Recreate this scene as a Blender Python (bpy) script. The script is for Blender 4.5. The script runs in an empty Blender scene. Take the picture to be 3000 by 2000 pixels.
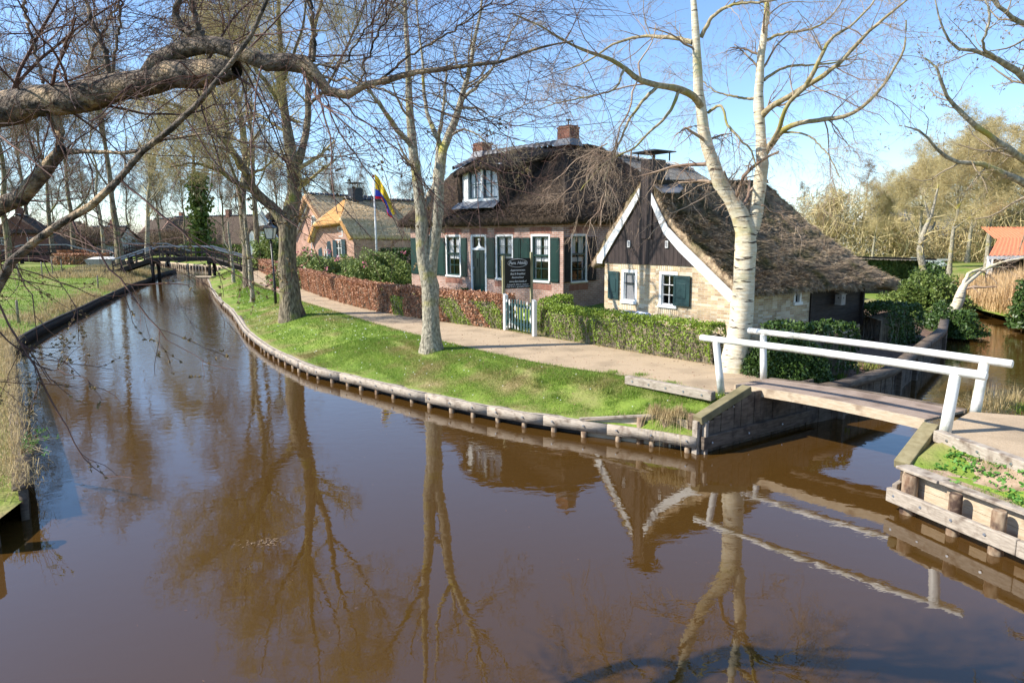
import bpy, math, random
import numpy as np
from mathutils import Vector, Matrix
from mathutils.geometry import delaunay_2d_cdt
random.seed(5); RNG = np.random.default_rng(11)
S = bpy.context.scene; COL = S.collection
R = math.radians
# ------------------------------------------------------------------ camera, sky, sun, exposure
F = 2000.; PITCH = R(8.87); ROLL = R(-0.4); EYE = 3.35
cam = bpy.data.objects.new('camera', bpy.data.cameras.new('camera')); COL.objects.link(cam); S.camera = cam
cam.data.lens = 24.0; cam.data.sensor_width = 36.0; cam.data.clip_start = 0.05; cam.data.clip_end = 3000
cam.matrix_world = Matrix.Translation((0, 0, EYE)) @ Matrix.Rotation(R(90)-PITCH, 4, 'X') @ Matrix.Rotation(ROLL, 4, 'Z')
SUN_EL, SUN_AZ = R(40), R(261)          # azimuth measured from +Y towards +X
W_ = bpy.data.worlds.new('World'); S.world = W_; W_.use_nodes = True
nt = W_.node_tree; bg = nt.nodes['Background']
sky = nt.nodes.new('ShaderNodeTexSky'); sky.sky_type = 'NISHITA'; sky.sun_disc = False
sky.sun_elevation = SUN_EL; sky.sun_rotation = SUN_AZ; sky.air_density = 1.0; sky.dust_density = 0.3; sky.ozone_density = 5.0; sky.altitude = 400
nt.links.new(sky.outputs[0], bg.inputs[0]); bg.inputs[1].default_value = 0.15
sl = bpy.data.lights.new('sun', 'SUN'); sl.energy = 5.0; sl.angle = R(0.53); sl.color = (1, .94, .84)
so = bpy.data.objects.new('sun', sl); COL.objects.link(so)
sd = Vector((math.sin(SUN_AZ)*math.cos(SUN_EL), math.cos(SUN_AZ)*math.cos(SUN_EL), math.sin(SUN_EL)))
so.rotation_euler = sd.to_track_quat('Z', 'Y').to_euler(); so.location = (0, 0, 30)
S.view_settings.view_transform = 'Standard'; S.view_settings.look = 'None'
S.view_settings.exposure = 0.75; S.view_settings.gamma = 1
S.render.engine = 'CYCLES'; S.cycles.max_bounces = 7; S.cycles.transparent_max_bounces = 12
S.cycles.caustics_reflective = False; S.cycles.caustics_refractive = False
S.cycles.use_denoising = True
# ------------------------------------------------------------------ pixel helpers: image pixel -> place on its sight line
def ray(px, py):
    x = (px-1500)/F; y = -(py-1000)/F
    c, s = math.cos(ROLL), math.sin(ROLL); x, y = x*c-y*s, x*s+y*c
    return np.array([x, math.cos(PITCH)+y*math.sin(PITCH), -math.sin(PITCH)+y*math.cos(PITCH)])
def G(px, py, z):
    d = ray(px, py); t = (z-EYE)/d[2]; return np.array([d[0]*t, d[1]*t, z])
def D(px, py, y):
    d = ray(px, py); t = y/d[1]; return d*t+np.array([0, 0, EYE])
# ------------------------------------------------------------------ materials
MATS = {}
def mat(name, c1, c2=None, scale=4, rough=.8, bump=0., stretch=(1, 1, 1), c3=None, s3=.6, t3=(.5, .65), detail=6, spec=.3,
        island=False, metal=0, lo=.35, hi=.65, bs=None, trans=0., uv=False, wave=None):
    if name in MATS: return MATS[name]
    m = bpy.data.materials.new(name); m.use_nodes = True; MATS[name] = m
    N = m.node_tree.nodes; L = m.node_tree.links; p = N['Principled BSDF']
    p.inputs['Roughness'].default_value = rough; p.inputs['Specular IOR Level'].default_value = spec; p.inputs['Metallic'].default_value = metal
    c2 = c2 or c1
    tc = N.new('ShaderNodeTexCoord'); mp = N.new('ShaderNodeMapping'); mp.inputs['Scale'].default_value = stretch
    L.new(tc.outputs['UV' if uv else 'Object'], mp.inputs[0])
    nz = N.new('ShaderNodeTexNoise'); nz.inputs['Scale'].default_value = scale; nz.inputs['Detail'].default_value = detail
    L.new(mp.outputs[0], nz.inputs['Vector'])
    mr = N.new('ShaderNodeMapRange'); mr.inputs[1].default_value = lo; mr.inputs[2].default_value = hi
    L.new(nz.outputs[0], mr.inputs[0]); fac = mr.outputs[0]
    if island:
        g = N.new('ShaderNodeNewGeometry'); ad = N.new('ShaderNodeMath'); ad.operation = 'MULTIPLY_ADD'
        L.new(g.outputs['Random Per Island'], ad.inputs[0]); ad.inputs[1].default_value = .7
        sc = N.new('ShaderNodeMath'); sc.operation = 'MULTIPLY'; sc.inputs[1].default_value = .45; L.new(fac, sc.inputs[0])
        L.new(sc.outputs[0], ad.inputs[2]); fac = ad.outputs[0]
    mx = N.new('ShaderNodeMix'); mx.data_type = 'RGBA'; mx.inputs[6].default_value = (*c1, 1); mx.inputs[7].default_value = (*c2, 1)
    L.new(fac, mx.inputs[0]); out = mx.outputs[2]
    if c3:
        n3 = N.new('ShaderNodeTexNoise'); n3.inputs['Scale'].default_value = s3; n3.inputs['Detail'].default_value = 5
        L.new(tc.outputs['Object'], n3.inputs['Vector'])
        r3 = N.new('ShaderNodeMapRange'); r3.inputs[1].default_value = t3[0]; r3.inputs[2].default_value = t3[1]; L.new(n3.outputs[0], r3.inputs[0])
        m3 = N.new('ShaderNodeMix'); m3.data_type = 'RGBA'; m3.inputs[7].default_value = (*c3, 1)
        L.new(out, m3.inputs[6]); L.new(r3.outputs[0], m3.inputs[0]); out = m3.outputs[2]
    L.new(out, p.inputs['Base Color'])
    if bump:
        b = N.new('ShaderNodeBump'); b.inputs['Strength'].default_value = 1; b.inputs['Distance'].default_value = bump
        if bs:
            n4 = N.new('ShaderNodeTexNoise'); n4.inputs['Scale'].default_value = bs; n4.inputs['Detail'].default_value = 6; L.new(mp.outputs[0], n4.inputs['Vector'])
            L.new(n4.outputs[0], b.inputs['Height'])
        else: L.new(nz.outputs[0], b.inputs['Height'])
        L.new(b.outputs[0], p.inputs['Normal'])
    if trans:
        tr = N.new('ShaderNodeBsdfTranslucent'); L.new(out, tr.inputs[0]); ms = N.new('ShaderNodeMixShader'); ms.inputs[0].default_value = trans
        L.new(p.outputs[0], ms.inputs[1]); L.new(tr.outputs[0], ms.inputs[2]); L.new(ms.outputs[0], N['Material Output'].inputs[0])
    return m
def brick(name, c1, c2, cm, w=.215, h=.062, mortar=.012, c3=None, s3=.5):
    m = bpy.data.materials.new(name); m.use_nodes = True; MATS[name] = m
    N = m.node_tree.nodes; L = m.node_tree.links; p = N['Principled BSDF']; p.inputs['Roughness'].default_value = .88; p.inputs['Specular IOR Level'].default_value = .2
    tc = N.new('ShaderNodeTexCoord'); b = N.new('ShaderNodeTexBrick'); L.new(tc.outputs['UV'], b.inputs['Vector'])
    b.inputs['Scale'].default_value = 1; b.inputs['Brick Width'].default_value = w; b.inputs['Row Height'].default_value = h
    b.inputs['Mortar Size'].default_value = mortar/2; b.inputs['Mortar Smooth'].default_value = .2; b.inputs['Bias'].default_value = -.1
    b.inputs['Color1'].default_value = (*c1, 1); b.inputs['Color2'].default_value = (*c2, 1); b.inputs['Mortar'].default_value = (*cm, 1)
    nz = N.new('ShaderNodeTexNoise'); nz.inputs['Scale'].default_value = 2.3; nz.inputs['Detail'].default_value = 8; L.new(tc.outputs['UV'], nz.inputs['Vector'])
    mr = N.new('ShaderNodeMapRange'); mr.inputs[1].default_value = .3; mr.inputs[2].default_value = .7; mr.inputs[3].default_value = .72; mr.inputs[4].default_value = 1.22; L.new(nz.outputs[0], mr.inputs[0])
    mx = N.new('ShaderNodeMix'); mx.data_type = 'RGBA'; mx.blend_type = 'MULTIPLY'; mx.inputs[0].default_value = 1
    L.new(b.outputs[0], mx.inputs[6]); L.new(mr.outputs[0], mx.inputs[7]); out = mx.outputs[2]
    if c3:
        n3 = N.new('ShaderNodeTexWhiteNoise'); n3.noise_dimensions = '2D'
        mp = N.new('ShaderNodeVectorMath'); mp.operation = 'DIVIDE'; mp.inputs[1].default_value = (w, h, 1); L.new(tc.outputs['UV'], mp.inputs[0])
        fl = N.new('ShaderNodeVectorMath'); fl.operation = 'FLOOR'; L.new(mp.outputs[0], fl.inputs[0]); L.new(fl.outputs[0], n3.inputs['Vector'])
        r3 = N.new('ShaderNodeMapRange'); r3.inputs[1].default_value = .55; r3.inputs[2].default_value = .95; r3.inputs[4].default_value = .75; L.new(n3.outputs[0], r3.inputs[0])
        m3 = N.new('ShaderNodeMix'); m3.data_type = 'RGBA'; m3.inputs[7].default_value = (*c3, 1); L.new(out, m3.inputs[6]); L.new(r3.outputs[0], m3.inputs[0]); out = m3.outputs[2]
    L.new(out, p.inputs['Base Color'])
    bu = N.new('ShaderNodeBump'); bu.inputs['Distance'].default_value = .006; bu.invert = True; L.new(b.outputs['Fac'], bu.inputs['Height']); L.new(bu.outputs[0], p.inputs['Normal'])
    return m
M_brick = brick('brick_pink', (.42, .25, .195), (.31, .165, .125), (.5, .45, .4), .23, .075, .018)
M_yell = brick('brick_yellow', (.56, .43, .25), (.4, .26, .15), (.56, .5, .41), .22, .06, .014, c3=(.68, .6, .46))
M_orange = brick('brick_orange', (.5, .27, .19), (.42, .2, .13), (.5, .42, .36), .22, .08, .02)
M_white = mat('white_paint', (.78, .78, .76), (.7, .7, .68), 6, .45, .002, spec=.4, c3=(.55, .54, .5), s3=3, t3=(.62, .8))
M_wrail = mat('white_rail', (.82, .81, .78), (.74, .73, .69), 5, .45, .003, (1, 1, 1), spec=.45, c3=(.42, .43, .33), s3=3.2, t3=(.52, .74), bs=30)
M_green = mat('green_paint', (.001, .019, .016), (.002, .027, .022), 3, .3, .001, spec=.5)
M_greend = mat('green_frame', (.004, .03, .026), (.006, .042, .034), 3, .35, 0, spec=.5)
M_teal = mat('teal_paint', (.008, .032, .034), (.011, .043, .044), 3, .45, 0, spec=.5)
M_black = mat('black_wood', (.028, .019, .017), (.05, .034, .03), 3, .6, .003, (6, 6, .6), spec=.35)
M_tar = mat('tarred_wood', (.012, .009, .008), (.03, .022, .018), 4, .7, .004, (1, 1, 5))
M_iron = mat('black_iron', (.012, .012, .013), None, 4, .4, spec=.5)
M_timb = mat('weathered_timber', (.3, .25, .2), (.42, .36, .29), 5, .85, .006, (2, 2, 10), c3=(.16, .12, .09), s3=7, t3=(.52, .7))
M_timbd = mat('dark_timber', (.1, .075, .055), (.18, .14, .105), 5, .85, .006, (1, 1, 6), c3=(.05, .035, .028), s3=4, t3=(.5, .7))
M_pile = mat('pile_wood', (.17, .1, .06), (.36, .27, .18), 6, .8, .006, (3, 3, 1), c3=(.06, .035, .025), s3=5, t3=(.5, .62))
M_newt = mat('pale_timber', (.44, .34, .23), (.53, .43, .31), 5, .8, .004, (2, 2, 9), c3=(.3, .22, .15), s3=4, t3=(.55, .7))
M_deck = mat('deck_boards', (.27, .2, .155), (.35, .27, .215), 6, .8, .004, (1.2, 12, 2), c3=(.2, .145, .11), s3=2)
M_capt = mat('green_timber', (.2, .165, .085), (.27, .23, .13), 6, .85, .004, (2, 2, 2), c3=(.14, .12, .06), s3=3)
M_bolt = mat('galvanised_bolt', (.6, .6, .6), None, 4, .35, metal=1)
M_lead = mat('lead_sheet', (.12, .125, .14), (.2, .205, .22), 3, .55, .004, spec=.4)
M_tile = mat('grey_tile', (.12, .12, .13), (.21, .205, .21), 5, .6, .004, spec=.4)
M_cement = mat('pale_cement', (.5, .48, .44), (.4, .38, .35), 5, .85, .004)
M_glass = None
def glassmat():
    m = bpy.data.materials.new('window_glass'); m.use_nodes = True; N = m.node_tree.nodes; L = m.node_tree.links
    N.remove(N['Principled BSDF']); t = N.new('ShaderNodeBsdfTransparent'); g = N.new('ShaderNodeBsdfGlossy'); g.inputs['Roughness'].default_value = .01
    lw = N.new('ShaderNodeLayerWeight'); pw = N.new('ShaderNodeMath'); pw.operation = 'POWER'; pw.inputs[1].default_value = 4; L.new(lw.outputs['Facing'], pw.inputs[0]); f = N.new('ShaderNodeMapRange'); f.inputs[3].default_value = .06; f.inputs[4].default_value = .9; L.new(pw.outputs[0], f.inputs[0]); ms = N.new('ShaderNodeMixShader')
    L.new(f.outputs[0], ms.inputs[0]); L.new(t.outputs[0], ms.inputs[1]); L.new(g.outputs[0], ms.inputs[2]); L.new(ms.outputs[0], N['Material Output'].inputs[0]); return m
M_glass = glassmat()
M_curt = mat('white_curtain', (.75, .75, .77), (.62, .63, .67), 3, .9, .004, (12, 12, .6), trans=.25)
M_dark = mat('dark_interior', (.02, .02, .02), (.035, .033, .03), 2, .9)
# ------------------------------------------------------------------ mesh helpers
ORG = {}
def link(name, me, m, parent=None):
    o = bpy.data.objects.new(name, me); COL.objects.link(o)
    if m: me.materials.append(m)
    if parent is not None: o.parent = parent; ORG[o.name] = ORG.get(parent.name, np.zeros(3))
    return o
def raw(name, V, Fq, m, parent=None, smooth=False, uv=None, k=4):
    V = np.asarray(V, dtype=np.float32).reshape(-1, 3).copy()
    if parent is not None: V -= ORG.get(parent.name, np.zeros(3)).astype(np.float32)
    Fq = np.asarray(Fq, dtype=np.int32).reshape(-1, k); n = len(Fq)
    me = bpy.data.meshes.new(name); me.vertices.add(len(V)); me.vertices.foreach_set('co', V.ravel())
    me.loops.add(n*k); me.loops.foreach_set('vertex_index', Fq.ravel()); me.polygons.add(n)
    me.polygons.foreach_set('loop_start', np.arange(0, n*k, k, dtype=np.int32)); me.polygons.foreach_set('loop_total', np.full(n, k, dtype=np.int32))
    if smooth: me.polygons.foreach_set('use_smooth', np.ones(n, dtype=bool))
    me.update(calc_edges=True)
    if uv is not None:
        ul = me.uv_layers.new(); ul.data.foreach_set('uv', np.asarray(uv, dtype=np.float32)[Fq.ravel()].ravel())
    return link(name, me, m, parent)
class MB:
    def __init__(s): s.v = []; s.f = []; s.sm = []
    def quad(s, *p):
        b = len(s.v); s.v += [tuple(map(float, q)) for q in p]; s.f.append(tuple(range(b, b+len(p)))); s.sm.append(False); return s
    def box(s, c, h, u=(1, 0, 0), v=None, w=(0, 0, 1)):
        c = np.array(c, float); u = np.array(u, float); u /= np.linalg.norm(u); w = np.array(w, float); w /= np.linalg.norm(w)
        v = np.cross(w, u) if v is None else np.array(v, float); v = v/np.linalg.norm(v)
        b = len(s.v)
        for i in (-1, 1):
            for j in (-1, 1):
                for k in (-1, 1): s.v.append(tuple(c+i*h[0]*u+j*h[1]*v+k*h[2]*w))
        for f in ((0, 1, 3, 2), (4, 6, 7, 5), (0, 4, 5, 1), (2, 3, 7, 6), (0, 2, 6, 4), (1, 5, 7, 3)): s.f.append(tuple(b+i for i in f)); s.sm.append(False)
        return s
    def bar(s, a, b, w, h, up=(0, 0, 1)):          # rectangular bar a->b ; h along up
        a = np.array(a, float); b = np.array(b, float); d = b-a; l = np.linalg.norm(d); d /= l
        v = np.cross(up, d); v /= np.linalg.norm(v); ww = np.cross(d, v)
        return s.box((a+b)/2, (l/2, w/2, h/2), d, v, ww)
    def tube(s, pts, rad, n=10, cap=True):
        P = np.array(pts, float); rad = np.broadcast_to(rad, len(P)); b = len(s.v)
        for i in range(len(P)):
            d = P[min(i+1, len(P)-1)]-P[max(i-1, 0)]; d /= np.linalg.norm(d)
            r = np.array((0, 0, 1.)) if abs(d[2]) < .9 else np.array((1., 0, 0)); x = np.cross(d, r); x /= np.linalg.norm(x); y = np.cross(d, x)
            for k in range(n):
                a = 2*math.pi*k/n; s.v.append(tuple(P[i]+rad[i]*(math.cos(a)*x+math.sin(a)*y)))
        for i in range(len(P)-1):
            for k in range(n): s.f.append((b+i*n+k, b+i*n+(k+1) % n, b+(i+1)*n+(k+1) % n, b+(i+1)*n+k)); s.sm.append(True)
        if cap:
            s.f.append(tuple(b+k for k in range(n))[::-1]); s.sm.append(False); e = b+(len(P)-1)*n; s.f.append(tuple(e+k for k in range(n))); s.sm.append(False)
        return s
    def prism(s, poly, d):                        # planar polygon (3d points) extruded by vector d
        b = len(s.v); n = len(poly); d = np.array(d, float)
        s.v += [tuple(np.array(p, float)) for p in poly]+[tuple(np.array(p, float)+d) for p in poly]
        s.f.append(tuple(b+i for i in range(n))); s.f.append(tuple(b+n+i for i in range(n))[::-1]); s.sm += [False, False]
        for i in range(n): s.f.append((b+i, b+n+i, b+n+(i+1) % n, b+(i+1) % n)); s.sm.append(False)
        return s
    def build(s, name, m, parent=None, bevel=0, udir=None):
        V = np.array(s.v)
        if parent is not None: V = V-ORG.get(parent.name, np.zeros(3))
        me = bpy.data.meshes.new(name); me.from_pydata([tuple(v) for v in V], [], s.f); me.update()
        ul = me.uv_layers.new(); G0 = ORG.get(parent.name, np.zeros(3)) if parent is not None else np.zeros(3)
        for p in me.polygons:
            n = np.array(p.normal); p.use_smooth = s.sm[p.index]
            if abs(n[2]) < .75: h = np.array((-n[1], n[0], 0)); h /= np.linalg.norm(h)+1e-9; ax = (h, np.array((0, 0, 1.)))
            else: ax = (np.array((1., 0, 0)), np.array((0, 1., 0)))
            for li in p.loop_indices:
                c = np.array(me.vertices[me.loops[li].vertex_index].co)+G0; ul.data[li].uv = (c@ax[0], c@ax[1])
        o = link(name, me, m, parent)
        if bevel:
            bm = o.modifiers.new('bevel', 'BEVEL'); bm.width = bevel; bm.segments = 2; bm.limit_method = 'ANGLE'; bm.angle_limit = R(40)
        return o
def tag(o, label=None, cat=None, group=None, kind=None):
    if label: o['label'] = label
    if cat: o['category'] = cat
    if group: o['group'] = group
    if kind: o['kind'] = kind
    return o
def thing(name, loc, label, cat, group=None):
    o = bpy.data.objects.new(name, None); COL.objects.link(o); o.location = tuple(map(float, loc)); o.empty_display_size = .2
    ORG[o.name] = np.array(loc, float); return tag(o, label, cat, group)
def dup_tree(o, parent=None):
    c = o.copy(); COL.objects.link(c)
    if parent is not None: c.parent = parent
    for ch in list(o.children): dup_tree(ch, c)
    return c
# ------------------------------------------------------------------ leaf / tube cloud builders
def quads(C, U, V, name, m, parent=None, tri=False):
    C = np.asarray(C); n = len(C)
    if tri:
        P = np.stack([C-U, C+U, C+V], 1).reshape(-1, 3); return raw(name, P, np.arange(n*3).reshape(-1, 3), m, parent, k=3)
    P = np.stack([C-U*.6-V, C+U-V*.15, C+U*.5+V, C-U+V*.2], 1).reshape(-1, 3)
    return raw(name, P, np.arange(n*4).reshape(-1, 4), m, parent)
def rdir(n): v = RNG.normal(size=(n, 3)); return v/np.linalg.norm(v, axis=1, keepdims=True)
def unit(v): return v/(np.linalg.norm(v, axis=-1, keepdims=True)+1e-9)
def leafset(C, size, aspect=.6, up=0.):
    n = len(C); U = rdir(n); 
    if up: U[:, 2] *= (1-up); U = unit(U)
    Vv = unit(np.cross(U, rdir(n))); s = size*RNG.uniform(.6, 1.4, (n, 1)); return U*s, Vv*s*aspect
def tubes(P, Rr, n=3):
    N_, K, _ = P.shape; T = np.gradient(P, axis=1); T = unit(T)
    ref = unit(T.mean(1)+1e-6); a = np.where(np.abs(ref[:, 2:3]) < .8, np.array([[0, 0, 1.]]), np.array([[1., 0, 0]]))
    X = unit(np.cross(T, a[:, None, :])); Y = np.cross(T, X); ang = np.arange(n)*2*math.pi/n
    V = P[:, :, None, :]+Rr[:, :, None, None]*(np.cos(ang)[None, None, :, None]*X[:, :, None, :]+np.sin(ang)[None, None, :, None]*Y[:, :, None, :])
    idx = np.arange(N_*K*n).reshape(N_, K, n); a0 = idx[:, :-1, :]; a1 = np.roll(a0, -1, 2); b0 = idx[:, 1:, :]; b1 = np.roll(b0, -1, 2)
    return V.reshape(-1, 3), np.stack([a0, a1, b1, b0], -1).reshape(-1, 4)
def merge(L):
    V = []; Fq = []; b = 0
    for v, f in L: V.append(v); Fq.append(f+b); b += len(v)
    return np.concatenate(V), np.concatenate(Fq)
def resamp(pts, rad, K=14, wob=0.):
    pts = np.array(pts, float); rad = np.array(rad, float); d = np.r_[0, np.cumsum(np.linalg.norm(np.diff(pts, axis=0), axis=1))]; t = np.linspace(0, d[-1], K)
    # catmull-like smoothing through cubic hermite
    m = np.gradient(pts, d, axis=0); i = np.clip(np.searchsorted(d, t, 'right')-1, 0, len(d)-2); h = (d[i+1]-d[i])[:, None]; s = ((t-d[i])[:, None]/h)
    P = (2*s**3-3*s**2+1)*pts[i]+(s**3-2*s**2+s)*h*m[i]+(-2*s**3+3*s**2)*pts[i+1]+(s**3-s**2)*h*m[i+1]
    if wob: P[1:-1] += RNG.normal(size=(K-2, 3))*wob
    return P, np.interp(t, d, rad)
def grow(P, Rr, n, t0=.2, t1=1., ang=(35, 65), ln=(.35, .7), K=6, wig=.18, grav=0., rf=.5, rend=.35, absl=None, rmin=.0015, flat=0., taper=.4):
    N_, K0, _ = P.shape; L = np.linalg.norm(np.diff(P, axis=1), axis=2).sum(1)
    par = np.repeat(np.arange(N_), n); M = len(par); t = RNG.uniform(t0, t1, M)*(K0-1.001); i = t.astype(int); f = (t-i)[:, None]
    st = P[par, i]*(1-f)+P[par, i+1]*f; T = unit(P[par, i+1]-P[par, i]); r = Rr[par, i]*(1-f[:, 0])+Rr[par, i+1]*f[:, 0]
    q = rdir(M); q[:, 2] *= (1-flat); q = unit(q-(q*T).sum(1, keepdims=True)*T); a = np.radians(RNG.uniform(*ang, M))[:, None]
    d = np.cos(a)*T+np.sin(a)*q
    l = (L[par] if absl is None else absl)*RNG.uniform(*ln, M)*(1-taper*t/(K0-1))
    out = np.zeros((M, K, 3)); out[:, 0] = st; p = st.copy()
    for k in range(1, K):
        d = unit(d+RNG.normal(size=(M, 3))*wig+np.array([0, 0, grav])); p = p+d*(l/(K-1))[:, None]; out[:, k] = p
    r0 = np.maximum(r*rf*RNG.uniform(.7, 1.1, M), rmin); rr = r0[:, None]*np.linspace(1, rend, K)[None]
    return out, np.maximum(rr, rmin*.7)
def limbs_px(L, depth, K=14, wob=.0, sc=1.):
    Ps = []; Rs = []
    for l in L:
        pts = []; rad = []
        for q in l:
            dd = q[3] if len(q) > 3 else depth
            w = D(q[0], q[1], dd); pts.append(w); rad.append(q[2]*.5*((w-np.array([0, 0, EYE]))@np.array([0, math.cos(PITCH), -math.sin(PITCH)]))/F*sc)
        p, r = resamp(pts, rad, K, wob); Ps.append(p); Rs.append(r)
    return np.array(Ps), np.array(Rs)
def lumpy(V, P, amp):      # uneven bark outline
    n = np.sin(V[:, 0]*23+V[:, 2]*17)*np.sin(V[:, 1]*19+V[:, 2]*9)+.6*np.sin(V[:, 2]*41+V[:, 0]*37)
    return V
# ------------------------------------------------------------------ land and water outline
EDGE = [G(*p, .27)[:2] for p in [(2042, 1281), (1905, 1258), (1740, 1237), (1618, 1220), (1522, 1207), (1400, 1184), (1280, 1160), (1158, 1132), (1025, 1099), (921, 1077), (889, 1065),
        (838, 1041), (790, 1018), (750, 990), (716, 963), (699, 936), (678, 905), (644, 878), (622, 851), (615, 825)]]+[np.array((-23.6, 53.))]
LEFT = [G(*p, .4)[:2] for p in [(515, 787), (459, 799), (444, 810), (383, 829), (329, 852), (275, 875), (237, 894), (153, 929), (77, 967), (23, 1002), (23, 1022), (38, 1130), (48, 1226), (61, 1334), (64, 1430)]]
SIDEL = [np.array(p) for p in [(20.3, 34.3), (17.0, 28.0), (14.6, 22.8), (12.1, 19.0), (9.19, 15.4), (8.0, 13.94), (7.54, 13.42), (5.95, 12.15), (5.3, 11.8), (2.85, 10.12)]]
SIDER = [np.array(p) for p in [(5.24, 6.57), (4.75, 8.02), (6.0, 9.05), (6.75, 9.75), (7.5, 10.2), (9, 10.6), (14, 11.3), (16.3, 16), (17.6, 22.5), (18.7, 27.0), (20.9, 32.3), (23, 37)]]
def chaikin(L, n=2, ends=True):
    for _ in range(n):
        o = [L[0]]
        for a, b in zip(L[:-1], L[1:]): o += [a*.75+b*.25, a*.25+b*.75]
        L = o+[L[-1]]
    return L
EDGES = chaikin(EDGE[:10], 1)+chaikin(EDGE[10:], 2)
LEFTS = chaikin(LEFT[:10], 1)+[LEFT[10]]+LEFT[11:]
FARB = [np.array(p, float) for p in [(-29, 68.7), (-35, 74.5), (-42.8, 83.3), (-60, 97), (-90, 110), (-90, 95), (-60, 84), (-46, 76), (-37, 68.5)]]
NEARB = [np.array(p, float) for p in [(-5.7, 7.0), (-7.0, 6.7), (-6.0, 4.5), (-5.9, -12), (12, -12), (7, 1.5), (5.9, 4.2)]]
POLY = EDGES+FARB+LEFTS+NEARB+SIDER+[np.array((22.5, 38.5))]+SIDEL
POLY = [np.array(p[:2], float) for p in POLY]
# drop near duplicates
Q = [POLY[0]]
for p in POLY[1:]:
    if np.linalg.norm(p-Q[-1]) > .03: Q.append(p)
if np.linalg.norm(Q[0]-Q[-1]) < .05: Q.pop()
POLY = np.array(Q)
def dist_poly(X, P, closed=True):
    X = np.asarray(X, float); A = P; B = np.roll(P, -1, 0)
    if not closed: A = P[:-1]; B = P[1:]
    best = np.full(len(X), 1e9)
    for a, b in zip(A, B):
        ab = b-a; t = np.clip(((X-a)@ab)/(ab@ab+1e-12), 0, 1); best = np.minimum(best, np.linalg.norm(X-(a+t[:, None]*ab), axis=1))
    return best
def inside(X, P):
    X = np.asarray(X, float); c = np.zeros(len(X), bool)
    for a, b in zip(P, np.roll(P, -1, 0)):
        cond = ((a[1] > X[:, 1]) != (b[1] > X[:, 1]))
        xi = (b[0]-a[0])*(X[:, 1]-a[1])/((b[1]-a[1]) if abs(b[1]-a[1]) > 1e-9 else 1e-9)+a[0]
        c ^= cond & (X[:, 0] < xi)
    return c
PL = [G(*p, .7)[:2] for p in [(2170, 1160), (2085, 1148), (1840, 1100), (1620, 1070), (1450, 1035), (1340, 1010), (1200, 975), (1090, 945), (960, 905), (826, 866), (796, 850), (750, 833), (700, 795)]]
PR = [G(*p, .7)[:2] for p in [(739, 777), (799, 814), (828, 823), (882, 841), (974, 876), (1076, 905), (1239, 934), (1400, 955), (1480, 966), (1590, 986), (1700, 1002), (1900, 1037), (2120, 1072), (2270, 1095)]]
PL = PL[:1]+chaikin(PL[1:], 2)+[np.array((-25.5, 63.)), np.array((-28, 90.))]; PR = [np.array((-26.5, 90.)), np.array((-24.2, 64.))]+chaikin(PR, 2)
PATH = np.array([p for p in PL+PR]); KERB = .71
PATH2 = np.array([(5.45, 8.55), (5.72, 7.3), (6.0, 6.0), (6.9, 3.0), (14, 3.0), (12, 8.0), (7.35, 9.25), (6.6, 9.55)])
HOUSE_PLOT = np.array([(1.59, 21.06), (-3.96, 27.1), (.6, 31.4), (6.4, 25.6)])     # the farmhouse stands on slightly raised ground
def hgt(X):
    X = np.asarray(X, float); d = dist_poly(X, POLY); s = np.clip(d/2.2, 0, 1); s = s*s*(3-2*s); z = .25+.42*s
    z += (.02*np.sin(X[:, 0]*1.3+X[:, 1]*.7)+.015*np.sin(X[:, 1]*2.1-X[:, 0]))*s
    dp = dist_poly(X, PATH); inp = inside(X, PATH); k = np.where(inp, 1, np.clip(1-dp/1.2, 0, 1)); k = k*k*(3-2*k); z = z*(1-k)+(.675)*k
    dp = dist_poly(X, PATH2); inp = inside(X, PATH2); k = np.where(inp, 1, np.clip(1-dp/.9, 0, 1)); k = k*k; z = z*(1-k)+.76*k
    sg = (X[:, 0] > 3.3) & (X[:, 1] > 10.3) & (X[:, 1] < 40) & inside(X, np.array([(4.9, 12.3), (5.9, 11.6), (22, 32), (13, 40), (9, 24), (7.0, 16.5)])) 
    z = np.where(sg, np.minimum(z, .45), z)
    dh = np.where(inside(X, HOUSE_PLOT), 0, dist_poly(X, HOUSE_PLOT)); kp = np.clip(np.minimum(dist_poly(X, PATH), np.where(inside(X, PATH), 0, 9))/1.0, 0, 1); z = z+np.clip(1-dh/1.9, 0, 1)*kp*.45
    cr = (X[:, 0] > 4.5) & (X[:, 0] < 7) & (X[:, 1] < 8.3) & (X[:, 1] > 3.9) & ~inside(X, PATH2); z = np.where(cr, np.maximum(z, .5), z)
    cl = (X[:, 0] > 1.3) & (X[:, 0] < 3.4) & (X[:, 1] > 9.9) & (X[:, 1] < 12); z = np.where(cl, np.maximum(z, .25+.26*np.clip((X[:, 0]-1.3)/1.2, 0, 1)*np.clip(d/.25, 0, 1)), z)
    return z
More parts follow.
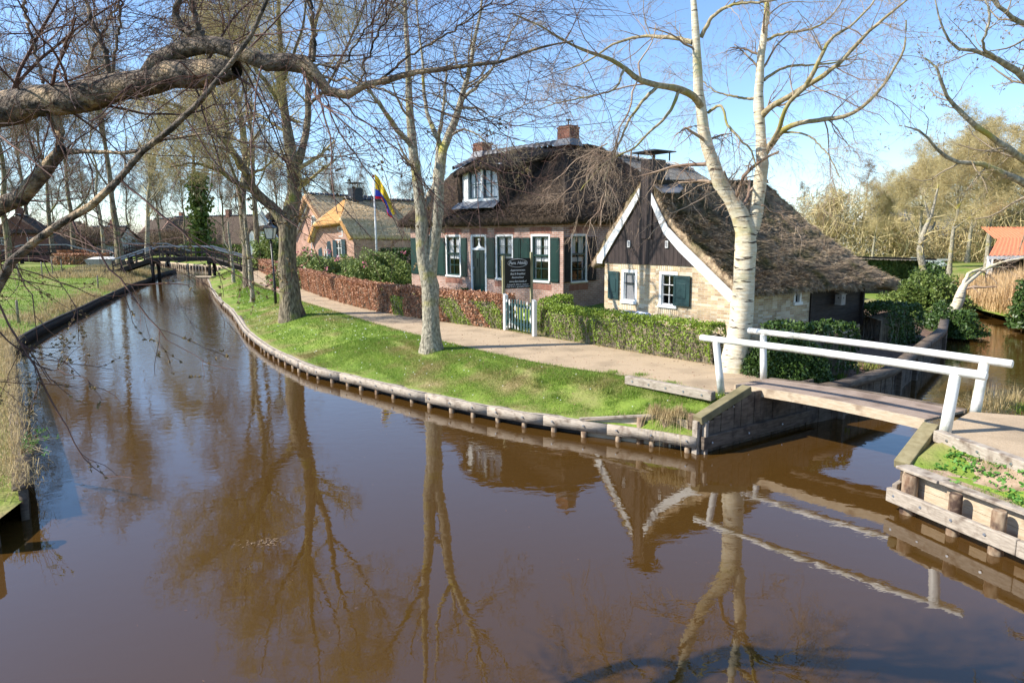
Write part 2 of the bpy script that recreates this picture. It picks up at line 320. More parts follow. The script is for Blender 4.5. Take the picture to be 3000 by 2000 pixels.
def cdt_sheet(name, outer, holes, step_fn, zfn, m, kind='structure', extra=None):
    pts = [tuple(p) for p in outer]; edges = [(i, (i+1) % len(outer)) for i in range(len(outer))]
    for h in holes:
        b = len(pts); pts += [tuple(p) for p in h]; edges += [(b+i, b+(i+1) % len(h)) for i in range(len(h))]
    if extra is not None: pts += [tuple(p) for p in extra]
    r = delaunay_2d_cdt([Vector(p) for p in pts], edges, [], 0, 1e-4)
    v = np.array([tuple(p) for p in r[0]]); f = np.array([t for t in r[2] if len(t) == 3]); c = v[f].mean(1)
    keep = inside(c, np.array(outer))
    for h in holes: keep &= ~inside(c, np.array(h))
    f = f[keep]; z = zfn(v); V = np.c_[v, z]
    used = np.unique(f); mp = -np.ones(len(v), int); mp[used] = np.arange(len(used)); f = mp[f]; V = V[used]
    a = V[f]; nz = np.cross(a[:, 1, :2]-a[:, 0, :2], a[:, 2, :2]-a[:, 0, :2]); f[nz < 0] = f[nz < 0][:, ::-1]
    o = raw(name, V, f, m, None, True, k=3); tag(o, kind=kind); return o
def lattice(x0, x1, y0, y1, st):
    xs = np.arange(x0, x1, st); ys = np.arange(y0, y1, st*.87); g = np.array([(x+(.5*st if j % 2 else 0), y) for j, y in enumerate(ys) for x in xs]); return g+RNG.uniform(-.12, .12, g.shape)*st
ex = np.concatenate([lattice(-24, 14, 4, 30, .55), lattice(-60, 40, 30, 90, 2.2), lattice(-60, -24, 4, 30, 2.2), lattice(-400, 400, -60, 700, 28)])
d = dist_poly(ex, POLY); ex = ex[d > .18]
M_ground = mat('grass_soil', (.12, .19, .022), (.22, .29, .045), 1.6, .95, .03, c3=(.3, .235, .11), s3=.9, t3=(.48, .7), lo=.3, hi=.7, bs=14)
outer = [(-1500, -300), (1500, -300), (1500, 2500), (-1500, 2500)]
cdt_sheet('ground', outer, [POLY], None, hgt, M_ground, extra=ex)
M_path = mat('sand_path', (.38, .28, .18), (.5, .385, .26), 60, .95, .008, c3=(.25, .19, .125), s3=1.3, t3=(.46, .78), lo=.3, hi=.7)
pe = lattice(-30, 8, 8, 90, .6); pe = pe[inside(pe, PATH)]; pe = pe[dist_poly(pe, PATH) > .15]
cdt_sheet('path', PATH, [], None, lambda v: hgt(v)+.018, M_path, extra=pe)
pe = lattice(5, 14, 3, 10, .4); pe = pe[inside(pe, PATH2)]; pe = pe[dist_poly(pe, PATH2) > .12]
cdt_sheet('footpath', PATH2, [], None, lambda v: hgt(v)+.03, M_path, extra=pe)
M_soil = mat('garden_soil', (.13, .08, .055), (.24, .15, .1), 9, .95, .03, c3=(.1, .13, .03), s3=2, t3=(.56, .66), bs=30)
def sheet(name, P_, m, st=.35, dz=.014):
    P_ = np.array(P_); e = lattice(P_[:, 0].min(), P_[:, 0].max(), P_[:, 1].min(), P_[:, 1].max(), st); e = e[inside(e, P_)]; e = e[dist_poly(e, P_) > .1]
    return cdt_sheet(name, P_, [], None, lambda v: hgt(v)+dz, m, extra=e)
sheet('flower_bed', [(4.9, 13.3), (5.6, 12.35), (6.1, 12.25), (7.45, 13.5), (7.95, 14.0), (9.1, 15.45), (12.0, 19.05), (14.48, 22.85), (16.9, 28.0), (12, 29), (9.9, 21.5), (7.0, 17.2), (5.6, 14.9)], M_soil)
sheet('weed_bed', [(4.83, 8.0), (4.9, 8.2), (5.5, 8.72), (5.68, 7.3), (5.95, 6.1), (6.3, 4.3), (5.98, 4.35), (5.35, 6.4), (4.99, 7.3)], mat('sandy_soil', (.3, .21, .14), (.4, .29, .2), 8, .95, .02, c3=(.2, .14, .08), s3=3, bs=30), .2)
# water
def watermat():
    m = bpy.data.materials.new('canal_water'); m.use_nodes = True; N = m.node_tree.nodes; L = m.node_tree.links; p = N['Principled BSDF']
    p.inputs['Base Color'].default_value = (.064, .032, .0075, 1); p.inputs['Roughness'].default_value = .01; p.inputs['IOR'].default_value = 1.75
    tc = N.new('ShaderNodeTexCoord'); mp = N.new('ShaderNodeMapping'); mp.inputs['Scale'].default_value = (.75, 1.15, 1); L.new(tc.outputs['Object'], mp.inputs[0])
    n1 = N.new('ShaderNodeTexNoise'); n1.inputs['Scale'].default_value = 4.6; n1.inputs['Detail'].default_value = 3.5; n1.inputs['Distortion'].default_value = .6; L.new(mp.outputs[0], n1.inputs['Vector'])
    n2 = N.new('ShaderNodeTexNoise'); n2.inputs['Scale'].default_value = .12; n2.inputs['Detail'].default_value = 2; L.new(tc.outputs['Object'], n2.inputs['Vector'])
    sx = N.new('ShaderNodeSeparateXYZ'); L.new(tc.outputs['Object'], sx.inputs[0])
    r = N.new('ShaderNodeMapRange'); r.inputs[1].default_value = 8; r.inputs[2].default_value = 26; r.inputs[3].default_value = .14; r.inputs[4].default_value = 1.1; L.new(sx.outputs[1], r.inputs[0])
    r2 = N.new('ShaderNodeMapRange'); r2.inputs[1].default_value = .35; r2.inputs[2].default_value = .65; r2.inputs[3].default_value = .5; r2.inputs[4].default_value = 1.2; L.new(n2.outputs[0], r2.inputs[0])
    mu = N.new('ShaderNodeMath'); mu.operation = 'MULTIPLY'; L.new(r.outputs[0], mu.inputs[0]); L.new(r2.outputs[0], mu.inputs[1])
    b = N.new('ShaderNodeBump'); b.inputs['Distance'].default_value = .009; L.new(mu.outputs[0], b.inputs['Strength']); L.new(n1.outputs[0], b.inputs['Height']); L.new(b.outputs[0], p.inputs['Normal'])
    return m
mb = MB(); mb.quad((-1400, -250, 0), (1400, -250, 0), (1400, 400, 0), (-1400, 400, 0)); w = mb.build('water', watermat()); tag(w, kind='structure')
# ------------------------------------------------------------------ bank timbers
def offs(L, d):
    L = np.array(L); T = np.gradient(L, axis=0); T = T/np.linalg.norm(T, axis=1, keepdims=True); return L+d*np.c_[-T[:, 1], T[:, 0]]
def walk(L, step, start=0.):
    L = np.array(L); s = np.r_[0, np.cumsum(np.linalg.norm(np.diff(L, axis=0), axis=1))]; t = np.arange(start, s[-1], step)
    return np.c_[np.interp(t, s, L[:, 0]), np.interp(t, s, L[:, 1])], t
def strip(L, w0, w1, z0, z1, name, m, parent):      # plank following a polyline between offsets w0..w1
    A = offs(L, w0); B = offs(L, w1); n = len(A); v = []; f = []
    for a, b in zip(A, B): v += [(a[0], a[1], z0), (a[0], a[1], z1), (b[0], b[1], z1), (b[0], b[1], z0)]
    for i in range(n-1):
        for k in range(4): f.append((i*4+k, i*4+(k+1) % 4, i*4+4+(k+1) % 4, i*4+4+k))
    f.append((0, 3, 2, 1)); e = (n-1)*4; f.append((e, e+1, e+2, e+3))
    o = raw(name, v, f, m, parent); return o
def pile_set(L, step, off, r, z0, z1, m, parent, jit=.05, name='pile', sd=1):
    rg = np.random.default_rng(sd); P, _ = walk(offs(L, off), step, .15); src = []
    for j in range(5):
        mb = MB(); rr = r*rg.uniform(.85, 1.15); mb.tube([(0, 0, z0), (rg.normal()*.01, rg.normal()*.01, (z0+z1)/2), (0, 0, z1-.01), (0, 0, z1)], [rr, rr*.97, rr*.93, rr*.8], 9); o = mb.build(name, m); src.append(o.data); bpy.data.objects.remove(o)
    g = ORG.get(parent.name, np.zeros(3))
    for i, p in enumerate(P):
        o = bpy.data.objects.new(name, src[i % 5]); COL.objects.link(o); o.parent = parent; o.location = (p[0]-g[0]+rg.normal()*.01, p[1]-g[1]+rg.normal()*.01, -g[2]+rg.uniform(-1, 1)*jit); o.rotation_euler = (0, 0, rg.uniform(0, 6))
# right bank of the main canal (walks far-ward, water on the left hand -> positive offset is to the left = water side)
t = thing('bank_edging', (0, 12.2, 0), 'pale weathered plank on round piles curving along the lawn edge', 'bank edging')
NB = [np.array(p) for p in walk(EDGES, .5)[0]]
E0 = np.array(EDGES)
cut = [0, 4, 7, 10, 13, 17, 22, 28, 36, 46, len(E0)-1]
cut = sorted(set(min(c, len(E0)-1) for c in cut))
for a, b in zip(cut[:-1], cut[1:]):
    seg = E0[a:b+1].copy(); d0 = seg[1]-seg[0]; seg[0] = seg[0]+d0/np.linalg.norm(d0)*.006
    strip(seg, .03, -.03, .1, .27, 'plank', M_timb, t)
strip(EDGES, -.031, -.19, .24, .262, 'capping_board', M_timb, t)
strip(EDGES, -.13, -.16, -.4, .238, 'backing_board', M_tar, t)
pile_set(EDGES[:34], .58, -.02, .055, -.5, .095, M_pile, t, 0, sd=2)
pile_set(EDGES[34:], 1.0, -.02, .055, -.5, .095, M_pile, t, 0, sd=3)
mb = MB()
for p in walk(offs(EDGES, .034), .58, .15)[0][:40]: mb.tube([(p[0], p[1], .2), (p[0]-.012, p[1]-.02, .2)], .014, 7)
tag(mb.build('bolt', M_bolt, t), kind='stuff')
# near end of that bank: rising board and taller piles by the bridge
t = thing('retaining_boards', tuple(G(1900, 1240, .3)), 'pale rising boards behind three tall piles beside the bridge abutment', 'retaining boards')
a = G(1700, 1232, .3); b = G(1955, 1222, .5); b2 = np.array((2.62, 10.32, .5))
mb = MB(); mb.bar(a+(0, .12, 0), b+(0, .16, 0), .05, .04); mb.build('top_board', M_timb, t, .006)
mb = MB(); mb.prism([a+(0.1, .15, -.3), np.array((2.74, 10.35, 0)), np.array((2.74, 10.35, .47)), b+(0, .2, -.03), a+(.1, .15, -.03)], (-.0, .03, 0)); mb.build('backing_board', M_newt, t)
for q, zt in (((1877, 1260), .43), ((1953, 1268), .54), ((2028, 1276), .57)):
    p = G(*q, .27); mb = MB(); mb.tube([(p[0]+.03, p[1]+.19, -.3), (p[0]+.03, p[1]+.19, zt-.02), (p[0]+.03, p[1]+.19, zt)], [.062, .06, .05], 12); mb.build('pile', M_pile, t)
# left bank: dark planked edge
t = thing('bank_edging', (-14, 19, 0), 'dark planked edging along the meadow on the left bank', 'bank edging')
LB = LEFTS[:]
strip(LB[:-5], -.03, .03, .0, .3, 'plank', M_tar, t); strip(LB[:-5], -.06, .06, .301, .33, 'capping_board', M_tar, t)
pile_set(LB[:-5], .9, -.06, .05, -.5, .28, M_tar, t, .01, sd=4)
t = thing('bank_edging', (-7, 9, 0), 'dark timber edging beside the dry grass at the left picture edge', 'bank edging')
strip(LB[-6:], -.04, .04, -.3, .38, 'plank', M_timbd, t); strip(LB[-6:], -.1, .12, .381, .42, 'capping_board', M_timbd, t)
mb = MB(); 
a, b = np.array((-5.66, 6.98, .3)), np.array((-7., 6.66, .3)); mb.bar(a+(0, 0, -.1), b+(0, 0, -.1), .06, .62); mb.build('end_board', M_timbd, t); mb = MB(); mb.bar(a+(0, 0, .24), b+(0, 0, .24), .12, .05); mb.build('end_cap', M_timbd, t)
mb = MB(); mb.tube([(-5.72, 7.05, -.4), (-5.72, 7.05, .56), (-5.72, 7.05, .58)], [.09, .085, .06], 12); mb.build('pile', M_timbd, t)
# far bank pilings beyond the bridge
t = thing('bank_edging', (-33, 72, 0), 'row of short piles under a pale plank facing along the far canal bend', 'bank edging')
FB = [np.array(p, float) for p in [(-25.6, 64), (-29, 68.7), (-35, 74.5), (-42.8, 83.3), (-50, 89)]]
strip(FB, .03, -.05, .26, .5, 'plank', M_newt, t); strip(FB, -.14, -.17, -.2, .3, 'backing_board', M_tar, t); pile_set(FB, .8, 0, .11, -.4, .42, M_newt, t, 0, sd=5)
t = thing('bank_edging', (-33, 66, 0), 'dark stub of plank edging turning the corner past the arched bridge', 'bank edging')
FB = [np.array(p, float) for p in [(-31.9, 65.2), (-34, 66.6), (-37, 68.5), (-46, 76)]]
strip(FB, .05, -.05, 0, .4, 'plank', M_tar, t); pile_set(FB, .7, .05, .08, -.4, .36, M_tar, t, 0, sd=6)
# ------------------------------------------------------------------ side canal walls
t = thing('quay_wall', (5, 12, 0), 'dark board wall with heavy top beam running under the footbridge along the side canal', 'quay wall')
SL = [p for p in SIDEL[::-1]]
mb = MB()
for a, b in zip(SL[:-3], SL[1:-2]):
    n = max(1, int(np.linalg.norm(b-a)/.16)); u = (b-a)/np.linalg.norm(b-a); nn = np.array((u[1], -u[0]))
    for i in range(n):
        c = a+(b-a)*(i+.5)/n; L_ = np.linalg.norm(b-a)/n
        top = .8 if np.linalg.norm(c-np.array((2.85, 10.12))) < 2.9 and c[0] > 3.75 else (.44+.36*np.clip((np.linalg.norm(c-np.array((2.85, 10.12)))-.1)/1.1, 0, 1) if c[0] <= 3.75 else .42)
        if c[0] > 5.3: top = .5
        mb.box((c[0]+RNG.normal()*.004, c[1], (top-.5)/2), (L_/2-.006, .022, (top+.5)/2), (u[0], u[1], 0))
mb.build('wall_board', M_timbd, t)
off = np.array((.05, -.05))
mb = MB(); mb.bar((*(SL[0]+off), .18), (*(SL[1]+off), .18), .07, .2); mb.build('wale', M_timbd, t, .008)
mb = MB(); mb.bar((2.83, 10.13, .53), (3.83, 10.87, .845), .17, .13, up=(-.25, -.2, .9)); mb.build('sloping_beam', M_capt, t, .012)
mb = MB(); p = SL[0]; mb.box((p[0]-.02, p[1]+.03, .1), (.05, .05, .42), (1, .7, 0)); mb.box((p[0]+.1, p[1]-.0, .1), (.03, .04, .4), (1, .7, 0)); mb.build('corner_post', M_timb, t, .006)
mb = MB()
for i in range(3):
    a_, b_ = SL[0]+(SL[1]-SL[0])*(.05+i*.3), 0; mb.tube([(a_[0]+.09, a_[1]-.09, .18), (a_[0]+.1, a_[1]-.1, .18)], .016, 8)
mb.tube([(3.0, 10.16, .5), (3.01, 10.14, .5)], .015, 8); mb.tube([(3.5, 10.53, .64), (3.51, 10.51, .64)], .015, 8); mb.build('bolt', M_bolt, t)
strip(SL[1:-2], -.12, .12, .52, .66, 'top_beam', M_timbd, t)
for i in (2, 4, 5, 6, 7): p = SL[i] if i < len(SL) else SL[-1]; mb = MB(); mb.box((p[0]+.05, p[1]-.05, .05), (.06, .05, .5), (1, 1, 0)); mb.build('post', M_timbd, t)
# right abutment
t = thing('quay_wall', (5.2, 7.5, 0), 'pale board wall with round piles and heavy plank at the right picture edge', 'quay wall')
a0, a1 = np.array((4.75, 8.02)), np.array((6.75, 9.75)); a2 = np.array((5.24, 6.57)); a3 = np.array((5.9, 4.2))
mb = MB(); mb.bar((4.80, 8.08, .51), (5.56, 8.78, .80), .19, .11, up=(-.2, -.2, .95)); mb.build('sloping_beam', M_capt, t, .012)
mb = MB(); mb.bar((4.58, 7.95, .2), (5.09, 6.48, .2), .07, .17); mb.build('plank', M_timb, t, .01)
mb = MB(); mb.bar((5.093, 6.475, .2), (5.73, 4.2, .2), .07, .17); mb.build('plank', M_timb, t, .01)
mb = MB(); mb.bar((4.70, 8.03, .2), (5.9, 9.1, .2), .06, .17); mb.build('wale', M_timb, t, .01)
mb = MB()
for i in range(4): mb.bar((4.82, 8.05, -.2+i*.2), (5.315, 6.58, -.2+i*.2), .03, .195); mb.bar((5.316, 6.575, -.2+i*.2), (5.97, 4.2, -.2+i*.2), .03, .195)
mb.build('backing_board', M_newt, t)
mb = MB(); mb.bar((4.77, 8.02, .525), (4.95, 7.5, .52), .22, .035); mb.bar((4.93, 7.53, .515), (5.36, 6.3, .51), .13, .035, up=(0, .02, 1)); mb.bar((5.36, 6.29, .505), (5.95, 4.2, .5), .13, .035); mb.build('top_board', M_timb, t, .006)
mb = MB(); mb.bar((4.84, 8.14, -.05), (6.75, 9.83, -.05), .03, .95); mb.build('wall_board', M_timbd, t)
for i, (x, y, zt, r) in enumerate([(4.76, 7.82, .49, .09), (4.92, 7.22, .48, .068), (5.07, 6.75, .48, .072), (5.23, 6.2, .48, .068), (5.38, 5.65, .48, .068), (5.54, 5.1, .48, .068)]):
    mb = MB(); mb.tube([(x, y, -.4), (x, y, 0), (x, y, zt-.02), (x, y, zt)], [r*.9, r, r*.97, r*.85], 14); mb.build('pile', M_pile, t)
mb = MB()
for f_ in (.06, .3, .55, .8): p = np.array((4.56, 7.93))*(1-f_)+np.array((5.05, 6.48))*f_; mb.tube([(p[0], p[1], .21), (p[0]-.012, p[1]-.006, .21)], .016, 8)
mb.build('bolt', M_bolt, t)
for (a, b, lab) in (((2.09, 12.2, .73), (3.28, 10.86, .73), 'long bolted timber kerb between the path and the lawn at the bridge'), ((5.47, 8.5, .76), (5.9, 6.3, .76), 'long bolted timber kerb holding the gravel path above the weeds')):
    t = thing('timber_kerb', a, lab, 'kerb', 'timber kerbs beside the footbridge'); mb = MB(); mb.bar(a, b, .13, .15); mb.build('beam', M_timb, t, .012)
    mb = MB(); a = np.array(a); b = np.array(b); u = (b-a)/np.linalg.norm(b-a); n = np.array((-abs(u[1]), -abs(u[0]), 0))
    for f_ in (.1, .3, .5, .7, .9): q = a+(b-a)*f_+n*.064; mb.tube([q, q+n*.012], .017, 8)
    mb.build('bolt', M_bolt, t)
# ------------------------------------------------------------------ white footbridge
t = thing('footbridge', (4.8, 10.4, .8), 'low wooden footbridge with white round handrails over the side canal', 'footbridge')
n1, n2, f1, f2 = np.array((3.80, 11.38)), np.array((5.66, 9.08)), np.array((4.51, 11.82)), np.array((6.5, 9.55))
def curvez(s): return .81+.0*s+.035*math.sin(math.pi*s)
for j in range(6):
    mb = MB(); w0, w1 = j/6+.006, (j+1)/6-.006; K = 8; v = []
    for i in range(K+1):
        s = i/K; A = n1*(1-s)+n2*s; B = f1*(1-s)+f2*s; p = A*(1-w0)+B*w0; q = A*(1-w1)+B*w1; z = curvez(s); v += [(*p, z), (*q, z), (*q, z-.035), (*p, z-.035)]
    b0 = len(mb.v); mb.v += v
    for i in range(K):
        for k in range(4): mb.f.append((i*4+k, i*4+(k+1) % 4, i*4+4+(k+1) % 4, i*4+4+k)); mb.sm.append(False)
    mb.f += [(0, 3, 2, 1), (K*4, K*4+1, K*4+2, K*4+3)]; mb.sm += [False]*2; mb.build('deck_board', M_deck, t)
for sd_, (A, B, mm) in enumerate(((n1, n2, M_newt), (f1, f2, M_timbd))):
    mb = MB(); o_ = (np.array((-.03, -.03)), np.array((.04, .03)))[sd_]; K = 8; v = []
    for i in range(K+1):
        s = i/K; p = A*(1-s)+B*s+o_; z = curvez(s)+.004; q = p+np.array((.05, .04)); v += [(*p, z), (*q, z), (*q, z-.14), (*p, z-.14)]
    mb.v += v
    for i in range(K):
        for k in range(4): mb.f.append((i*4+k, i*4+(k+1) % 4, i*4+4+(k+1) % 4, i*4+4+k)); mb.sm.append(False)
    mb.f += [(0, 3, 2, 1), (K*4, K*4+1, K*4+2, K*4+3)]; mb.sm += [False]*2; mb.build('edge_beam', mm, t)
def atz(px, py, base):      # point above `base` on that sight line column
    w = D(px, py, base[1]); return w
posts = [((2112, 1137), (2098, 1000), .062), ((2768, 1268), (2800, 1096), .072), ((2237, 1097), (2236, 978), .062), ((2858, 1202), (2884, 1062), .072)]
tops = []
for (b, tp, r) in posts:
    p = G(*b, .78); q = D(tp[0], tp[1], p[1]+.0); tops.append(q)
    mb = MB(); dz = (q-p); mb.tube([p-dz*.12, p+dz*.3, p+dz*.97, p+dz], [r, r*.98, r*.93, r*.8], 16); mb.build('post', M_wrail, t)
for (a, b, ea, eb) in ((0, 1, (2055, 984), (2870, 1085)), (2, 3, (2192, 966), (2962, 1050))):
    A, B = tops[a]+(0, 0, .03), tops[b]+(0, 0, .03); u = (B-A)/np.linalg.norm(B-A); P0 = A-u*.3; P1 = B+u*.34
    pts = [P0, P0+u*.01, P0*.75+P1*.25+(0, 0, .012), P0*.5+P1*.5+(0, 0, .02), P0*.25+P1*.75+(0, 0, .014), P1-u*.01, P1]
    mb = MB(); mb.tube(pts, [.045, .052, .054, .055, .056, .058, .05], 18); mb.build('handrail', M_wrail, t)
# ------------------------------------------------------------------ building helpers
class Fr:
    def __init__(s, o, az):
        s.o = np.array(o, float); a = R(az); s.u = np.array((math.sin(a), math.cos(a), 0)); s.v = np.array((math.cos(a), -math.sin(a), 0))
        if s.v[1] < 0 and abs(s.v[1]) > .3: s.v = -s.v
    def __call__(s, U, V, z): return np.array((s.o[0], s.o[1], 0))+U*s.u+V*s.v+np.array((0, 0, z))
def wallgrid(mb, o, d, L, z0, z1, ops, nrm, rev=.12):
    """wall face from o along unit d, openings (a0,a1,z0,z1), reveals go inward by rev"""
    us = sorted({0, L, *[q for op in ops for q in op[:2]]}); zs = sorted({z0, z1, *[q for op in ops for q in op[2:]]})
    P = lambda a, z, k=0: o+d*a-nrm*k+np.array((0, 0, z-o[2]))
    for a, b in zip(us[:-1], us[1:]):
        for c, e in zip(zs[:-1], zs[1:]):
            ma, mz = (a+b)/2, (c+e)/2
            if any(op[0] < ma < op[1] and op[2] < mz < op[3] for op in ops): continue
            mb.quad(P(a, c), P(b, c), P(b, e), P(a, e))
    for (a, b, c, e) in ops:
        mb.quad(P(a, c), P(a, e), P(a, e, rev), P(a, c, rev)); mb.quad(P(b, c), P(b, c, rev), P(b, e, rev), P(b, e))
        mb.quad(P(a, e), P(b, e), P(b, e, rev), P(a, e, rev)); mb.quad(P(a, c), P(a, c, rev), P(b, c, rev), P(b, c))
def frame_window(parent, o, d, nrm, a0, a1, z0, z1, fw=.07, bars=((.5,), (.42,)), mf=None, ms=None, sash=True, curtain=True, rail=None, ins=.03, sw=.05, bw=.028, name='window'):
    """white outer frame with green sash, glazing bars, glass, curtains; o is the wall origin"""
    P = lambda a, z, k=0: o+d*a-nrm*k+np.array((0, 0, z-o[2])); mf = mf or M_white; ms = ms or M_greend
    mb = MB(); k = -.012
    c = lambda a, b, e, f, dep, th: mb2.box(P((a+b)/2, (e+f)/2, dep), ((b-a)/2, th/2, (f-e)/2), d, nrm)
    mb2 = mb; W = a1-a0; c(a0, a0+fw, z0, z1, ins, .09); c(a1-fw, a1, z0, z1, ins, .09); c(a0+fw, a1-fw, z1-fw, z1, ins, .086); c(a0-.01, a1+.01, z0-.015, z0+fw*.8, ins-.025, .13)
    w = mb.build(name, mf, parent, .004)
    i0, i1, j0, j1 = a0+fw, a1-fw, z0+fw*.8, z1-fw
    if sash:
        mb = mb2 = MB(); mid = None
        dep = ins+.025; c(i0, i0+sw, j0, j1, dep, .045); c(i1-sw, i1, j0, j1, dep, .045); c(i0+sw, i1-sw, j1-sw, j1, dep, .043); c(i0+sw, i1-sw, j0, j0+sw*1.2, dep, .043)
        for f in bars[0]: x = i0+(i1-i0)*f; c(x-bw/2, x+bw/2, j0+sw, j1-sw, dep, .03)
        for q in bars[1]: z = j0+(j1-j0)*q; c(i0+sw, i1-sw, z-bw/2, z+bw/2, dep, .026)
        if rail: z = j0+(j1-j0)*rail; c(i0+sw, i1-sw, z-.035, z+.035, dep-.005, .05)
        mb.build('sash', ms, w)
    mb = MB(); e = ins+.04; mb.quad(P(i0, j0, e), P(i1, j0, e), P(i1, j1, e), P(i0, j1, e)); mb.build('pane', M_glass, w)
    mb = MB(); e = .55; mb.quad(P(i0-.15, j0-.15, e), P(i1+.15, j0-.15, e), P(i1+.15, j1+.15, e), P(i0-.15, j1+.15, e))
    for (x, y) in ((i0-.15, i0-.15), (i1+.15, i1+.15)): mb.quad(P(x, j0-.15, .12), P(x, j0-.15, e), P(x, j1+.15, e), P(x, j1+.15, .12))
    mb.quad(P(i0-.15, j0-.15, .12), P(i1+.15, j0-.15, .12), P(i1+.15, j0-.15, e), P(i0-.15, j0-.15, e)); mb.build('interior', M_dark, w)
    if curtain:
        mb = MB(); e = ins+.1; h = (j1-j0)
        def cur(x0, x1, y0, y1):
            n = 9
            for i in range(n):
                xa = x0+(x1-x0)*i/n; xb = x0+(x1-x0)*(i+1)/n; ea = e+.015*math.sin(i*2.1); eb = e+.015*math.sin((i+1)*2.1); mb.quad(P(xa, y0, ea), P(xb, y0, eb), P(xb, y1, eb), P(xa, y1, ea))
        cw = (i1-i0)
        if curtain == 1: cur(i0, i0+cw*.42, j1-h*.42, j1); cur(i1-cw*.42, i1, j1-h*.42, j1); cur(i0, i1, j1-h*.57, j1-h*.47); cur(i0, i0+cw*.1, j0, j1-h*.57); cur(i1-cw*.1, i1, j0, j1-h*.57)
        else: cur(i0, i1, j0, j1)
        mb.build('curtain', M_curt, w)
    return w
def shutter(parent, o, d, nrm, a0, a1, z0, z1, m, panels=1, out=.03, lab=None, latch=False):
    P = lambda a, z, k=0: o+d*a-nrm*k+np.array((0, 0, z-o[2])); mb = MB(); f = .075
    bx = lambda a, b, e, g, dep, th: mb.box(P((a+b)/2, (e+g)/2, -dep), ((b-a)/2, th/2, (g-e)/2), d, nrm)
    bx(a0, a1, z0, z1, out, .028)
    if panels == 1:      # long planked shutter with cross battens
        bx(a0+f, a1-f, z0+.14, z1-.12, out+.018, .012); bx(a0+.01, a1-.01, z1-.1, z1-.02, out+.02, .016); bx(a0+.01, a1-.01, z0+.02, z0+.11, out+.02, .016)
    else:
        bx(a0, a0+f, z0, z1, out+.018, .012); bx(a1-f, a1, z0, z1, out+.018, .012); bx(a0+f, a1-f, z1-f*1.3, z1, out+.018, .0118); bx(a0+f, a1-f, z0, z0+f*1.3, out+.018, .0118)
        w = (a1-a0); bx(a0+f+w*.1, a1-f-w*.1, z0+.22, z1-.22, out+.018, .014)
    o_ = mb.build('shutter', m, parent, .004)
    mb = MB()
    for z in (z0+.06, z1-.06):
        for q in (-.05, 0, .05): mb.tube([P((a0+a1)/2+q, z, -out-.02), P((a0+a1)/2+q, z, -out-.034)], .007, 6)
    mb.build('stud', M_iron, o_)
    if lab: o_['label'] = lab
    return o_
def lattice_arch(mb, P, a0, a1, z, h, m=None): pass
def thatch_patch(rows, thick, nu, nv, amp=.03, seed=0, round_=True, frq=1.):
    """rows: list of curves (bottom -> top), each a list of 3d points; returns verts/quads of a thick shaggy slab"""
    C = np.array([resamp_lin(r, nu) for r in rows]); K = len(C); tt = np.linspace(0, K-1, nv); i = np.minimum(tt.astype(int), K-2); f = (tt-i)[:, None, None]
    Pm = C[i]*(1-f)+C[i+1]*f; du = np.gradient(Pm, axis=1); dv = np.gradient(Pm, axis=0); n = unit(np.cross(du, dv)); 
    if n[..., 2].mean() < 0: n = -n
    rg = np.random.default_rng(seed); x, y, z = Pm[..., 0], Pm[..., 1], Pm[..., 2]
    nz = sum(np.sin(x*a*frq+y*b*frq+z*c*frq+p)*w for a, b, c, p, w in [(1.1, 1.7, .9, 0, .5), (3.1, -2.3, 2.9, 1, .35), (-6.3, 5.1, 7.7, 2, .25), (11, 13, -9, 3, .15)])
    nz = nz+rg.normal(size=nz.shape)*.35
    edge = np.ones(Pm.shape[:2]); 
    if round_:
        ii = np.arange(nv)[:, None]; s = np.clip((ii+.3)/(2.2), 0, 1); edge = edge*np.sqrt(s)
    top = Pm+n*(nz*amp)[..., None]-n*(thick*.55*(1-edge))[..., None]; bot = Pm-n*thick+n*(rg.normal(size=nz.shape)*.01)[..., None]
    V = np.concatenate([top.reshape(-1, 3), bot.reshape(-1, 3)]); ix = np.arange(nu*nv).reshape(nv, nu); B = nu*nv
    q = np.stack([ix[:-1, :-1], ix[:-1, 1:], ix[1:, 1:], ix[1:, :-1]], -1).reshape(-1, 4); Fq = [q, q[:, ::-1]+B]
    for a, b in ((ix[0, :-1], ix[0, 1:]), (ix[-1, 1:], ix[-1, :-1]), (ix[1:, 0], ix[:-1, 0]), (ix[:-1, -1], ix[1:, -1])): Fq.append(np.stack([b, a, a+B, b+B], -1))
    return V, np.concatenate(Fq), top, n
def resamp_lin(pts, K):
    pts = np.array(pts, float); d = np.r_[0, np.cumsum(np.linalg.norm(np.diff(pts, axis=0), axis=1))]
    if d[-1] < 1e-6: return np.repeat(pts[:1], K, 0)+np.linspace(0, 1e-3, K)[:, None]
    t = np.linspace(0, d[-1], K); return np.stack([np.interp(t, d, pts[:, k]) for k in range(3)], 1)
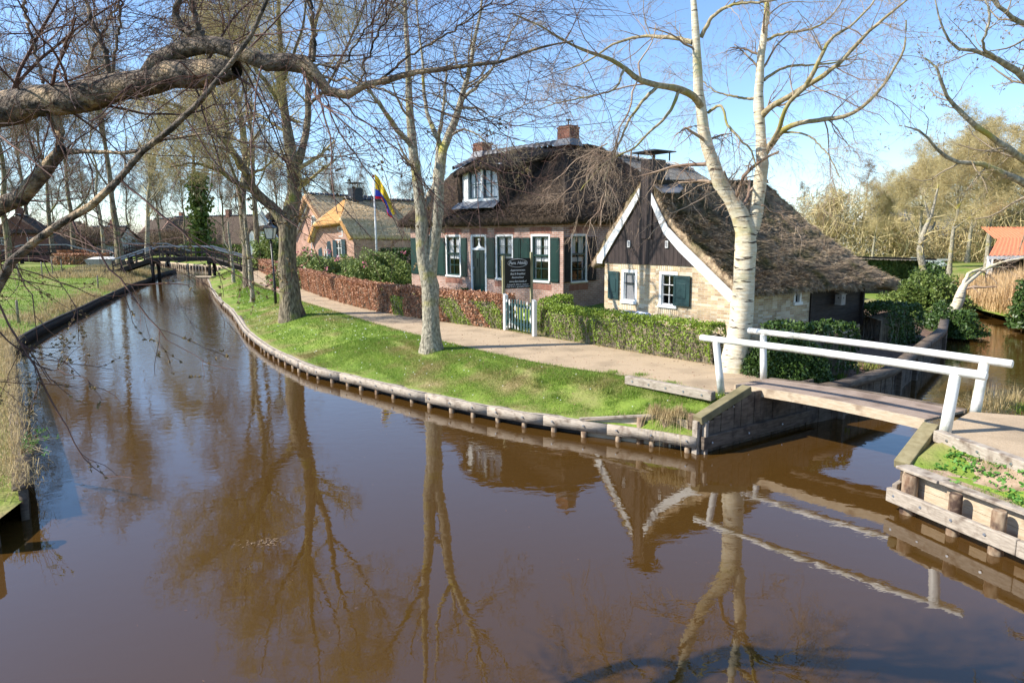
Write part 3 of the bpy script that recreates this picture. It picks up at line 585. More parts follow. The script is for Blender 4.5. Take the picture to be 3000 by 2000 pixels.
def straw(top, n, count, ln, wd, seed, lift=.25):
    """loose reed ends lying down the slope, as thin triangles padded to quads"""
    rg = np.random.default_rng(seed); a, b = top.shape[:2]; i = rg.uniform(0, a-1.01, count); j = rg.uniform(0, b-1.01, count); ii = i.astype(int); jj = j.astype(int); fi = (i-ii)[:, None]; fj = (j-jj)[:, None]
    p = (top[ii, jj]*(1-fi)+top[ii+1, jj]*fi)*(1-fj)+(top[ii, jj+1]*(1-fi)+top[ii+1, jj+1]*fi)*fj; nn = n[ii, jj]
    down = unit(top[ii, jj]-top[ii+1, jj]); side = np.cross(down, nn); side = unit(side)
    d = unit(down+side*rg.normal(size=(count, 1))*.5+nn*rg.uniform(0, lift, (count, 1))); l = ln*rg.uniform(.4, 1.4, (count, 1)); w = wd*rg.uniform(.6, 1.4, (count, 1))
    q = p+nn*.004; V = np.stack([q-side*w, q+side*w, q+d*l+side*w*.5, q+d*l-side*w*.5], 1).reshape(-1, 3); return V, np.arange(count*4).reshape(-1, 4)
def roof(name, parts, m, parent, nst=0, ln=.12, wd=.008, amp=.03, lift=.25, smooth=True):
    L = []
    for k, (rows, thick, nu, nv) in enumerate(parts):
        V, Fq, top, n = thatch_patch(rows, thick, nu, nv, amp, k+len(name)); L.append((V, Fq))
        if nst: L.append(straw(top, n, int(nst*nu*nv/1000), ln, wd, k, lift))
    V, Fq = merge(L); return raw(name, V, Fq, m, parent, smooth)
def ridge_tiles(name, a, b, m, parent, r=.16, ln=.34, mj=None):
    a = np.array(a, float); b = np.array(b, float); d = b-a; L = np.linalg.norm(d); d /= L; s = np.cross(d, (0, 0, 1)); s /= np.linalg.norm(s); up = np.cross(s, d); n = int(L/ln)
    V = []; Fq = []; K = 7
    for i in range(n):
        for e, (t, rr) in enumerate(((i*ln, r*1.12), (i*ln+.06, r*1.12), (i*ln+.065, r), ((i+1)*ln+.01, r*.93))):
            for k in range(K):
                an = math.pi*(k/(K-1)); V.append(a+d*t+s*math.cos(an)*rr*1.15+up*(math.sin(an)*rr*.85-.05))
        b0 = i*4*K
        for e in range(3):
            for k in range(K-1): Fq.append((b0+e*K+k, b0+e*K+k+1, b0+(e+1)*K+k+1, b0+(e+1)*K+k))
    o = raw(name, np.array(V), np.array(Fq), m, parent)
    if mj:
        mb = MB()
        for i in range(n+1): 
            c = a+d*(i*ln); pts = [c+s*math.cos(math.pi*k/6)*r*1.22+up*(math.sin(math.pi*k/6)*r*.95-.04) for k in range(7)]; mb.tube(pts, .028, 5)
        mb.build('mortar_joint', mj, o)
    return o
def chimney(parent, c, w, d, z0, z1, u, m, cap=True, leadw=True, name='chimney'):
    mb = MB(); mb.box((c[0], c[1], (z0+z1)/2), (w/2, d/2, (z1-z0)/2), u); mb.box((c[0], c[1], z1+.04), (w/2+.025, d/2+.025, .04), u); mb.box((c[0], c[1], z1+.1), (w/2-.03, d/2-.03, .03), u); o = mb.build(name, m, parent)
    return o
def arch_soldier(mb, o, d, nrm, a0, a1, z, h=.24):
    n = int((a1-a0+.16)/.072); 
    for i in range(n):
        f = (i+.5)/n; a = a0-.08+(a1-a0+.16)*f; mb.box(o+d*a+nrm*.003+np.array((0, 0, z+h/2+.01-o[2]+.035*(1-(2*f-1)**2))), (.029, .006, h/2), d+np.array((0, 0, -(f-.5)*.0)), nrm, (0, 0, 1))
M_brick2 = brick('brick_dark_red', (.22, .085, .055), (.15, .055, .04), (.27, .22, .19), .21, .065, .012)
M_sold = mat('soldier_brick', (.34, .17, .12), (.26, .11, .08), 9, .9, .002, island=True)
M_soldy = mat('soldier_brick_yellow', (.58, .42, .24), (.66, .58, .44), 9, .9, .002, island=True)
# ------------------------------------------------------------------ brick farmhouse
M_th1 = mat('old_dark_thatch', (.024, .0175, .013), (.125, .084, .055), 9, .95, .03, (1, 1, 1), c3=(.055, .04, .03), s3=1.2, bs=38, lo=.35, hi=.7)
M_th2 = mat('grey_thatch', (.26, .22, .18), (.46, .41, .34), 9, .95, .03, bs=30)
fa = Fr((1.94, 25.68), -42.43); u, v = fa.u, fa.v; nf = -v; T0 = fa(0, 0, .7)
t = thing('farmhouse', fa(5, 3, .7), 'pink brick farmhouse with dark thatched roof, dormer window and green shutters', 'house'); FH = t
ZE = 3.93; o = fa(0, 0, .6)
OPS = [(.69, 1.73, 1.53, 3.36), (2.77, 3.83, 1.53, 3.36), (4.42, 5.46, .8, 3.36), (6.17, 7.25, 1.53, 3.36), (8.3, 9.3, 1.53, 3.36)]
mb = MB(); wallgrid(mb, o, u, 10.02, -.2, ZE, OPS, nf)
mb.quad(fa(10.02, 0, -.2), fa(10.02, 8, -.2), fa(10.02, 8, ZE+.8), fa(10.02, 0, ZE))
mb.build('front_wall', M_brick, t)
mb = MB(); wallgrid(mb, o, v, 14, -.2, ZE, [(.4, 1.33, 1.53, 3.36)], -u); mb.build('side_wall', M_brick, t)
for q in [(o, u, nf, a, b, 3.36) for (a, b, c_, e) in OPS]+[(o, u, nf, a, b, 1.2, .22) for (a, b, c_, e) in OPS[:2]+OPS[3:]]+[(o, v, -u, .4, 1.33, 3.36), (o, v, -u, .4, 1.33, 1.2, .22)]: mb = MB(); arch_soldier(mb, *q); mb.build('soldier_course', M_sold, t)
mb = MB(); mb.box((fa(5.0, -.05, ZE-.03)), (5.05, .05, .06), u); mb.box(fa(.05, 7, ZE-.03)-u*.1, (7, .05, .06), v); mb.build('eaves_board', mat('eaves_board', (.2, .075, .04), None, 3, .7), t)
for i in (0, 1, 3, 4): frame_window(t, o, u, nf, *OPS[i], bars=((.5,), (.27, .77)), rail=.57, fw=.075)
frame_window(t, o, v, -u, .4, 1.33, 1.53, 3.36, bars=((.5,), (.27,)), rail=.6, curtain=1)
for a, b in ((.2, .64), (1.78, 2.28), (2.32, 2.72), (3.88, 4.38), (5.72, 6.12), (7.3, 7.8), (7.82, 8.25), (9.35, 9.97)): shutter(t, o, u, nf, a, b, 1.55, 3.24, M_green)
for a, b in ((.02, .37), (1.36, 1.84)): shutter(t, o, v, -u, a, b, 1.57, 3.26, M_tar, lab='dark shutter in the shade of the side wall')
# door
Pf = lambda a, z, k=0: o+u*a-nf*k+np.array((0, 0, z-o[2]))
mb = MB(); bx = lambda a, b, c, e, dep, th: mb.box(Pf((a+b)/2, (c+e)/2, dep), ((b-a)/2, th/2, (e-c)/2), u, nf)
bx(4.42, 4.52, .8, 3.36, .03, .1); bx(5.36, 5.46, .8, 3.36, .03, .1); bx(4.52, 5.36, 3.28, 3.36, .03, .098); bx(4.52, 5.36, 2.72, 2.8, .02, .12); bx(4.4, 5.48, .72, .82, .0, .2)
df = mb.build('door_frame', M_white, t, .004)
mb = MB(); mb.prism([Pf(4.54, 2.8, .05), Pf(4.7, 2.83, .05), Pf(4.88, 2.9, .05), Pf(4.925, 3.1, .05), Pf(4.955, 3.1, .05), Pf(5.0, 2.9, .05), Pf(5.18, 2.83, .05), Pf(5.34, 2.8, .05)], nf*.03)
mb.tube([Pf(4.94, 3.1, .04), Pf(4.94, 3.16, .04), Pf(4.94, 3.2, .04)], [.03, .075, .06], 10); mb.build('fanlight_ornament', M_white, df)
mb = MB(); mb.quad(Pf(4.52, 2.8, .08), Pf(5.36, 2.8, .08), Pf(5.36, 3.28, .08), Pf(4.52, 3.28, .08)); mb.build('pane', M_glass, df)
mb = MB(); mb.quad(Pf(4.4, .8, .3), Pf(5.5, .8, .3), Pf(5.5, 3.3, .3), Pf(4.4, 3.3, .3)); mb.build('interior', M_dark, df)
mb = MB(); bx(4.525, 5.355, .825, 2.71, .06, .05)
for a in (4.66, 4.94, 5.22): bx(a-.012+.14*0, a+.012, 1.3, 2.6, .03, .014)
for a in (4.72, 5.16): bx(a-.1, a+.1, 2.0, 2.36, .028, .02)
bx(4.56, 5.32, 1.18, 1.22, .028, .02); dr = mb.build('door', M_green, t, .004)
mb = MB(); mb.tube([Pf(5.28, 1.75, .02), Pf(5.28, 1.95, .0), Pf(5.28, 2.0, .02)], .012, 8); mb.build('handle', M_bolt, dr)
# roof
TH = .32; zr = 7.27; e0 = 3.98
rows_f = [[fa(-.45, -.42, e0), fa(5, -.45, e0), fa(10.6, -.42, e0)], [fa(.3, .35, 4.5), fa(5, .35, 4.5), fa(10.2, .35, 4.5)], [fa(2.2, 2.4, 6.35), fa(5.5, 2.4, 6.4), fa(9.9, 2.4, 6.35)], [fa(3.3, 4.0, zr), fa(6, 4.0, zr), fa(9.4, 4.0, zr)]]
rows_h = [[fa(-.42, 8.2, e0), fa(-.45, 4, e0), fa(-.45, -.42, e0)], [fa(.35, 8, 4.62), fa(.35, 4.3, 4.66), fa(.3, .35, 4.62)], [fa(2.1, 7.2, 6.2), fa(2.15, 4.8, 6.3), fa(2.2, 2.4, 6.35)], [fa(3.45, 6.3, 7.3), fa(3.4, 5.2, 7.36), fa(3.3, 4.0, zr)]]
rows_l = [[fa(10.6, -.42, e0), fa(10.75, 4, e0-.1), fa(10.7, 8.2, e0-.1)], [fa(10.2, .35, 4.62), fa(10.3, 4, 4.66), fa(10.3, 8, 4.62)], [fa(9.9, 2.4, 6.35), fa(9.9, 4.5, 6.4), fa(9.9, 6, 6.3)], [fa(9.4, 4.0, zr), fa(9.4, 4.2, zr), fa(9.4, 4.4, zr)]]
rows_b = [[fa(10.7, 8.3, e0), fa(5, 8.3, e0), fa(-.4, 8.3, e0)], [fa(9.4, 4.0, zr), fa(6, 4.0, zr), fa(3.3, 4.0, zr)]]
rf = roof('roof', [(rows_f, TH, 140, 76), (rows_h, TH, 90, 60), (rows_l, TH, 50, 40), (rows_b, TH, 20, 10)], M_th1, t, 6500, .11, .006, .04)
# dormer
ch = fa(0, 0, 0)
dz = MB(); dv = .42
def Dm(U, z, k=0): return fa(U, dv+k, z)
OPD = [(4.35, 6.62, 4.78, 6.06)]
ddr = [[Dm(3.65, 6.06, -.3), Dm(5.2, 6.36, -.38), Dm(6.85, 6.04, -.3)], [Dm(3.5, 6.35, .6), Dm(5.4, 6.72, .6), Dm(7.6, 6.3, .6)], [Dm(3.2, 6.75, 1.9), Dm(5.4, 7.05, 1.9), Dm(8.0, 6.7, 1.9)], [Dm(3.1, 6.95, 2.9), Dm(5.6, 7.3, 3.0), Dm(8.2, 6.95, 2.9)]]
sl_ = [[Dm(3.98, 4.5, -.05), Dm(3.6, 4.75, .0), Dm(3.2, 4.75, .1)], [Dm(3.98, 5.4, -.1), Dm(3.5, 5.5, .3), Dm(3.1, 5.5, .9)], [Dm(4.0, 6.1, -.15), Dm(3.5, 6.3, .8), Dm(3.1, 6.4, 1.7)]]
sr_ = [[Dm(6.8, 4.5, -.05), Dm(7.2, 4.75, .0), Dm(7.7, 4.75, .1)], [Dm(6.85, 5.4, -.1), Dm(7.3, 5.5, .3), Dm(7.8, 5.5, .9)], [Dm(6.9, 6.1, -.15), Dm(7.4, 6.3, .8), Dm(8.0, 6.4, 1.7)]]
def side_cheek(U, s):     # thick rounded cheek of the dormer running back into the roof
    return [[Dm(U, 4.42, -.05), Dm(U+s*.12, 4.42, .3), Dm(U+s*.25, 4.42, 3)], [Dm(U, 5.3, -.12), Dm(U+s*.12, 5.3, .3), Dm(U+s*.3, 5.3, 3)], [Dm(U, 6.15, -.2), Dm(U+s*.12, 6.3, .3), Dm(U+s*.3, 6.6, 3)]]
dm = roof('dormer', [(ddr, .24, 60, 34), (side_cheek(4.0, -1), .2, 24, 24), (side_cheek(6.42, 1), .2, 24, 24)], M_th1, t, 5500, .08, .006, .02)
mb = MB(); wo = fa(-.3, dv+.02, 4.72); c = lambda a, b, e, f, dep, th: mb.box(wo+u*((a+b)/2)-nf*dep+np.array((0, 0, (e+f)/2-4.6)), ((b-a)/2, th/2, (f-e)/2), u, nf)
c(4.27, 4.42, 4.66, 6.15, 0, .12); c(6.36, 6.74, 4.66, 6.15, 0, .12); c(4.42, 6.36, 6.0, 6.15, 0, .118); c(4.3, 6.7, 4.6, 4.76, -.02, .18); c(5.36, 5.5, 4.76, 6.0, 0, .116)
dw = mb.build('window_surround', M_white, dm, .005)
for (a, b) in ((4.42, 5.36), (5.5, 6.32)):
    mb = MB(); m0 = .055
    c(a, a+m0, 4.77, 6.0, .01, .05); c(b-m0, b, 4.77, 6.0, .01, .05); c(a+m0, b-m0, 5.945, 6.0, .01, .048); c(a+m0, b-m0, 4.77, 4.83, .01, .048); c((a+b)/2-.03, (a+b)/2+.03, 4.83, 5.945, .01, .046); c(a+m0, b-m0, 5.36, 5.4, .012, .03)
    mb.build('casement', mat('slate_green', (.025, .05, .06), (.035, .065, .075), 4, .4), dm)
    mb = MB(); mb.quad(*[wo+u*x-nf*.035+np.array((0, 0, z-4.6)) for x, z in ((a, 4.77), (b, 4.77), (b, 6.0), (a, 6.0))]); mb.build('pane', M_glass, dm)
    mb = MB(); mb.quad(*[wo+u*x-nf*.12+np.array((0, 0, z-4.6)) for x, z in ((a-.05, 4.75), (b+.05, 4.75), (b+.05, 6.02), (a-.05, 6.02))]); mb.build('sky_sheen_sheet', mat('painted_sky_sheen', (.36, .42, .5), (.45, .5, .58), 2, .8), dm)  # bluish sheet behind the glass, sky reflection of the panes put into its colour
mb = MB(); n_ = 7
for i in range(n_):
    a, b = 3.9+i*(2.75/n_), 3.9+(i+1)*(2.75/n_); k = .012*(i % 2)
    P4 = [fa(a, dv-.03, 4.8+k), fa(b, dv-.03, 4.8+k), fa(b+.12*(i/n_), dv-.5, 4.46+k), fa(a+.1*((i)/n_)-.05*(1-i/n_), dv-.5, 4.46+k)]; mb.prism(P4, (0, 0, .02))
mb.build('lead_apron', M_lead, dm)
# ridge tiles and chimneys
ridge_tiles('ridge_tiles', fa(9.4, 4.0, zr+.03), fa(4.0, 4.0, zr+.05), M_tile, rf, .27, .36)
ridge_tiles('hip_tiles', fa(9.9, 2.6, 6.6), fa(9.4, 4.0, zr+.03), M_tile, rf, .2, .3)
for (U, z1) in ((9.35, 7.76), (3.5, 7.9)):
    cc = fa(U, 4.0, 0); q = chimney(t, cc, .72, .62, zr-.3, z1, u, M_brick2)
    mb = MB(); b = .5
    s4 = [fa(U-.5, 3.55, zr-.1), fa(U+.5, 3.55, zr-.1), fa(U+.5, 4.45, zr-.1), fa(U-.5, 4.45, zr-.1)]; t4 = [fa(U-.375, 3.68, zr+.2), fa(U+.375, 3.68, zr+.2), fa(U+.375, 4.32, zr+.2), fa(U-.375, 4.32, zr+.2)]
    for i in range(4): mb.quad(s4[i], s4[(i+1) % 4], t4[(i+1) % 4], t4[i])
    mb.build('lead_flashing', M_lead, q)
    if U < 5: mb = MB(); mb.tube([cc+(0, 0, z1+.1), cc+(0, 0, z1+.4)], .03, 8); mb.tube([cc+(0, 0, z1+.38), cc+(0, 0, z1+.4), cc+(0, 0, z1+.42)], [.12, .13, .05], 10); mb.build('flue_cap', M_iron, q)
# barn wing behind
zb = 7.2
rb = [[fa(-1.6, 5.6, 2.6), fa(-1.8, 11, 2.6), fa(-1.8, 17.5, 2.6)], [fa(.9, 5.9, 4.55), fa(.9, 11, 4.5), fa(.9, 17, 4.4)], [fa(4.0, 5.8, zb), fa(4.0, 10, zb-.15), fa(4.0, 14.6, zb-.42)]]
rl = [[fa(9.8, 17.5, 2.6), fa(9.8, 11, 2.6), fa(9.8, 6, 2.6)], [fa(4.0, 14.6, zb-.42), fa(4.0, 10, zb-.15), fa(4.0, 5.8, zb)]]
rk = [[fa(-1.8, 17.5, 2.6), fa(4, 18.5, 2.6), fa(9.8, 17.5, 2.6)], [fa(4.0, 14.6, zb-.42), fa(4.0, 14.7, zb-.43), fa(4.0, 14.8, zb-.44)]]
bw_ = roof('barn_roof', [(rb, .3, 110, 50), (rl, .3, 20, 10), (rk, .3, 50, 30)], M_th2, t, 5500, .08, .006, .02)
ridge_tiles('ridge_tiles', fa(4.0, 5.4, zb+.05), fa(4.0, 14.6, zb-.38), M_tile, bw_, .14, .3, M_cement)
# ------------------------------------------------------------------ cottage
M_th3 = mat('mossy_thatch', (.2, .135, .085), (.6, .46, .3), 7, .95, .05, c3=(.13, .12, .045), s3=1.6, t3=(.5, .68), bs=24, lo=.3, hi=.68)
fc = Fr((2.97, 21.84), -36.54); cu, cv = fc.u, fc.v; nc = -cv
CT = t = thing('cottage', fc(-2.4, 3, .5), 'low yellow brick cottage with black boarded gable, white bargeboards and mossy thatch', 'cottage')
C = lambda U, V, z: fc(-U, V, z)      # U now runs to the right
co = C(0, 0, .4)
OPC = [(.76, 1.41, 1.25, 2.27), (2.28, 2.96, 1.24, 2.27)]
mb = MB(); wallgrid(mb, co, -cu, 4.86, -.4, 1.87, [(a, b, z0, 1.87) for a, b, z0, z1 in OPC], nc)
wallgrid(mb, co, -cu, 3.98, 1.87, 2.45, [(a, b, 1.87, z1) for a, b, z0, z1 in OPC], nc); mb.quad(C(3.98, 0, 1.87), C(4.86, 0, 1.87), C(3.98, 0, 2.45))
mb.build('gable_wall', M_yell, t)
M_yells = M_yell
sv = 3.7
mb = MB(); so_ = C(4.86, 0, .4); wallgrid(mb, so_, cv, sv, -.5, 1.95, [(2.8, 3.2, 1.3, 1.74)], -cu)
mb.quad(C(4.86, sv+.03, -.5), C(4.86, 6.75, -.5), C(4.86, 6.75, .42), C(4.86, sv+.03, .42)); mb.quad(C(4.86, 6.75, -.5), C(4.86, 6.75, .42), C(0, 6.75, .42), C(0, 6.75, -.5)); mb.build('side_wall', M_yell, t)
mb = MB()
for i in range(7): mb.box(C(4.8, (sv+6.8)/2, .5+i*.2), (1.55, .015, .098), cv, -cu)
mb.box(C(4.86, sv+.02, 1.15), (.05, .05, .75), cv); mb.box(C(4.86, 6.8, 1.1), (.05, .05, .72), cv); mb.build('weatherboarding', M_tar, t, .003)
for q in ((.76, 1.41, 2.27, .14), (2.28, 2.96, 2.27, .14), (.76, 1.41, 1.0, .2), (2.28, 2.96, 1.0, .2)): mb = MB(); arch_soldier(mb, co, -cu, nc, *q); mb.build('soldier_course', M_soldy, t)
# black boarding
bpts = []; x = .0; mb = MB()
def gz(U): return 2.43+(U-(-.1))*1.26 if U < 1.75 else np.interp(U, [1.75, 2.0, 2.61, 3.2, 3.98, 4.8], [4.75, 4.42, 3.47, 3.0, 2.44, 1.85])
while x < 3.95:
    w = .155; a, b = x, min(x+w, 3.97); 
    if a < 2.13 and b > 1.5: pass
    mb.prism([C(a+.004, -.03, 2.45), C(b-.004, -.03, 2.45), C(b-.004, -.03, max(2.46, gz(b)-.03)), C((a+b)/2, -.03, max(2.46, gz((a+b)/2)-.03)), C(a+.004, -.03, max(2.46, gz(a)-.03))], cv*.025+np.array((0, 0, 0)))
    x += w
mb.build('gable_boarding', M_black, t)
mb = MB(); mb.prism([C(.02, .0, 2.45), C(3.95, .0, 2.45), C(1.75, .0, 4.7)], cv*.01); mb.build('gable_backing', M_tar, t)
for i in range(3): pass
mb = MB(); 
for i in range(3): mb.box(C(1.595+i*.155, -.055, 4.35), (.074, .016, 1.14), cu)
mb.box(C(1.52, .22, 5.08), (.016, .26, .4), cu); mb.box(C(1.965, .22, 4.98), (.016, .26, .5), cu); mb.box(C(1.745, .47, 5.08), (.235, .016, .4), cu)
wc = mb.build('boarded_flue', M_black, t, .003)
# white bargeboards
def board(pts, w, name='bargeboard'):
    mb = MB(); P_ = [C(a, -.06, z) for a, z in pts]; Q_ = [C(a+dx, -.06, z+dz) for (a, z), (dx, dz) in zip(pts, w)]
    mb.prism(P_+Q_[::-1], nc*.035); return mb.build(name, M_white, t, .004)
mb = MB(); mb.prism([C(-.27, -.06, 2.43), C(-.03, -.06, 2.43), C(-.03, -.06, 2.5), C(1.5, -.06, 4.42), C(1.5, -.06, 4.7), C(-.27, -.06, 2.63)], nc*.035); mb.build('bargeboard', M_white, t, .004)
cur = [(1.97, 4.52), (2.3, 4.0), (2.61, 3.54), (3.2, 3.06), (3.8, 2.62), (4.4, 2.17), (4.92, 1.79)]
lo_ = [(1.97, 4.2), (2.19, 3.82), (2.48, 3.34), (3.04, 2.85), (3.64, 2.41), (4.24, 1.96), (4.78, 1.55)]
mb = MB()
for i in range(6): mb.prism([C(*q) for q in ((lo_[i][0], -.06, lo_[i][1]), (lo_[i+1][0], -.06, lo_[i+1][1]), (cur[i+1][0], -.06, cur[i+1][1]), (cur[i][0], -.06, cur[i][1]))], nc*.035)
mb.build('bargeboard', M_white, t)
# windows, shutters, vents
def cwin(a, b, z0, z1, sash, bars): return frame_window(t, co, -cu, nc, a, b, z0, z1, fw=.085, bars=bars, ms=sash, curtain=0, sw=.03, bw=.02)
cwin(.76, 1.41, 1.25, 2.27, M_white, ((), ())); mb = MB(); mb.box(C(1.085, .09, 1.76), (.23, .004, .42), cu); mb.build('grey_blind', mat('grey_screen', (.2, .2, .21), (.26, .26, .27), 30, .8), t)
w = cwin(2.28, 2.96, 1.24, 2.27, M_white, ((.5,), (.33, .66)))
shutter(t, co, -cu, nc, .2, .66, 1.34, 2.2, M_teal, 2, lab='open green shutter left of the screened window'); shutter(t, co, -cu, nc, 2.86, 3.44, 1.32, 2.18, M_teal, 2, .05, lab='half-closed green shutter partly covering the window')
for U in (1.075, 2.565):
    mb = MB(); mb.box(C(U, -.05, 3.05), (.05, .02, .1), cu); mb.build('vent', M_white, t); mb = MB(); mb.box(C(U, -.072, 3.05), (.032, .004, .075), cu); mb.build('vent_grille', mat('grey_screen', (.2, .2, .2)), t)
frame_window(t, so_, cv, -cu, 2.8, 3.2, 1.3, 1.74, fw=.09, bars=((), ()), curtain=0, sash=False)
# thatch of the cottage: steep left slope, broad flared right slope with hipped far end
rR = [[C(5.2, -.03, 1.84), C(5.25, 3, 1.84), C(5.3, 8.3, 1.72)],
      [C(4.4, -.03, 2.39), C(4.45, 3, 2.42), C(4.45, 7.9, 2.25)], [C(3.3, -.03, 3.2), C(3.4, 3, 3.28), C(3.4, 7.1, 3.15)], [C(2.5, -.03, 3.95), C(2.6, 3, 4.08), C(2.6, 6.2, 4.0)],
      [C(1.98, -.03, 4.78), C(2.1, 1, 4.8), C(2.05, 3, 4.92), C(2.0, 5.3, 4.95)]]
rL = [[C(-.75, 7.6, 1.9), C(-.72, 3, 2.3), C(-.66, -.03, 2.4)], [C(.6, 6.6, 3.4), C(.5, 3, 3.75), C(.3, -.03, 3.56)], [C(2.0, 5.3, 4.95), C(1.9, 3, 4.93), C(1.5, -.03, 4.92)]]
rE = [[C(5.3, 8.3, 1.58), C(2.5, 8.7, 1.6), C(-.75, 7.8, 1.8)], [C(3.4, 7.1, 3.1), C(2, 7.2, 3.1), C(.6, 6.7, 3.2)], [C(2.1, 5.3, 4.95), C(2.0, 5.35, 4.95), C(1.9, 5.3, 4.95)]]
rt = roof('roof', [(rR, .2, 150, 80), (rL, .2, 60, 40), (rE, .2, 60, 30)], M_th3, t, 14000, .15, .009, .06, .55)
mb = MB(); mb.bar(C(1.98, .1, 4.84), C(2.05, 5.3, 5.03), .34, .1); mb.build('ridge_cap', mat('dark_turf', (.04, .03, .02), (.07, .055, .035), 6, .95, .03), rt)
mb = MB(); cc = C(1.745, .21, 0); mb.box((cc[0], cc[1], 5.2), (.16, .16, .25), cu); 
cf = mb.build('chimney', M_iron, t)
mb = MB(); cc2 = C(1.75, .2, 0)
for a, b in ((-.42, -.3), (.42, -.3), (-.42, .34), (.42, .34)): p = cc2-cu*a*.75+cv*b; mb.bar((*p[:2], 5.45), (*p[:2], 5.69), .035, .035, up=(1, 0, 0))
mb.build('cap_posts', M_iron, cf)
mb = MB(); P4 = [cc2+q+np.array((0, 0, 5.68)) for q in (-cu*.5-cv*.42, cu*.5-cv*.42, cu*.5+cv*.42, -cu*.5+cv*.42)]; mb.prism([p[:3] for p in P4], (0, 0, .03)); ap = cc2+np.array((0, 0, 5.8))
for i in range(4): mb.quad(P4[i]+(0, 0, .03), P4[(i+1) % 4]+(0, 0, .03), ap)
mb.build('chimney_cap', M_iron, cf)
mb = MB(); mb.prism([C(2.0, -.03, 4.72), C(2.3, -.0, 4.5), C(2.5, .5, 4.5), C(2.4, .8, 4.65), C(2.0, .8, 4.9)], (0, 0, .03)); mb.prism([C(2.02, .35, 4.72), C(2.2, .4, 4.62), C(2.2, .6, 4.66), C(2.02, .6, 5.0)], cu*.03); mb.build('lead_flashing', M_lead, cf)
# ------------------------------------------------------------------ yellow thatched house
M_th4 = mat('straw_thatch', (.5, .36, .19), (.8, .62, .38), 7, .95, .03, c3=(.6, .46, .28), s3=.9, bs=26)
M_th5 = mat('new_reed', (.45, .23, .08), (.55, .31, .12), 9, .95, .02, bs=30)
def simple_window(parent, P, u, n, w, h, m=M_white, nx=2, nz=2, name='window'):
    mb = MB(); f = .06; bx = lambda x, z, hx, hz, d: mb.box(P+u*x+n*d+np.array((0, 0, z)), (hx, .03, hz), u)
    bx(-w/2+f/2, 0, f/2, h/2, 0); bx(w/2-f/2, 0, f/2, h/2, 0); bx(0, h/2-f/2, w/2-f, f/2, .002); bx(0, -h/2+f/2, w/2-f, f/2, .002)
    for i in range(1, nx): bx(-w/2+w*i/nx, 0, .02, h/2-f, .001)
    for i in range(1, nz): bx(0, -h/2+h*i/nz, w/2-f, .018, -.002)
    o = mb.build(name, m, parent); mb = MB(); q = P+n*.004; mb.quad(q-u*(w/2)-np.array((0, 0, h/2)), q+u*(w/2)-np.array((0, 0, h/2)), q+u*(w/2)+np.array((0, 0, h/2)), q-u*(w/2)+np.array((0, 0, h/2))); mb.build('pane', M_gdark, o); return o
M_gdark = mat('dark_glass', (.02, .025, .03), (.05, .06, .07), 1.5, .08, spec=.8)
apB, hL, hR, eR, vL = D(1011, 596, 53.), D(930, 664, 51.3), D(1009, 654, 49.9), D(1036, 704, 49.4), D(914, 712, 52.)
fE, fR = D(1222, 708, 53.), D(1222, 600, 56.5); apA, lA, rA = D(905, 577, 56.), D(862, 692, 58.), D(952, 652, 54.5); fA = D(1222, 594, 62.)
ug = eR-vL; ug[2] = 0; ug /= np.linalg.norm(ug); ng = np.array((ug[1], -ug[0], 0)); ng = ng if ng[1] < 0 else -ng
uz = np.array((0, 0, 1.)); drop = lambda p: np.array((p[0], p[1], .5)); up_ = lambda p, h=.3: p+uz*h
t = thing('thatched_house', (*((eR+vL)/2)[:2], .6), 'orange brick house with straw-yellow thatched roof and white jointed ridge tiles', 'house')
mb = MB(); mb.prism([drop(eR), eR, hR, hL, vL, drop(vL)], -ng*.2); mb.quad(drop(eR)-ng*.22, drop(fE)-ng*.22, fE-ng*.22, eR-ng*.22); mb.build('wall', M_orange, t)
mb = MB(); gA = rA-lA; gA[2] = 0; gA /= np.linalg.norm(gA); nA = np.array((gA[1], -gA[0], 0)); nA = nA if nA[1] < 0 else -nA
mb.prism([drop(rA), rA, apA-uz*.15, lA, drop(lA)], -nA*.2); mb.build('rear_wing_wall', M_orange, t)
o_ = ng*.35; k_ = unit(fE-eR)
rows = [[eR+o_+uz*-.05, (eR+fE)/2, fE], [hR+o_+uz*.12, (hR*.5+(fE*.62+fR*.38)*.5)+uz*.0, fE*.6+fR*.4], [apB*.45+hR*.55+uz*.1, apB*.22+hR*.28+(fE*.32+fR*.68)*.5, fE*.3+fR*.7], [apB, (apB+fR)/2, fR]]
rowsl = [[vL+o_, vL-ng*4], [hL+o_+uz*.1, hL-ng*4], [apB, apB-ng*4]]
rowsA = [[rA+nA*.4, fA*.35+rA*.65-uz*.5, fA-uz*1.8+(rA-apA)*.3], [apA+nA*.4, (apA+fA)/2, fA]]; rowsA2 = [[lA+nA*.4, lA-nA*6], [apA+nA*.4, apA-nA*6]]
rf = roof('roof', [([[up_(p) for p in r] for r in rows], .3, 90, 46), ([[up_(p, .2) for p in r] for r in rowsl], .25, 20, 20), ([[up_(p, .2) for p in r] for r in rowsA], .3, 50, 30), ([[up_(p, .15) for p in r] for r in rowsA2], .25, 16, 20)], M_th4, t, 3500, .15, .012, .03)
roof('half_hip', [([[hR+o_*1.3+uz*.14, (hR+hL)/2+o_*1.6+uz*.1, hL+o_*1.3+uz*.14], [apB*.5+hR*.5+o_*.5+uz*.3, (apB*.5+(hR+hL)*.25)+o_*.6+uz*.32, apB*.5+hL*.5+o_*.5+uz*.3], [apB+uz*.3+ug*.08, apB+uz*.32, apB+uz*.3-ug*.08]], .28, 40, 40)], M_th5, t, 0, amp=.012)
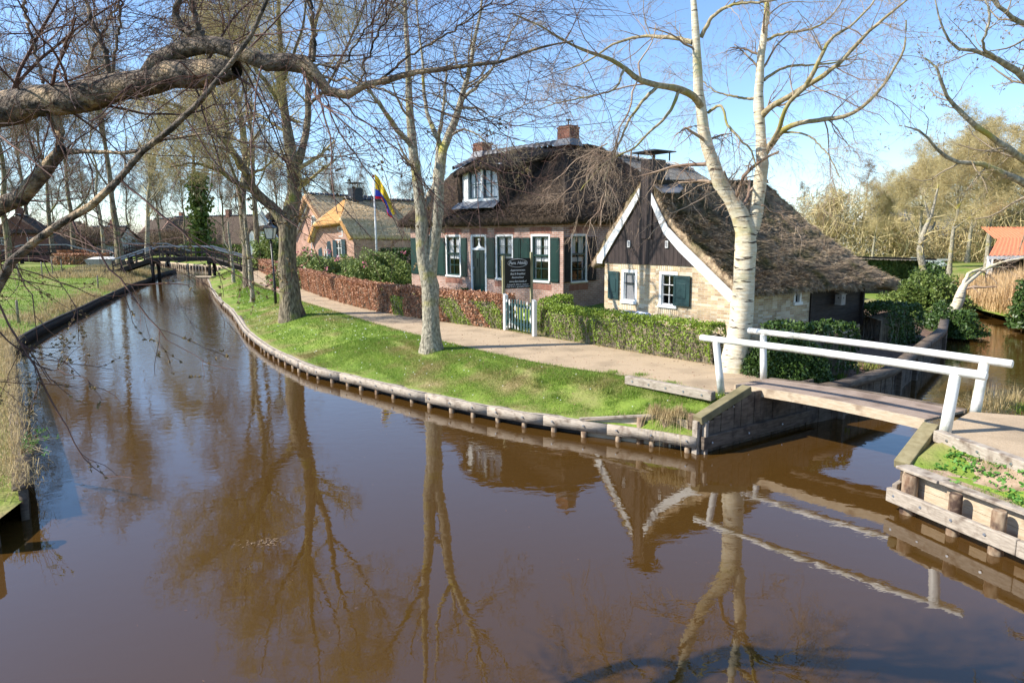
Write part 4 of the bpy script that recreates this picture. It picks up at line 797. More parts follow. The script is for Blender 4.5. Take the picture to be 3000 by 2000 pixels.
for a, b, w in ((hL, vL, .26), (hR, eR, .26)): mb = MB(); mb.bar(a+o_*.7+uz*.08, b+o_*.7+uz*.08, w, .26, up=ng+uz*.3); mb.build('verge', M_th5, t)
for a, b in ((apA, lA), (apA, rA)): mb = MB(); mb.bar(a+nA*.3, b+nA*.3, .3, .3, up=nA); mb.build('verge', mat('cut_reed', (.42, .24, .13), (.52, .32, .18), 9, .95, .02), t)
mb = MB(); mb.bar(apA+nA*.1-uz*.45+(rA-apA)*.03, lA+nA*.1+(rA-lA)*.09, .1, .16, up=nA); mb.build('bargeboard', M_white, t)
M_bt = mat('black_tile', (.02, .022, .03), (.04, .042, .05), 5, .35, spec=.6)
ridge_tiles('ridge_tiles', up_(apB, .34), up_(fR, .34), M_bt, rf, .19, .42, M_cement); ridge_tiles('ridge_tiles', up_(apA, .26), up_(apA*.35+fA*.65, .26), M_bt, rf, .19, .42, M_cement)
cB = apB*.86+fR*.14; q = chimney(t, cB, .85, .75, cB[2]-.2, cB[2]+1.05, k_*(1, 1, 0)/np.linalg.norm(k_[:2]), mat('slate_cladding', (.02, .022, .03), (.05, .055, .065), 4, .5, .004, (1, 1, 6)))
mb = MB(); cc = cB+uz*1.5
for a in (-.3, .3):
    for b in (-.3, .3): mb.bar(cc+(a, b, -.35), cc+(a, b, 0), .04, .04, up=(1, 0, 0))
mb.box(cc+(0, 0, .03), (.6, .6, .025)); mb.build('cowl', M_iron, q)
def onpl(px, py, p0, n): d = ray(px, py); e = np.array((0, 0, EYE)); return e+d*(((p0-e)@n)/(d@n))
def gw(px, py, w, h, p0=None, n=None, uu=None, **k): p0 = eR if p0 is None else p0; n = ng if n is None else n; simple_window(t, onpl(px, py, p0+n*.04, n), ug if uu is None else uu, n, w, h, **k)
gw(957, 684, .5, .75, nx=1); gw(997, 678, .5, .75, nx=1); gw(951, 732, .62, 1.3); gw(993, 727, .62, 1.25)
for px, py in ((938, 733), (964, 731), (981, 729), (1006, 726)): p = onpl(px, py, eR+ng*.07, ng); mb = MB(); mb.box(p, (.2, .02, .62), ug); mb.build('shutter', mat('slate_green', (.025, .05, .06)), t)
gw(922, 655, .9, 1.2, rA, nA, gA, nz=1); gw(922, 728, 1.0, 1.0, rA, nA, gA)
for px, py in ((951, 706), (993, 701)): p = onpl(px, py, eR+ng*.03, ng); mb = MB(); arch_soldier(mb, p, ug, ng, -.35, .35, p[2]-.1, .25); mb.build('soldier_course', M_soldy, t)
# ------------------------------------------------------------------ far houses
def farhouse(x, y, az, L, Wd, ze, zr, mw, mr, label, hip=0, wins=(), chim=True, zb=.5, tiles=M_cement):
    f = Fr((x, y), az); P = lambda U, V, z: f(U, V, z); t = thing('house', P(0, 0, zb), label, 'house')
    # gable faces -u side; ridge along u, from U=0..L ; V from -Wd/2..Wd/2
    h = Wd/2; mb = MB(); mb.prism([P(0, -h, zb), P(0, h, zb), P(0, h, ze), P(0, 0, zr-.1), P(0, -h, ze)], f.u*.2); mb.prism([P(L, -h, zb), P(L, h, zb), P(L, h, ze), P(L, 0, zr-.1), P(L, -h, ze)], -f.u*.2)
    mb.box(P(L/2, -h+.1, (zb+ze)/2), (L/2-.21, .1, (ze-zb)/2), f.u); mb.box(P(L/2, h-.1, (zb+ze)/2), (L/2-.21, .1, (ze-zb)/2), f.u); mb.build('wall', mw, t)
    o = .45; A = [[P(-o+hip*.2, -h-o, ze-.35), P(L+o, -h-o, ze-.35)], [P(hip, 0, zr), P(L-hip, 0, zr)]]; B = [[P(L+o, h+o, ze-.35), P(-o+hip*.2, h+o, ze-.35)], [P(L-hip, 0, zr), P(hip, 0, zr)]]
    prt = [(A, .25, 30, 16), (B, .25, 30, 16)]
    if hip: prt.append(([[P(-o, h*.62, (ze+zr)/2-.3), P(-o, -h*.62, (ze+zr)/2-.3)], [P(hip, .05, zr), P(hip, -.05, zr)]], .25, 14, 10))
    r = roof('roof', prt, mr, t, 0, amp=.05)
    if tiles: ridge_tiles('ridge_tiles', P(hip, 0, zr+.05), P(L-hip, 0, zr+.05), M_bt if tiles is M_cement else tiles, r, .18, .5, tiles)
    if chim: chimney(r, P(L*.35, 0, 0), .8, .7, zr-.3, zr+.9, f.u, M_brick2)
    for (side, a, z, w, hh) in wins:
        if side == 'g': simple_window(t, P(-.05, a, z), f.v, -f.u, w, hh)
        else: simple_window(t, P(a, -h-.04, z), f.u, -f.v, w, hh)
    return t
M_thd = mat('far_brown_thatch', (.05, .035, .025), (.11, .08, .06), 5, .95, .04, bs=20)
M_whw = mat('white_wall', (.72, .72, .7), (.65, .65, .62), 3, .8, .004)
def fp(px, y): d = ray(px, 690); t_ = y/d[1]; return d[0]*t_, y
x, y = fp(768, 78); farhouse(x, y, 28, 12, 5.6, 2.6, 6.3, M_whw, M_thd, 'white walled house with brown thatch behind the street lamp', 1.6, [('g', -.9, 3.4, .6, .9), ('g', -1.2, 1.6, .8, 1.2), ('g', 1.0, 1.6, .8, 1.2), ('g', .5, 3.6, .5, .8)])
x, y = fp(775, 112); farhouse(x, y, -64, 22, 8, 2.6, 6.8, M_orange, M_thd, 'broad house under dark thatch beyond the far canal bend', 1, [('s', 6, 1.8, 1.2, 1.4), ('s', 3, 1.8, 1.2, 1.4)])
x, y = fp(590, 125); farhouse(x, y, -62, 14, 8, 2.8, 6.8, M_orange, M_thd, 'brick house with dark thatch seen over the arched bridge', 1, [('s', 5, 1.9, 1.4, 1.4), ('s', 9, 1.9, 1.4, 1.4)])
x, y = fp(375, 105); farhouse(x, y, -75, 7, 5, 2.8, 5.0, M_whw, M_thd, 'small white house with low brown roof left of the arched bridge', 0, [('s', 4, 1.7, 1, 1.2), ('s', 8, 1.7, 1, 1.2)])
x, y = fp(45, 88); farhouse(x, y, -24, 11, 9.5, 2.4, 6.3, M_brick2, M_thd, 'red brick house with steep dark thatch at the left picture edge', 2, [('g', -1.5, 3.0, 1, .9), ('g', 1.7, 3.0, 1, .9), ('g', -2.8, 1.4, 1.4, 1.0)], True)
x, y = fp(250, 120); farhouse(x, y, -60, 12, 7, 2.8, 6, M_orange, M_thd, 'orange brick house among bare trees beyond the left meadow', 1, [('s', 5, 1.9, 1.2, 1.2)])
# right side: red tiled house, slate roofed house, pavilion, hedge-covered shed
M_rtile = mat('red_pantile', (.62, .17, .08), (.72, .26, .14), 3, .6, .01, (6, 6, .3), spec=.3)
tb = thing('boathouse', (28, 36, .5), 'open boathouse with bright orange pantiled roof and pale posts', 'boathouse')
A = D(2897, 749, 36.); X = lambda dx, dy, z: np.array((A[0]+dx, 36.+dy, z)); zz = A[2]
def pant(a, b, c, d_, name):       # rippled pantile sheet
    n = 40; m = 6; V = []; 
    for j in range(m+1):
        for i in range(n*3+1):
            s = i/(n*3); q = j/m; p = (a*(1-s)+b*s)*(1-q)+(d_*(1-s)+c*s)*q; V.append(p+np.array((0, 0, .04*math.sin(s*n*2*math.pi)-.03*(q*m % 1))))
    w = n*3+1; Fq = [(j*w+i, j*w+i+1, (j+1)*w+i+1, (j+1)*w+i) for j in range(m) for i in range(n*3)]; raw(name, V, Fq, M_rtile, tb)
pant(X(0, 0, zz), X(9, -1, zz+.05), X(9.5, 2.2, zz+.9), X(2.1, 2.4, zz+.9), 'lower_roof'); pant(X(1.9, 2.4, zz+.85), X(9.5, 2.2, zz+.9), X(9.8, 4.2, zz+1.5), X(2.3, 4.2, zz+1.5), 'upper_roof')
mb = MB(); mb.bar(X(-.1, -.05, zz-.1), X(9, -1.05, zz-.05), .12, .16); mb.build('gutter', M_whw, tb)
for dx, dy, r in ((.12, .1, .1), (.8, .9, .1), (6, -.6, .12)): mb = MB(); mb.tube([X(dx, dy, 0), X(dx, dy, zz-.15)], r, 8); mb.build('post', M_whw, tb)
mb = MB(); mb.prism([X(2.2, 3, .4), X(9.5, 2.8, .4), X(9.5, 2.8, zz+.4), X(2.2, 3, zz+.4)], (0, .2, 0)); mb.build('back_wall', M_tar, tb)
x, y = fp(2530, 88); farhouse(x, y, 75, 12, 9, 3, 6.6, M_whw, mat('slate_roof', (.1, .12, .17), (.16, .18, .24), 6, .5, .01), 'house with blue-grey slate roof beyond the cottage', 0, chim=False, tiles=None)
t = thing('garden_shed', (24, 48, .5), 'pale green sheet roof on dark open shed behind the ditch', 'shed')
a = D(2665, 800, 46); b = D(2775, 778, 46); c_ = D(2760, 765, 49); d_ = D(2668, 755, 49); mb = MB(); mb.prism([a, b, c_, d_], (0, 0, .05)); mb.build('roof', mat('pale_green_sheet', (.33, .38, .33), (.26, .31, .27), 4, .6, .01), t)
mb = MB(); mb.prism([(a[0]+.1, 47.2, .4), (b[0]-.1, 47.2, .4), (b[0]-.1, 47.2, b[2]-.1), (a[0]+.1, 47.2, a[2]-.1)], (0, .1, 0)); mb.build('wall', M_tar, t)
for f in (0, .35, .7, 1): p = a*(1-f)+b*f; mb = MB(); mb.tube([(p[0], 46.1, .3), (p[0], 46.1, p[2])], .06, 7); mb.build('post', M_pile, t)
mb = MB(); mb.bar((a[0], 46.0, 1.5), (b[0], 46.0, 1.5), .08, .12); mb.build('rail', M_whw, t)
# ------------------------------------------------------------------ arched bridges
def arched(loc, ang, Lh, ztop, label, s=1.):
    t = thing('arched_bridge', loc, label, 'bridge'); a = R(ang); u_ = np.array((math.cos(a), math.sin(a), 0)); w_ = np.array((-math.sin(a), math.cos(a), 0)); o = np.array(loc)
    prof = [(-1, .0), (-.42, .9), (.38, .9), (1, .0)]; P = lambda s_, k, z: o+u_*s_*Lh+w_*k+np.array((0, 0, z))
    zz_ = lambda q: ztop*q
    for k in (-.75, .75):
        mb = MB()
        for (a_, b_) in zip(prof[:-1], prof[1:]): mb.bar(P(a_[0], k, zz_(a_[1])), P(b_[0], k, zz_(b_[1])), .14, .3)
        mb.build('side_beam', M_tar, t); mb = MB(); m2 = MB()
        for (a_, b_) in zip(prof[:-1], prof[1:]):
            mb.bar(P(a_[0], k, zz_(a_[1])+.95), P(b_[0], k, zz_(b_[1])+.95), .09, .1); m2.bar(P(a_[0], k, zz_(a_[1])+.5), P(b_[0], k, zz_(b_[1])+.5), .05, .1)
            n = 5
            for i in range(n): f = i/n; p = np.array(a_)*(1-f)+np.array(b_)*f; m2.bar(P(p[0], k, zz_(p[1])), P(p[0], k, zz_(p[1])+.92), .07, .07, up=(1, 0, 0))
        mb.build('handrail', mat('grey_rail', (.3, .31, .33), (.4, .4, .42), 3, .5), t); m2.build('railing', M_black, t)
    mb = MB()
    for (a_, b_) in zip(prof[:-1], prof[1:]): mb.bar(P(a_[0], 0, zz_(a_[1])+.1), P(b_[0], 0, zz_(b_[1])+.1), 1.36, .06)
    mb.build('deck', M_timbd, t)
    for s_ in (-.44, .4):
        for k in (-.6, .6): mb = MB(); p = P(s_, k, ztop*.9-.15); mb.tube([(p[0], p[1], -.6), tuple(p)], .13, 8); mb.build('pier', M_tar, t)
        mb = MB(); mb.bar(P(s_, -.8, ztop*.9-.25), P(s_, .8, ztop*.9-.25), .2, .22); mb.build('crosshead', M_tar, t)
    return t
c0 = (G(444, 812, .3)+G(600, 815, .3))/2; arched((-25.1, 52.8, .75), 7, 4.9, 1.05, 'black arched footbridge with grey handrails crossing the far canal')
arched((-50., 74, .7), 30, 5, 1.1, 'dark arched footbridge far left among the bare trees'); arched((-42., 80, .7), 20, 4.6, 1.1, 'dark arched footbridge just left of the big trunk on the meadow')
t = thing('landing_stage', (-22.9, 51.5, .3), 'small timber landing with pale cap on the right bank before the arched bridge', 'landing stage'); mb = MB(); a = np.array((-23.6, 51.4, .42)); b = np.array((-22.2, 51.0, .42)); mb.bar(a, b, .5, .1); mb.build('cap', M_newt, t); mb = MB(); mb.bar(a-(0, 0, .3), b-(0, 0, .3), .4, .4); mb.build('body', M_pile, t)
# boats and fences on the meadow
t = thing('punt', tuple(G(295, 770, .6)), 'grey hull of a covered boat lying beyond the meadow', 'boat'); c = G(290, 778, .7); mb = MB(); L2 = 1.1; mb.prism([c+(-L2, 0, 0), c+(L2, 0, 0), c+(L2+.3, 0, .6), c+(-L2-.3, 0, .6)], (0, 1.4, 0)); mb.build('hull', mat('grey_paint', (.13, .14, .14), (.2, .2, .2), 3, .5), t); mb = MB(); mb.prism([c+(-L2-.1, .1, .62), c+(L2+.1, .1, .62), c+(L2-.5, .4, .8), c+(-L2+.4, .4, .8)], (0, 1, 0)); mb.build('cover', M_whw, t)
t = thing('fence', tuple(G(220, 765, .7)), 'reddish brown board fence above the beech hedge beyond the meadow', 'fence'); a = G(172, 765, .9); b = G(262, 762, .9); mb = MB()
for i in range(28): f = i/28; p = a*(1-f)+b*f; mb.box(p+(0, 0, .75), (.11, .02, .42), (1, .05, 0))
mb.build('board', mat('terracotta_board', (.42, .16, .08), (.5, .22, .12), 2, .8), t); mb = MB(); mb.bar(a+(0, .05, .5), b+(0, .05, .5), .05, .08); mb.bar(a+(0, .05, 1.0), b+(0, .05, 1.0), .05, .08); mb.build('rail', M_pile, t)
fp_ = [(55, 815), (125, 818), (155, 808), (182, 800), (85, 765), (178, 768), (262, 787), (340, 787), (287, 834), (52, 925)]
t0 = None
for i, (px, py) in enumerate(fp_):
    p = G(px, py, .66); h = 1.15 if i < 6 else .55
    labs = {6: 'short wooden stake on the grass in front of the orange fence', 7: 'short wooden stake at the foot of the big trunk', 8: 'short stake in the dry grass of the meadow edge', 9: 'short pale stake in the near meadow by the picture edge'}
    t = thing('fence_post', p, ['grey wire-fence post nearest the left edge of the picture', 'wire-fence post in the middle of the near row on the left meadow', 'wire-fence post with the fence bend behind it on the left meadow', 'wire-fence post just left of the rust-coloured hedge', 'far wire-fence post standing behind the leftmost one', 'far wire-fence post at the start of the rust-coloured hedge'][i] if i < 6 else labs[i], 'post', 'wire fence posts' if i < 6 else 'short meadow stakes'); mb = MB(); mb.tube([(p[0], p[1], .4), (p[0]+.01, p[1], .66+h*.9), (p[0]+.01, p[1], .66+h)], [.045, .042, .03], 7); mb.build('shaft', M_timb, t)
# ------------------------------------------------------------------ street lamp
p = G(808, 890, .6); t = thing('street_lamp', p, 'black street lamp with a white lantern on the grass beside the thick trunk', 'street lamp')
top = D(793, 700, p[1]); q = D(790, 645, p[1]); mb = MB(); mb.tube([p-(0, 0, .2), p+(0, 0, .9), p+(0, 0, .95), (top[0], p[1], top[2])], [.06, .055, .04, .036], 12); mb.tube([(top[0], p[1], top[2]-.16), (top[0], p[1], top[2]-.12)], [.055, .05], 12); mb.build('pole', M_iron, t)
x, y, z = top[0], p[1], top[2]; k1 = [np.array((x+sx*.13, y+sy*.13, z)) for sx, sy in ((-1, -1), (1, -1), (1, 1), (-1, 1))]; k2 = [np.array((x+sx*.2, y+sy*.2, z+.44)) for sx, sy in ((-1, -1), (1, -1), (1, 1), (-1, 1))]
mb = MB()
for i in range(4): mb.quad(k1[i], k1[(i+1) % 4], k2[(i+1) % 4], k2[i])
mb.build('lantern_glass', mat('opal_glass', (.6, .6, .56), (.7, .7, .66), 2, .3), t)
mb = MB()
for i in range(4): mb.bar(k1[i], k2[i], .03, .03, up=(1, 0, .1)); mb.bar(k1[i], k1[(i+1) % 4], .03, .03); mb.bar(k2[i], k2[(i+1) % 4], .035, .03)
ap = np.array((x, y, z+.66)); k3 = [p_+(p_-np.array((x, y, z+.44)))*.12 for p_ in k2]
for i in range(4): mb.quad(k3[i], k3[(i+1) % 4], ap+(k3[(i+1) % 4]-ap)*.3, ap+(k3[i]-ap)*.3)
mb.tube([(x, y, z+.58), (x, y, z+.64), (x, y, z+.67), (x, y, z+.74), (x, y, z+.8)], [.1, .09, .04, .055, .01], 10); mb.build('lantern_frame', M_iron, t)
# ------------------------------------------------------------------ flagpole and flag
p = G(1108, 842, .7); t = thing('flagpole', p, 'white flagpole standing behind the brown beech hedge', 'flagpole'); tp = D(1094, 520, p[1]); tp = np.array((tp[0], p[1], tp[2]))
mb = MB(); mb.tube([p-(0, 0, .3), p*.5+tp*.5, tp], [.065, .05, .035], 12); mb.build('pole', M_white, t); mb = MB(); mb.tube([tp, tp+(0, 0, .05), tp+(0, 0, .11), tp+(0, 0, .14)], [.02, .06, .055, .01], 10); mb.build('finial', mat('red_paint', (.4, .05, .03)), t)
def flag():
    g = thing('flag', D(1110, 560, p[1]), 'limp yellow, blue and red flag hanging from the white pole', 'flag')
    # hanging cloth: left edge along the pole, lower fly corner swings out to the right
    L0 = [(1097, 508), (1099, 534), (1100, 560), (1101, 585)]; 
    A_ = np.array([D(1097, 508, 35.1), D(1100, 585, 35.1)]); 
    rowsF = [[(1097, 508), (1110, 522), (1126, 548), (1143, 585), (1156, 618)], [(1098, 534), (1111, 543), (1126, 565), (1142, 597), (1156, 628)], [(1099, 560), (1112, 563), (1124, 580), (1138, 610), (1146, 630)], [(1100, 583), (1118, 582), (1128, 598), (1137, 632), (1158, 643)]]
    n, m = 24, 18; Rw = np.array([resamp_lin([D(a, b, 35.2+.1*math.sin(k*2.2)) for k, (a, b) in enumerate(r)], n) for r in rowsF]); tt = np.linspace(0, 3, m); i = np.minimum(tt.astype(int), 2); f = (tt-i)[:, None, None]; Pm = Rw[i]*(1-f)+Rw[i+1]*f
    Pm = Pm+np.array((0, 1, 0))*(.07*np.sin(np.linspace(0, 14, n))[None, :, None]+.04*np.sin(np.linspace(0, 5, m))[:, None, None])
    cols = [mat('flag_yellow', (.75, .5, .02), (.8, .55, .04), 3, .8, trans=.3), mat('flag_blue', (.03, .06, .5), (.04, .08, .6), 3, .8, trans=.3), mat('flag_red', (.6, .02, .04), (.7, .04, .06), 3, .8, trans=.3)]
    for c, (a, b) in enumerate(((0, 10), (10, 15), (15, 17))):
        S_ = Pm[a:b+1]; r, w = S_.shape[:2]; ix = np.arange(r*w).reshape(r, w); q = np.stack([ix[:-1, :-1], ix[:-1, 1:], ix[1:, 1:], ix[1:, :-1]], -1).reshape(-1, 4); raw(('upper_stripe', 'middle_stripe', 'lower_stripe')[c], S_.reshape(-1, 3), q, cols[c], g, True)
flag()
# ------------------------------------------------------------------ sign
def sign():
    y0, y1 = 19.35, 19.35; L = D(1478, 757, 19.45); Rr = D(1553, 752, 19.75); L = np.array((L[0], 19.45, 0)); Rr = np.array((Rr[0], 19.75, 0)); u = (Rr-L); W = np.linalg.norm(u); u /= W; n = np.array((u[1], -u[0], 0)); zt, zb = 2.69, 1.83
    g = thing('sign', L+(0, 0, .7), 'black board lettered Fam. Heida on two green posts behind the gate', 'sign')
    mb = MB(); mb.box((L+Rr)/2+(0, 0, (zt+zb)/2), (W/2, .012, (zt-zb)/2), u); mb.build('board', mat('sign_black', (.008, .008, .009), None, 3, .35, spec=.4), g, .003)
    for c_, h in ((L-u*.04, 2.76), (Rr+u*.04, 2.86)): mb = MB(); mb.box(c_+(0, 0, (h+.6)/2), (.035, .035, (h-.6)/2), u); mb.build('post', mat('mossy_post', (.25, .23, .12), (.36, .33, .2), 4, .85, .004), g, .006)
    mt = mat('sign_white', (.8, .8, .8), None, 3, .6); M3 = Matrix(((u[0], 0, n[0]), (u[1], 0, n[1]), (0, 1, 0)))
    mid = (L+Rr)/2
    def txt(s_, z, size, dx=0, sh=.28):
        c = bpy.data.curves.new('lettering', 'FONT'); c.body = s_; c.size = size; c.align_x = 'CENTER'; c.shear = sh; c.extrude = .001; c.offset = size*.012; c.space_character = .95
        o = bpy.data.objects.new('lettering', c); COL.objects.link(o); bpy.context.view_layer.update(); me = bpy.data.meshes.new_from_object(o.evaluated_get(bpy.context.evaluated_depsgraph_get())); bpy.data.objects.remove(o); bpy.data.curves.remove(c)
        w = max(v.co.x for v in me.vertices)-min(v.co.x for v in me.vertices); k = min(1, (W-.06)/w)
        for v_ in me.vertices: p_ = M3 @ Vector((v_.co.x*k+dx, v_.co.y, v_.co.z)); q = np.array(p_)+mid+n*.016+np.array((0, 0, z))-ORG[g.name]; v_.co = q
        o = bpy.data.objects.new('lettering', me); COL.objects.link(o); o.parent = g; me.materials.clear(); me.materials.append(mt)
    txt('Fam. Heida', 2.52, .125); txt('Appartementen', 2.33, .075, .0); txt('Bed & Breakfast', 2.225, .075); txt('Bootverhuur', 2.125, .075); txt('www.fam-heida.nl', 2.01, .078); txt('Zuiderpad 19 \u00b7 8355 CA \u00b7 Giethoorn', 1.93, .047); txt('T 0521 36 23 17 \u00b7 @ info@fam-heida.nl', 1.87, .047)
    mb = MB(); pts = [mid+u*(.3*math.cos(a))+n*.018+np.array((0, 0, 2.555+.115*math.sin(a)+.05*math.cos(a)*.0)) for a in np.linspace(0, 2*math.pi, 40)]; mb.tube(pts, .0055, 5, False); mb.build('oval_line', mt, g)
sign()
# ------------------------------------------------------------------ gate, letterbox, pot, bird box
def gate():
    a = G(1482, 966, .7); b = G(1566, 985, .7); g = thing('garden_gate', a, 'green and white picket gate between two white posts in the hedge', 'gate'); u = b-a; W = np.linalg.norm(u); u /= W; n = np.array((u[1], -u[0], 0))
    for c_, h, w in ((a, .98, .055), (b, .93, .05)): mb = MB(); mb.box(c_+(0, 0, h/2), (w, w, h/2), u); mb.prism([c_+(-w*u-w*n)+np.array((0, 0, h)), c_+(w*u-w*n)+np.array((0, 0, h)), c_+np.array((0, 0, h+.05))], n*2*w); mb.build('post', M_white, g, .006)
    mb = MB(); mb.bar(a+u*.07+(0, 0, .25), b-u*.06+(0, 0, .25), .03, .07); mb.bar(a+u*.07+(0, 0, .75), b-u*.06+(0, 0, .73), .03, .07); mb.build('rail', M_teal, g)
    for i in range(9):
        f = .11+i*(W-.2)/8.4; c_ = a+u*f-n*.03 if False else a+u*f+n*.03; h = .9-.02*abs(i-4)*.6+.0; mb = MB(); mb.box(c_+(0, 0, .09+(h-.09)/2), (.028, .011, (h-.09)/2), u); mb.prism([c_-u*.028-n*.011+np.array((0, 0, h)), c_+u*.028-n*.011+np.array((0, 0, h)), c_-n*.011+np.array((0, 0, h+.03))], n*.022)
        mb.build('picket', mat('worn_teal', (.025, .065, .07), (.05, .1, .105), 5, .6, .002, (2, 2, 2), c3=(.55, .56, .54), s3=4, t3=(.52, .58)), g, .002)
gate()
p = D(1622, 888, 19.6); t = thing('letterbox', (p[0], 19.6, .7), 'dark green letterbox lid showing above the clipped hedge', 'letterbox'); mb = MB(); mb.tube([(p[0], 19.6, .5), (p[0], 19.6, p[2]-.2)], .03, 8); mb.build('stand', M_iron, t); mb = MB(); mb.box((p[0], 19.6, p[2]-.1), (.17, .13, .1)); mb.prism([(p[0]-.19, 19.45, p[2]), (p[0]-.19, 19.75, p[2]), (p[0]-.19, 19.7, p[2]+.06), (p[0]-.19, 19.5, p[2]+.06)], (.38, 0, 0)); mb.build('box', M_teal, t, .01)
p = fa(5.55, -.35, .72); FP = t = thing('flower_pot', p, 'grey bowl of small green plants beside the front door', 'flower pot'); mb = MB(); mb.tube([p, p+(0, 0, .02), p+(0, 0, .2), p+(0, 0, .24)], [.16, .18, .26, .28], 16); mb.build('bowl', mat('grey_pot', (.3, .31, .32), (.38, .39, .4), 4, .6), t)
n = 160; Cc = p+np.c_[RNG.normal(0, .12, n), RNG.normal(0, .12, n), .27+np.abs(RNG.normal(0, .06, n))]; U_, V_ = leafset(Cc, .035); quads(Cc, U_, V_, 'foliage', mat('leaf_mid', (.04, .1, .02), (.09, .17, .04), 2, .5, island=True, trans=.2), t)
p = fc(-4.86, 5.15, 1.32)+cu*-.14; BB = t = thing('bird_box', p, 'pale wooden nesting box on the black boarded cottage side', 'bird box'); mb = MB(); mb.box(p, (.1, .12, .16), cu); mb.build('box', mat('grey_board', (.34, .31, .28), (.26, .24, .21), 4, .8), t); mb = MB(); mb.prism([p+(-cu*.12)+cv*q+np.array((0, 0, .16)) for q in (-.15, .15)]+[p+(cu*.1)+cv*q+np.array((0, 0, .24)) for q in (.15, -.15)], (0, 0, .02)); mb.build('lid', M_timb, t)
mb = MB(); q = p-cu*.1; mb.tube([q+(0, 0, .06), q-cu*.004+(0, 0, .06)], .022, 10); mb.build('entrance_hole', M_dark, t); mb = MB(); q = p-cv*.12; mb.tube([q+(0, 0, .06), q-cv*.004+(0, 0, .06)], .024, 10); mb.build('entrance_hole', M_dark, t)
# items under the cottage windows
p = fc(-2.0, -.3, .95); GB = t = thing('garden_bench', p, 'grey covered bench with a blue and white cloth under the cottage windows', 'bench'); mb = MB(); mb.tube([fc(-1.1, -.28, .86), fc(-1.15, -.28, .9), fc(-2.0, -.28, .92), fc(-2.35, -.28, .86)], [.1, .17, .14, .1], 10); mb.build('cover', mat('grey_cover', (.33, .34, .33), (.45, .45, .44), 5, .6, .01), t); mb = MB(); mb.tube([fc(-1.75, -.33, .98), fc(-2.2, -.33, .96)], .1, 10); mb.build('cloth', mat('blue_white_cloth', (.65, .68, .75), (.2, .3, .6), 9, .8, lo=.5, hi=.56), t)
for a_ in (-1.2, -2.25): mb = MB(); mb.box(fc(a_, -.3, .65), (.03, .15, .2), cu); mb.build('leg', M_timb, t)

# two buildings and the things against their walls, scaled about the camera, locations baked
for o, q in ((FH, (0.6403, 25.7436, 1.177)), (CT, (5.5836, 17.7923, 1.013)), (FP, (-1.6915, 24.2231, 1.1934)), (BB, (8.2694, 17.129, 1.6854)), (GB, (3.2142, 16.4447, 1.382))): o.location = q; o.scale = (.82,)*3
# ------------------------------------------------------------------ hedges, bushes, grass
ML_beech = mat('beech_leaf', (.24, .085, .04), (.6, .34, .2), 3, .55, island=True, trans=.15, spec=.4)
ML_privet = mat('privet_leaf', (.13, .2, .02), (.3, .4, .06), 3, .5, island=True, trans=.25)
ML_dark = mat('laurel_leaf', (.022, .055, .01), (.075, .13, .025), 3, .45, island=True, trans=.1, spec=.4)
ML_rhodo = mat('rhododendron_leaf', (.08, .13, .025), (.3, .36, .11), 3, .55, island=True, trans=.2, spec=.35)
ML_ivy = mat('ivy_leaf', (.05, .1, .015), (.2, .25, .06), 3, .45, island=True, trans=.15)
ML_pink = mat('pink_blossom', (.6, .12, .2), (.75, .3, .38), 3, .6, island=True, trans=.2)
M_twigcore = mat('hedge_twigs', (.1, .08, .05), (.26, .21, .14), 12, .9, .02, (1, 1, .5))
M_twigg = mat('grey_twig', (.2, .16, .12), (.34, .29, .23), 3, .85, island=True)
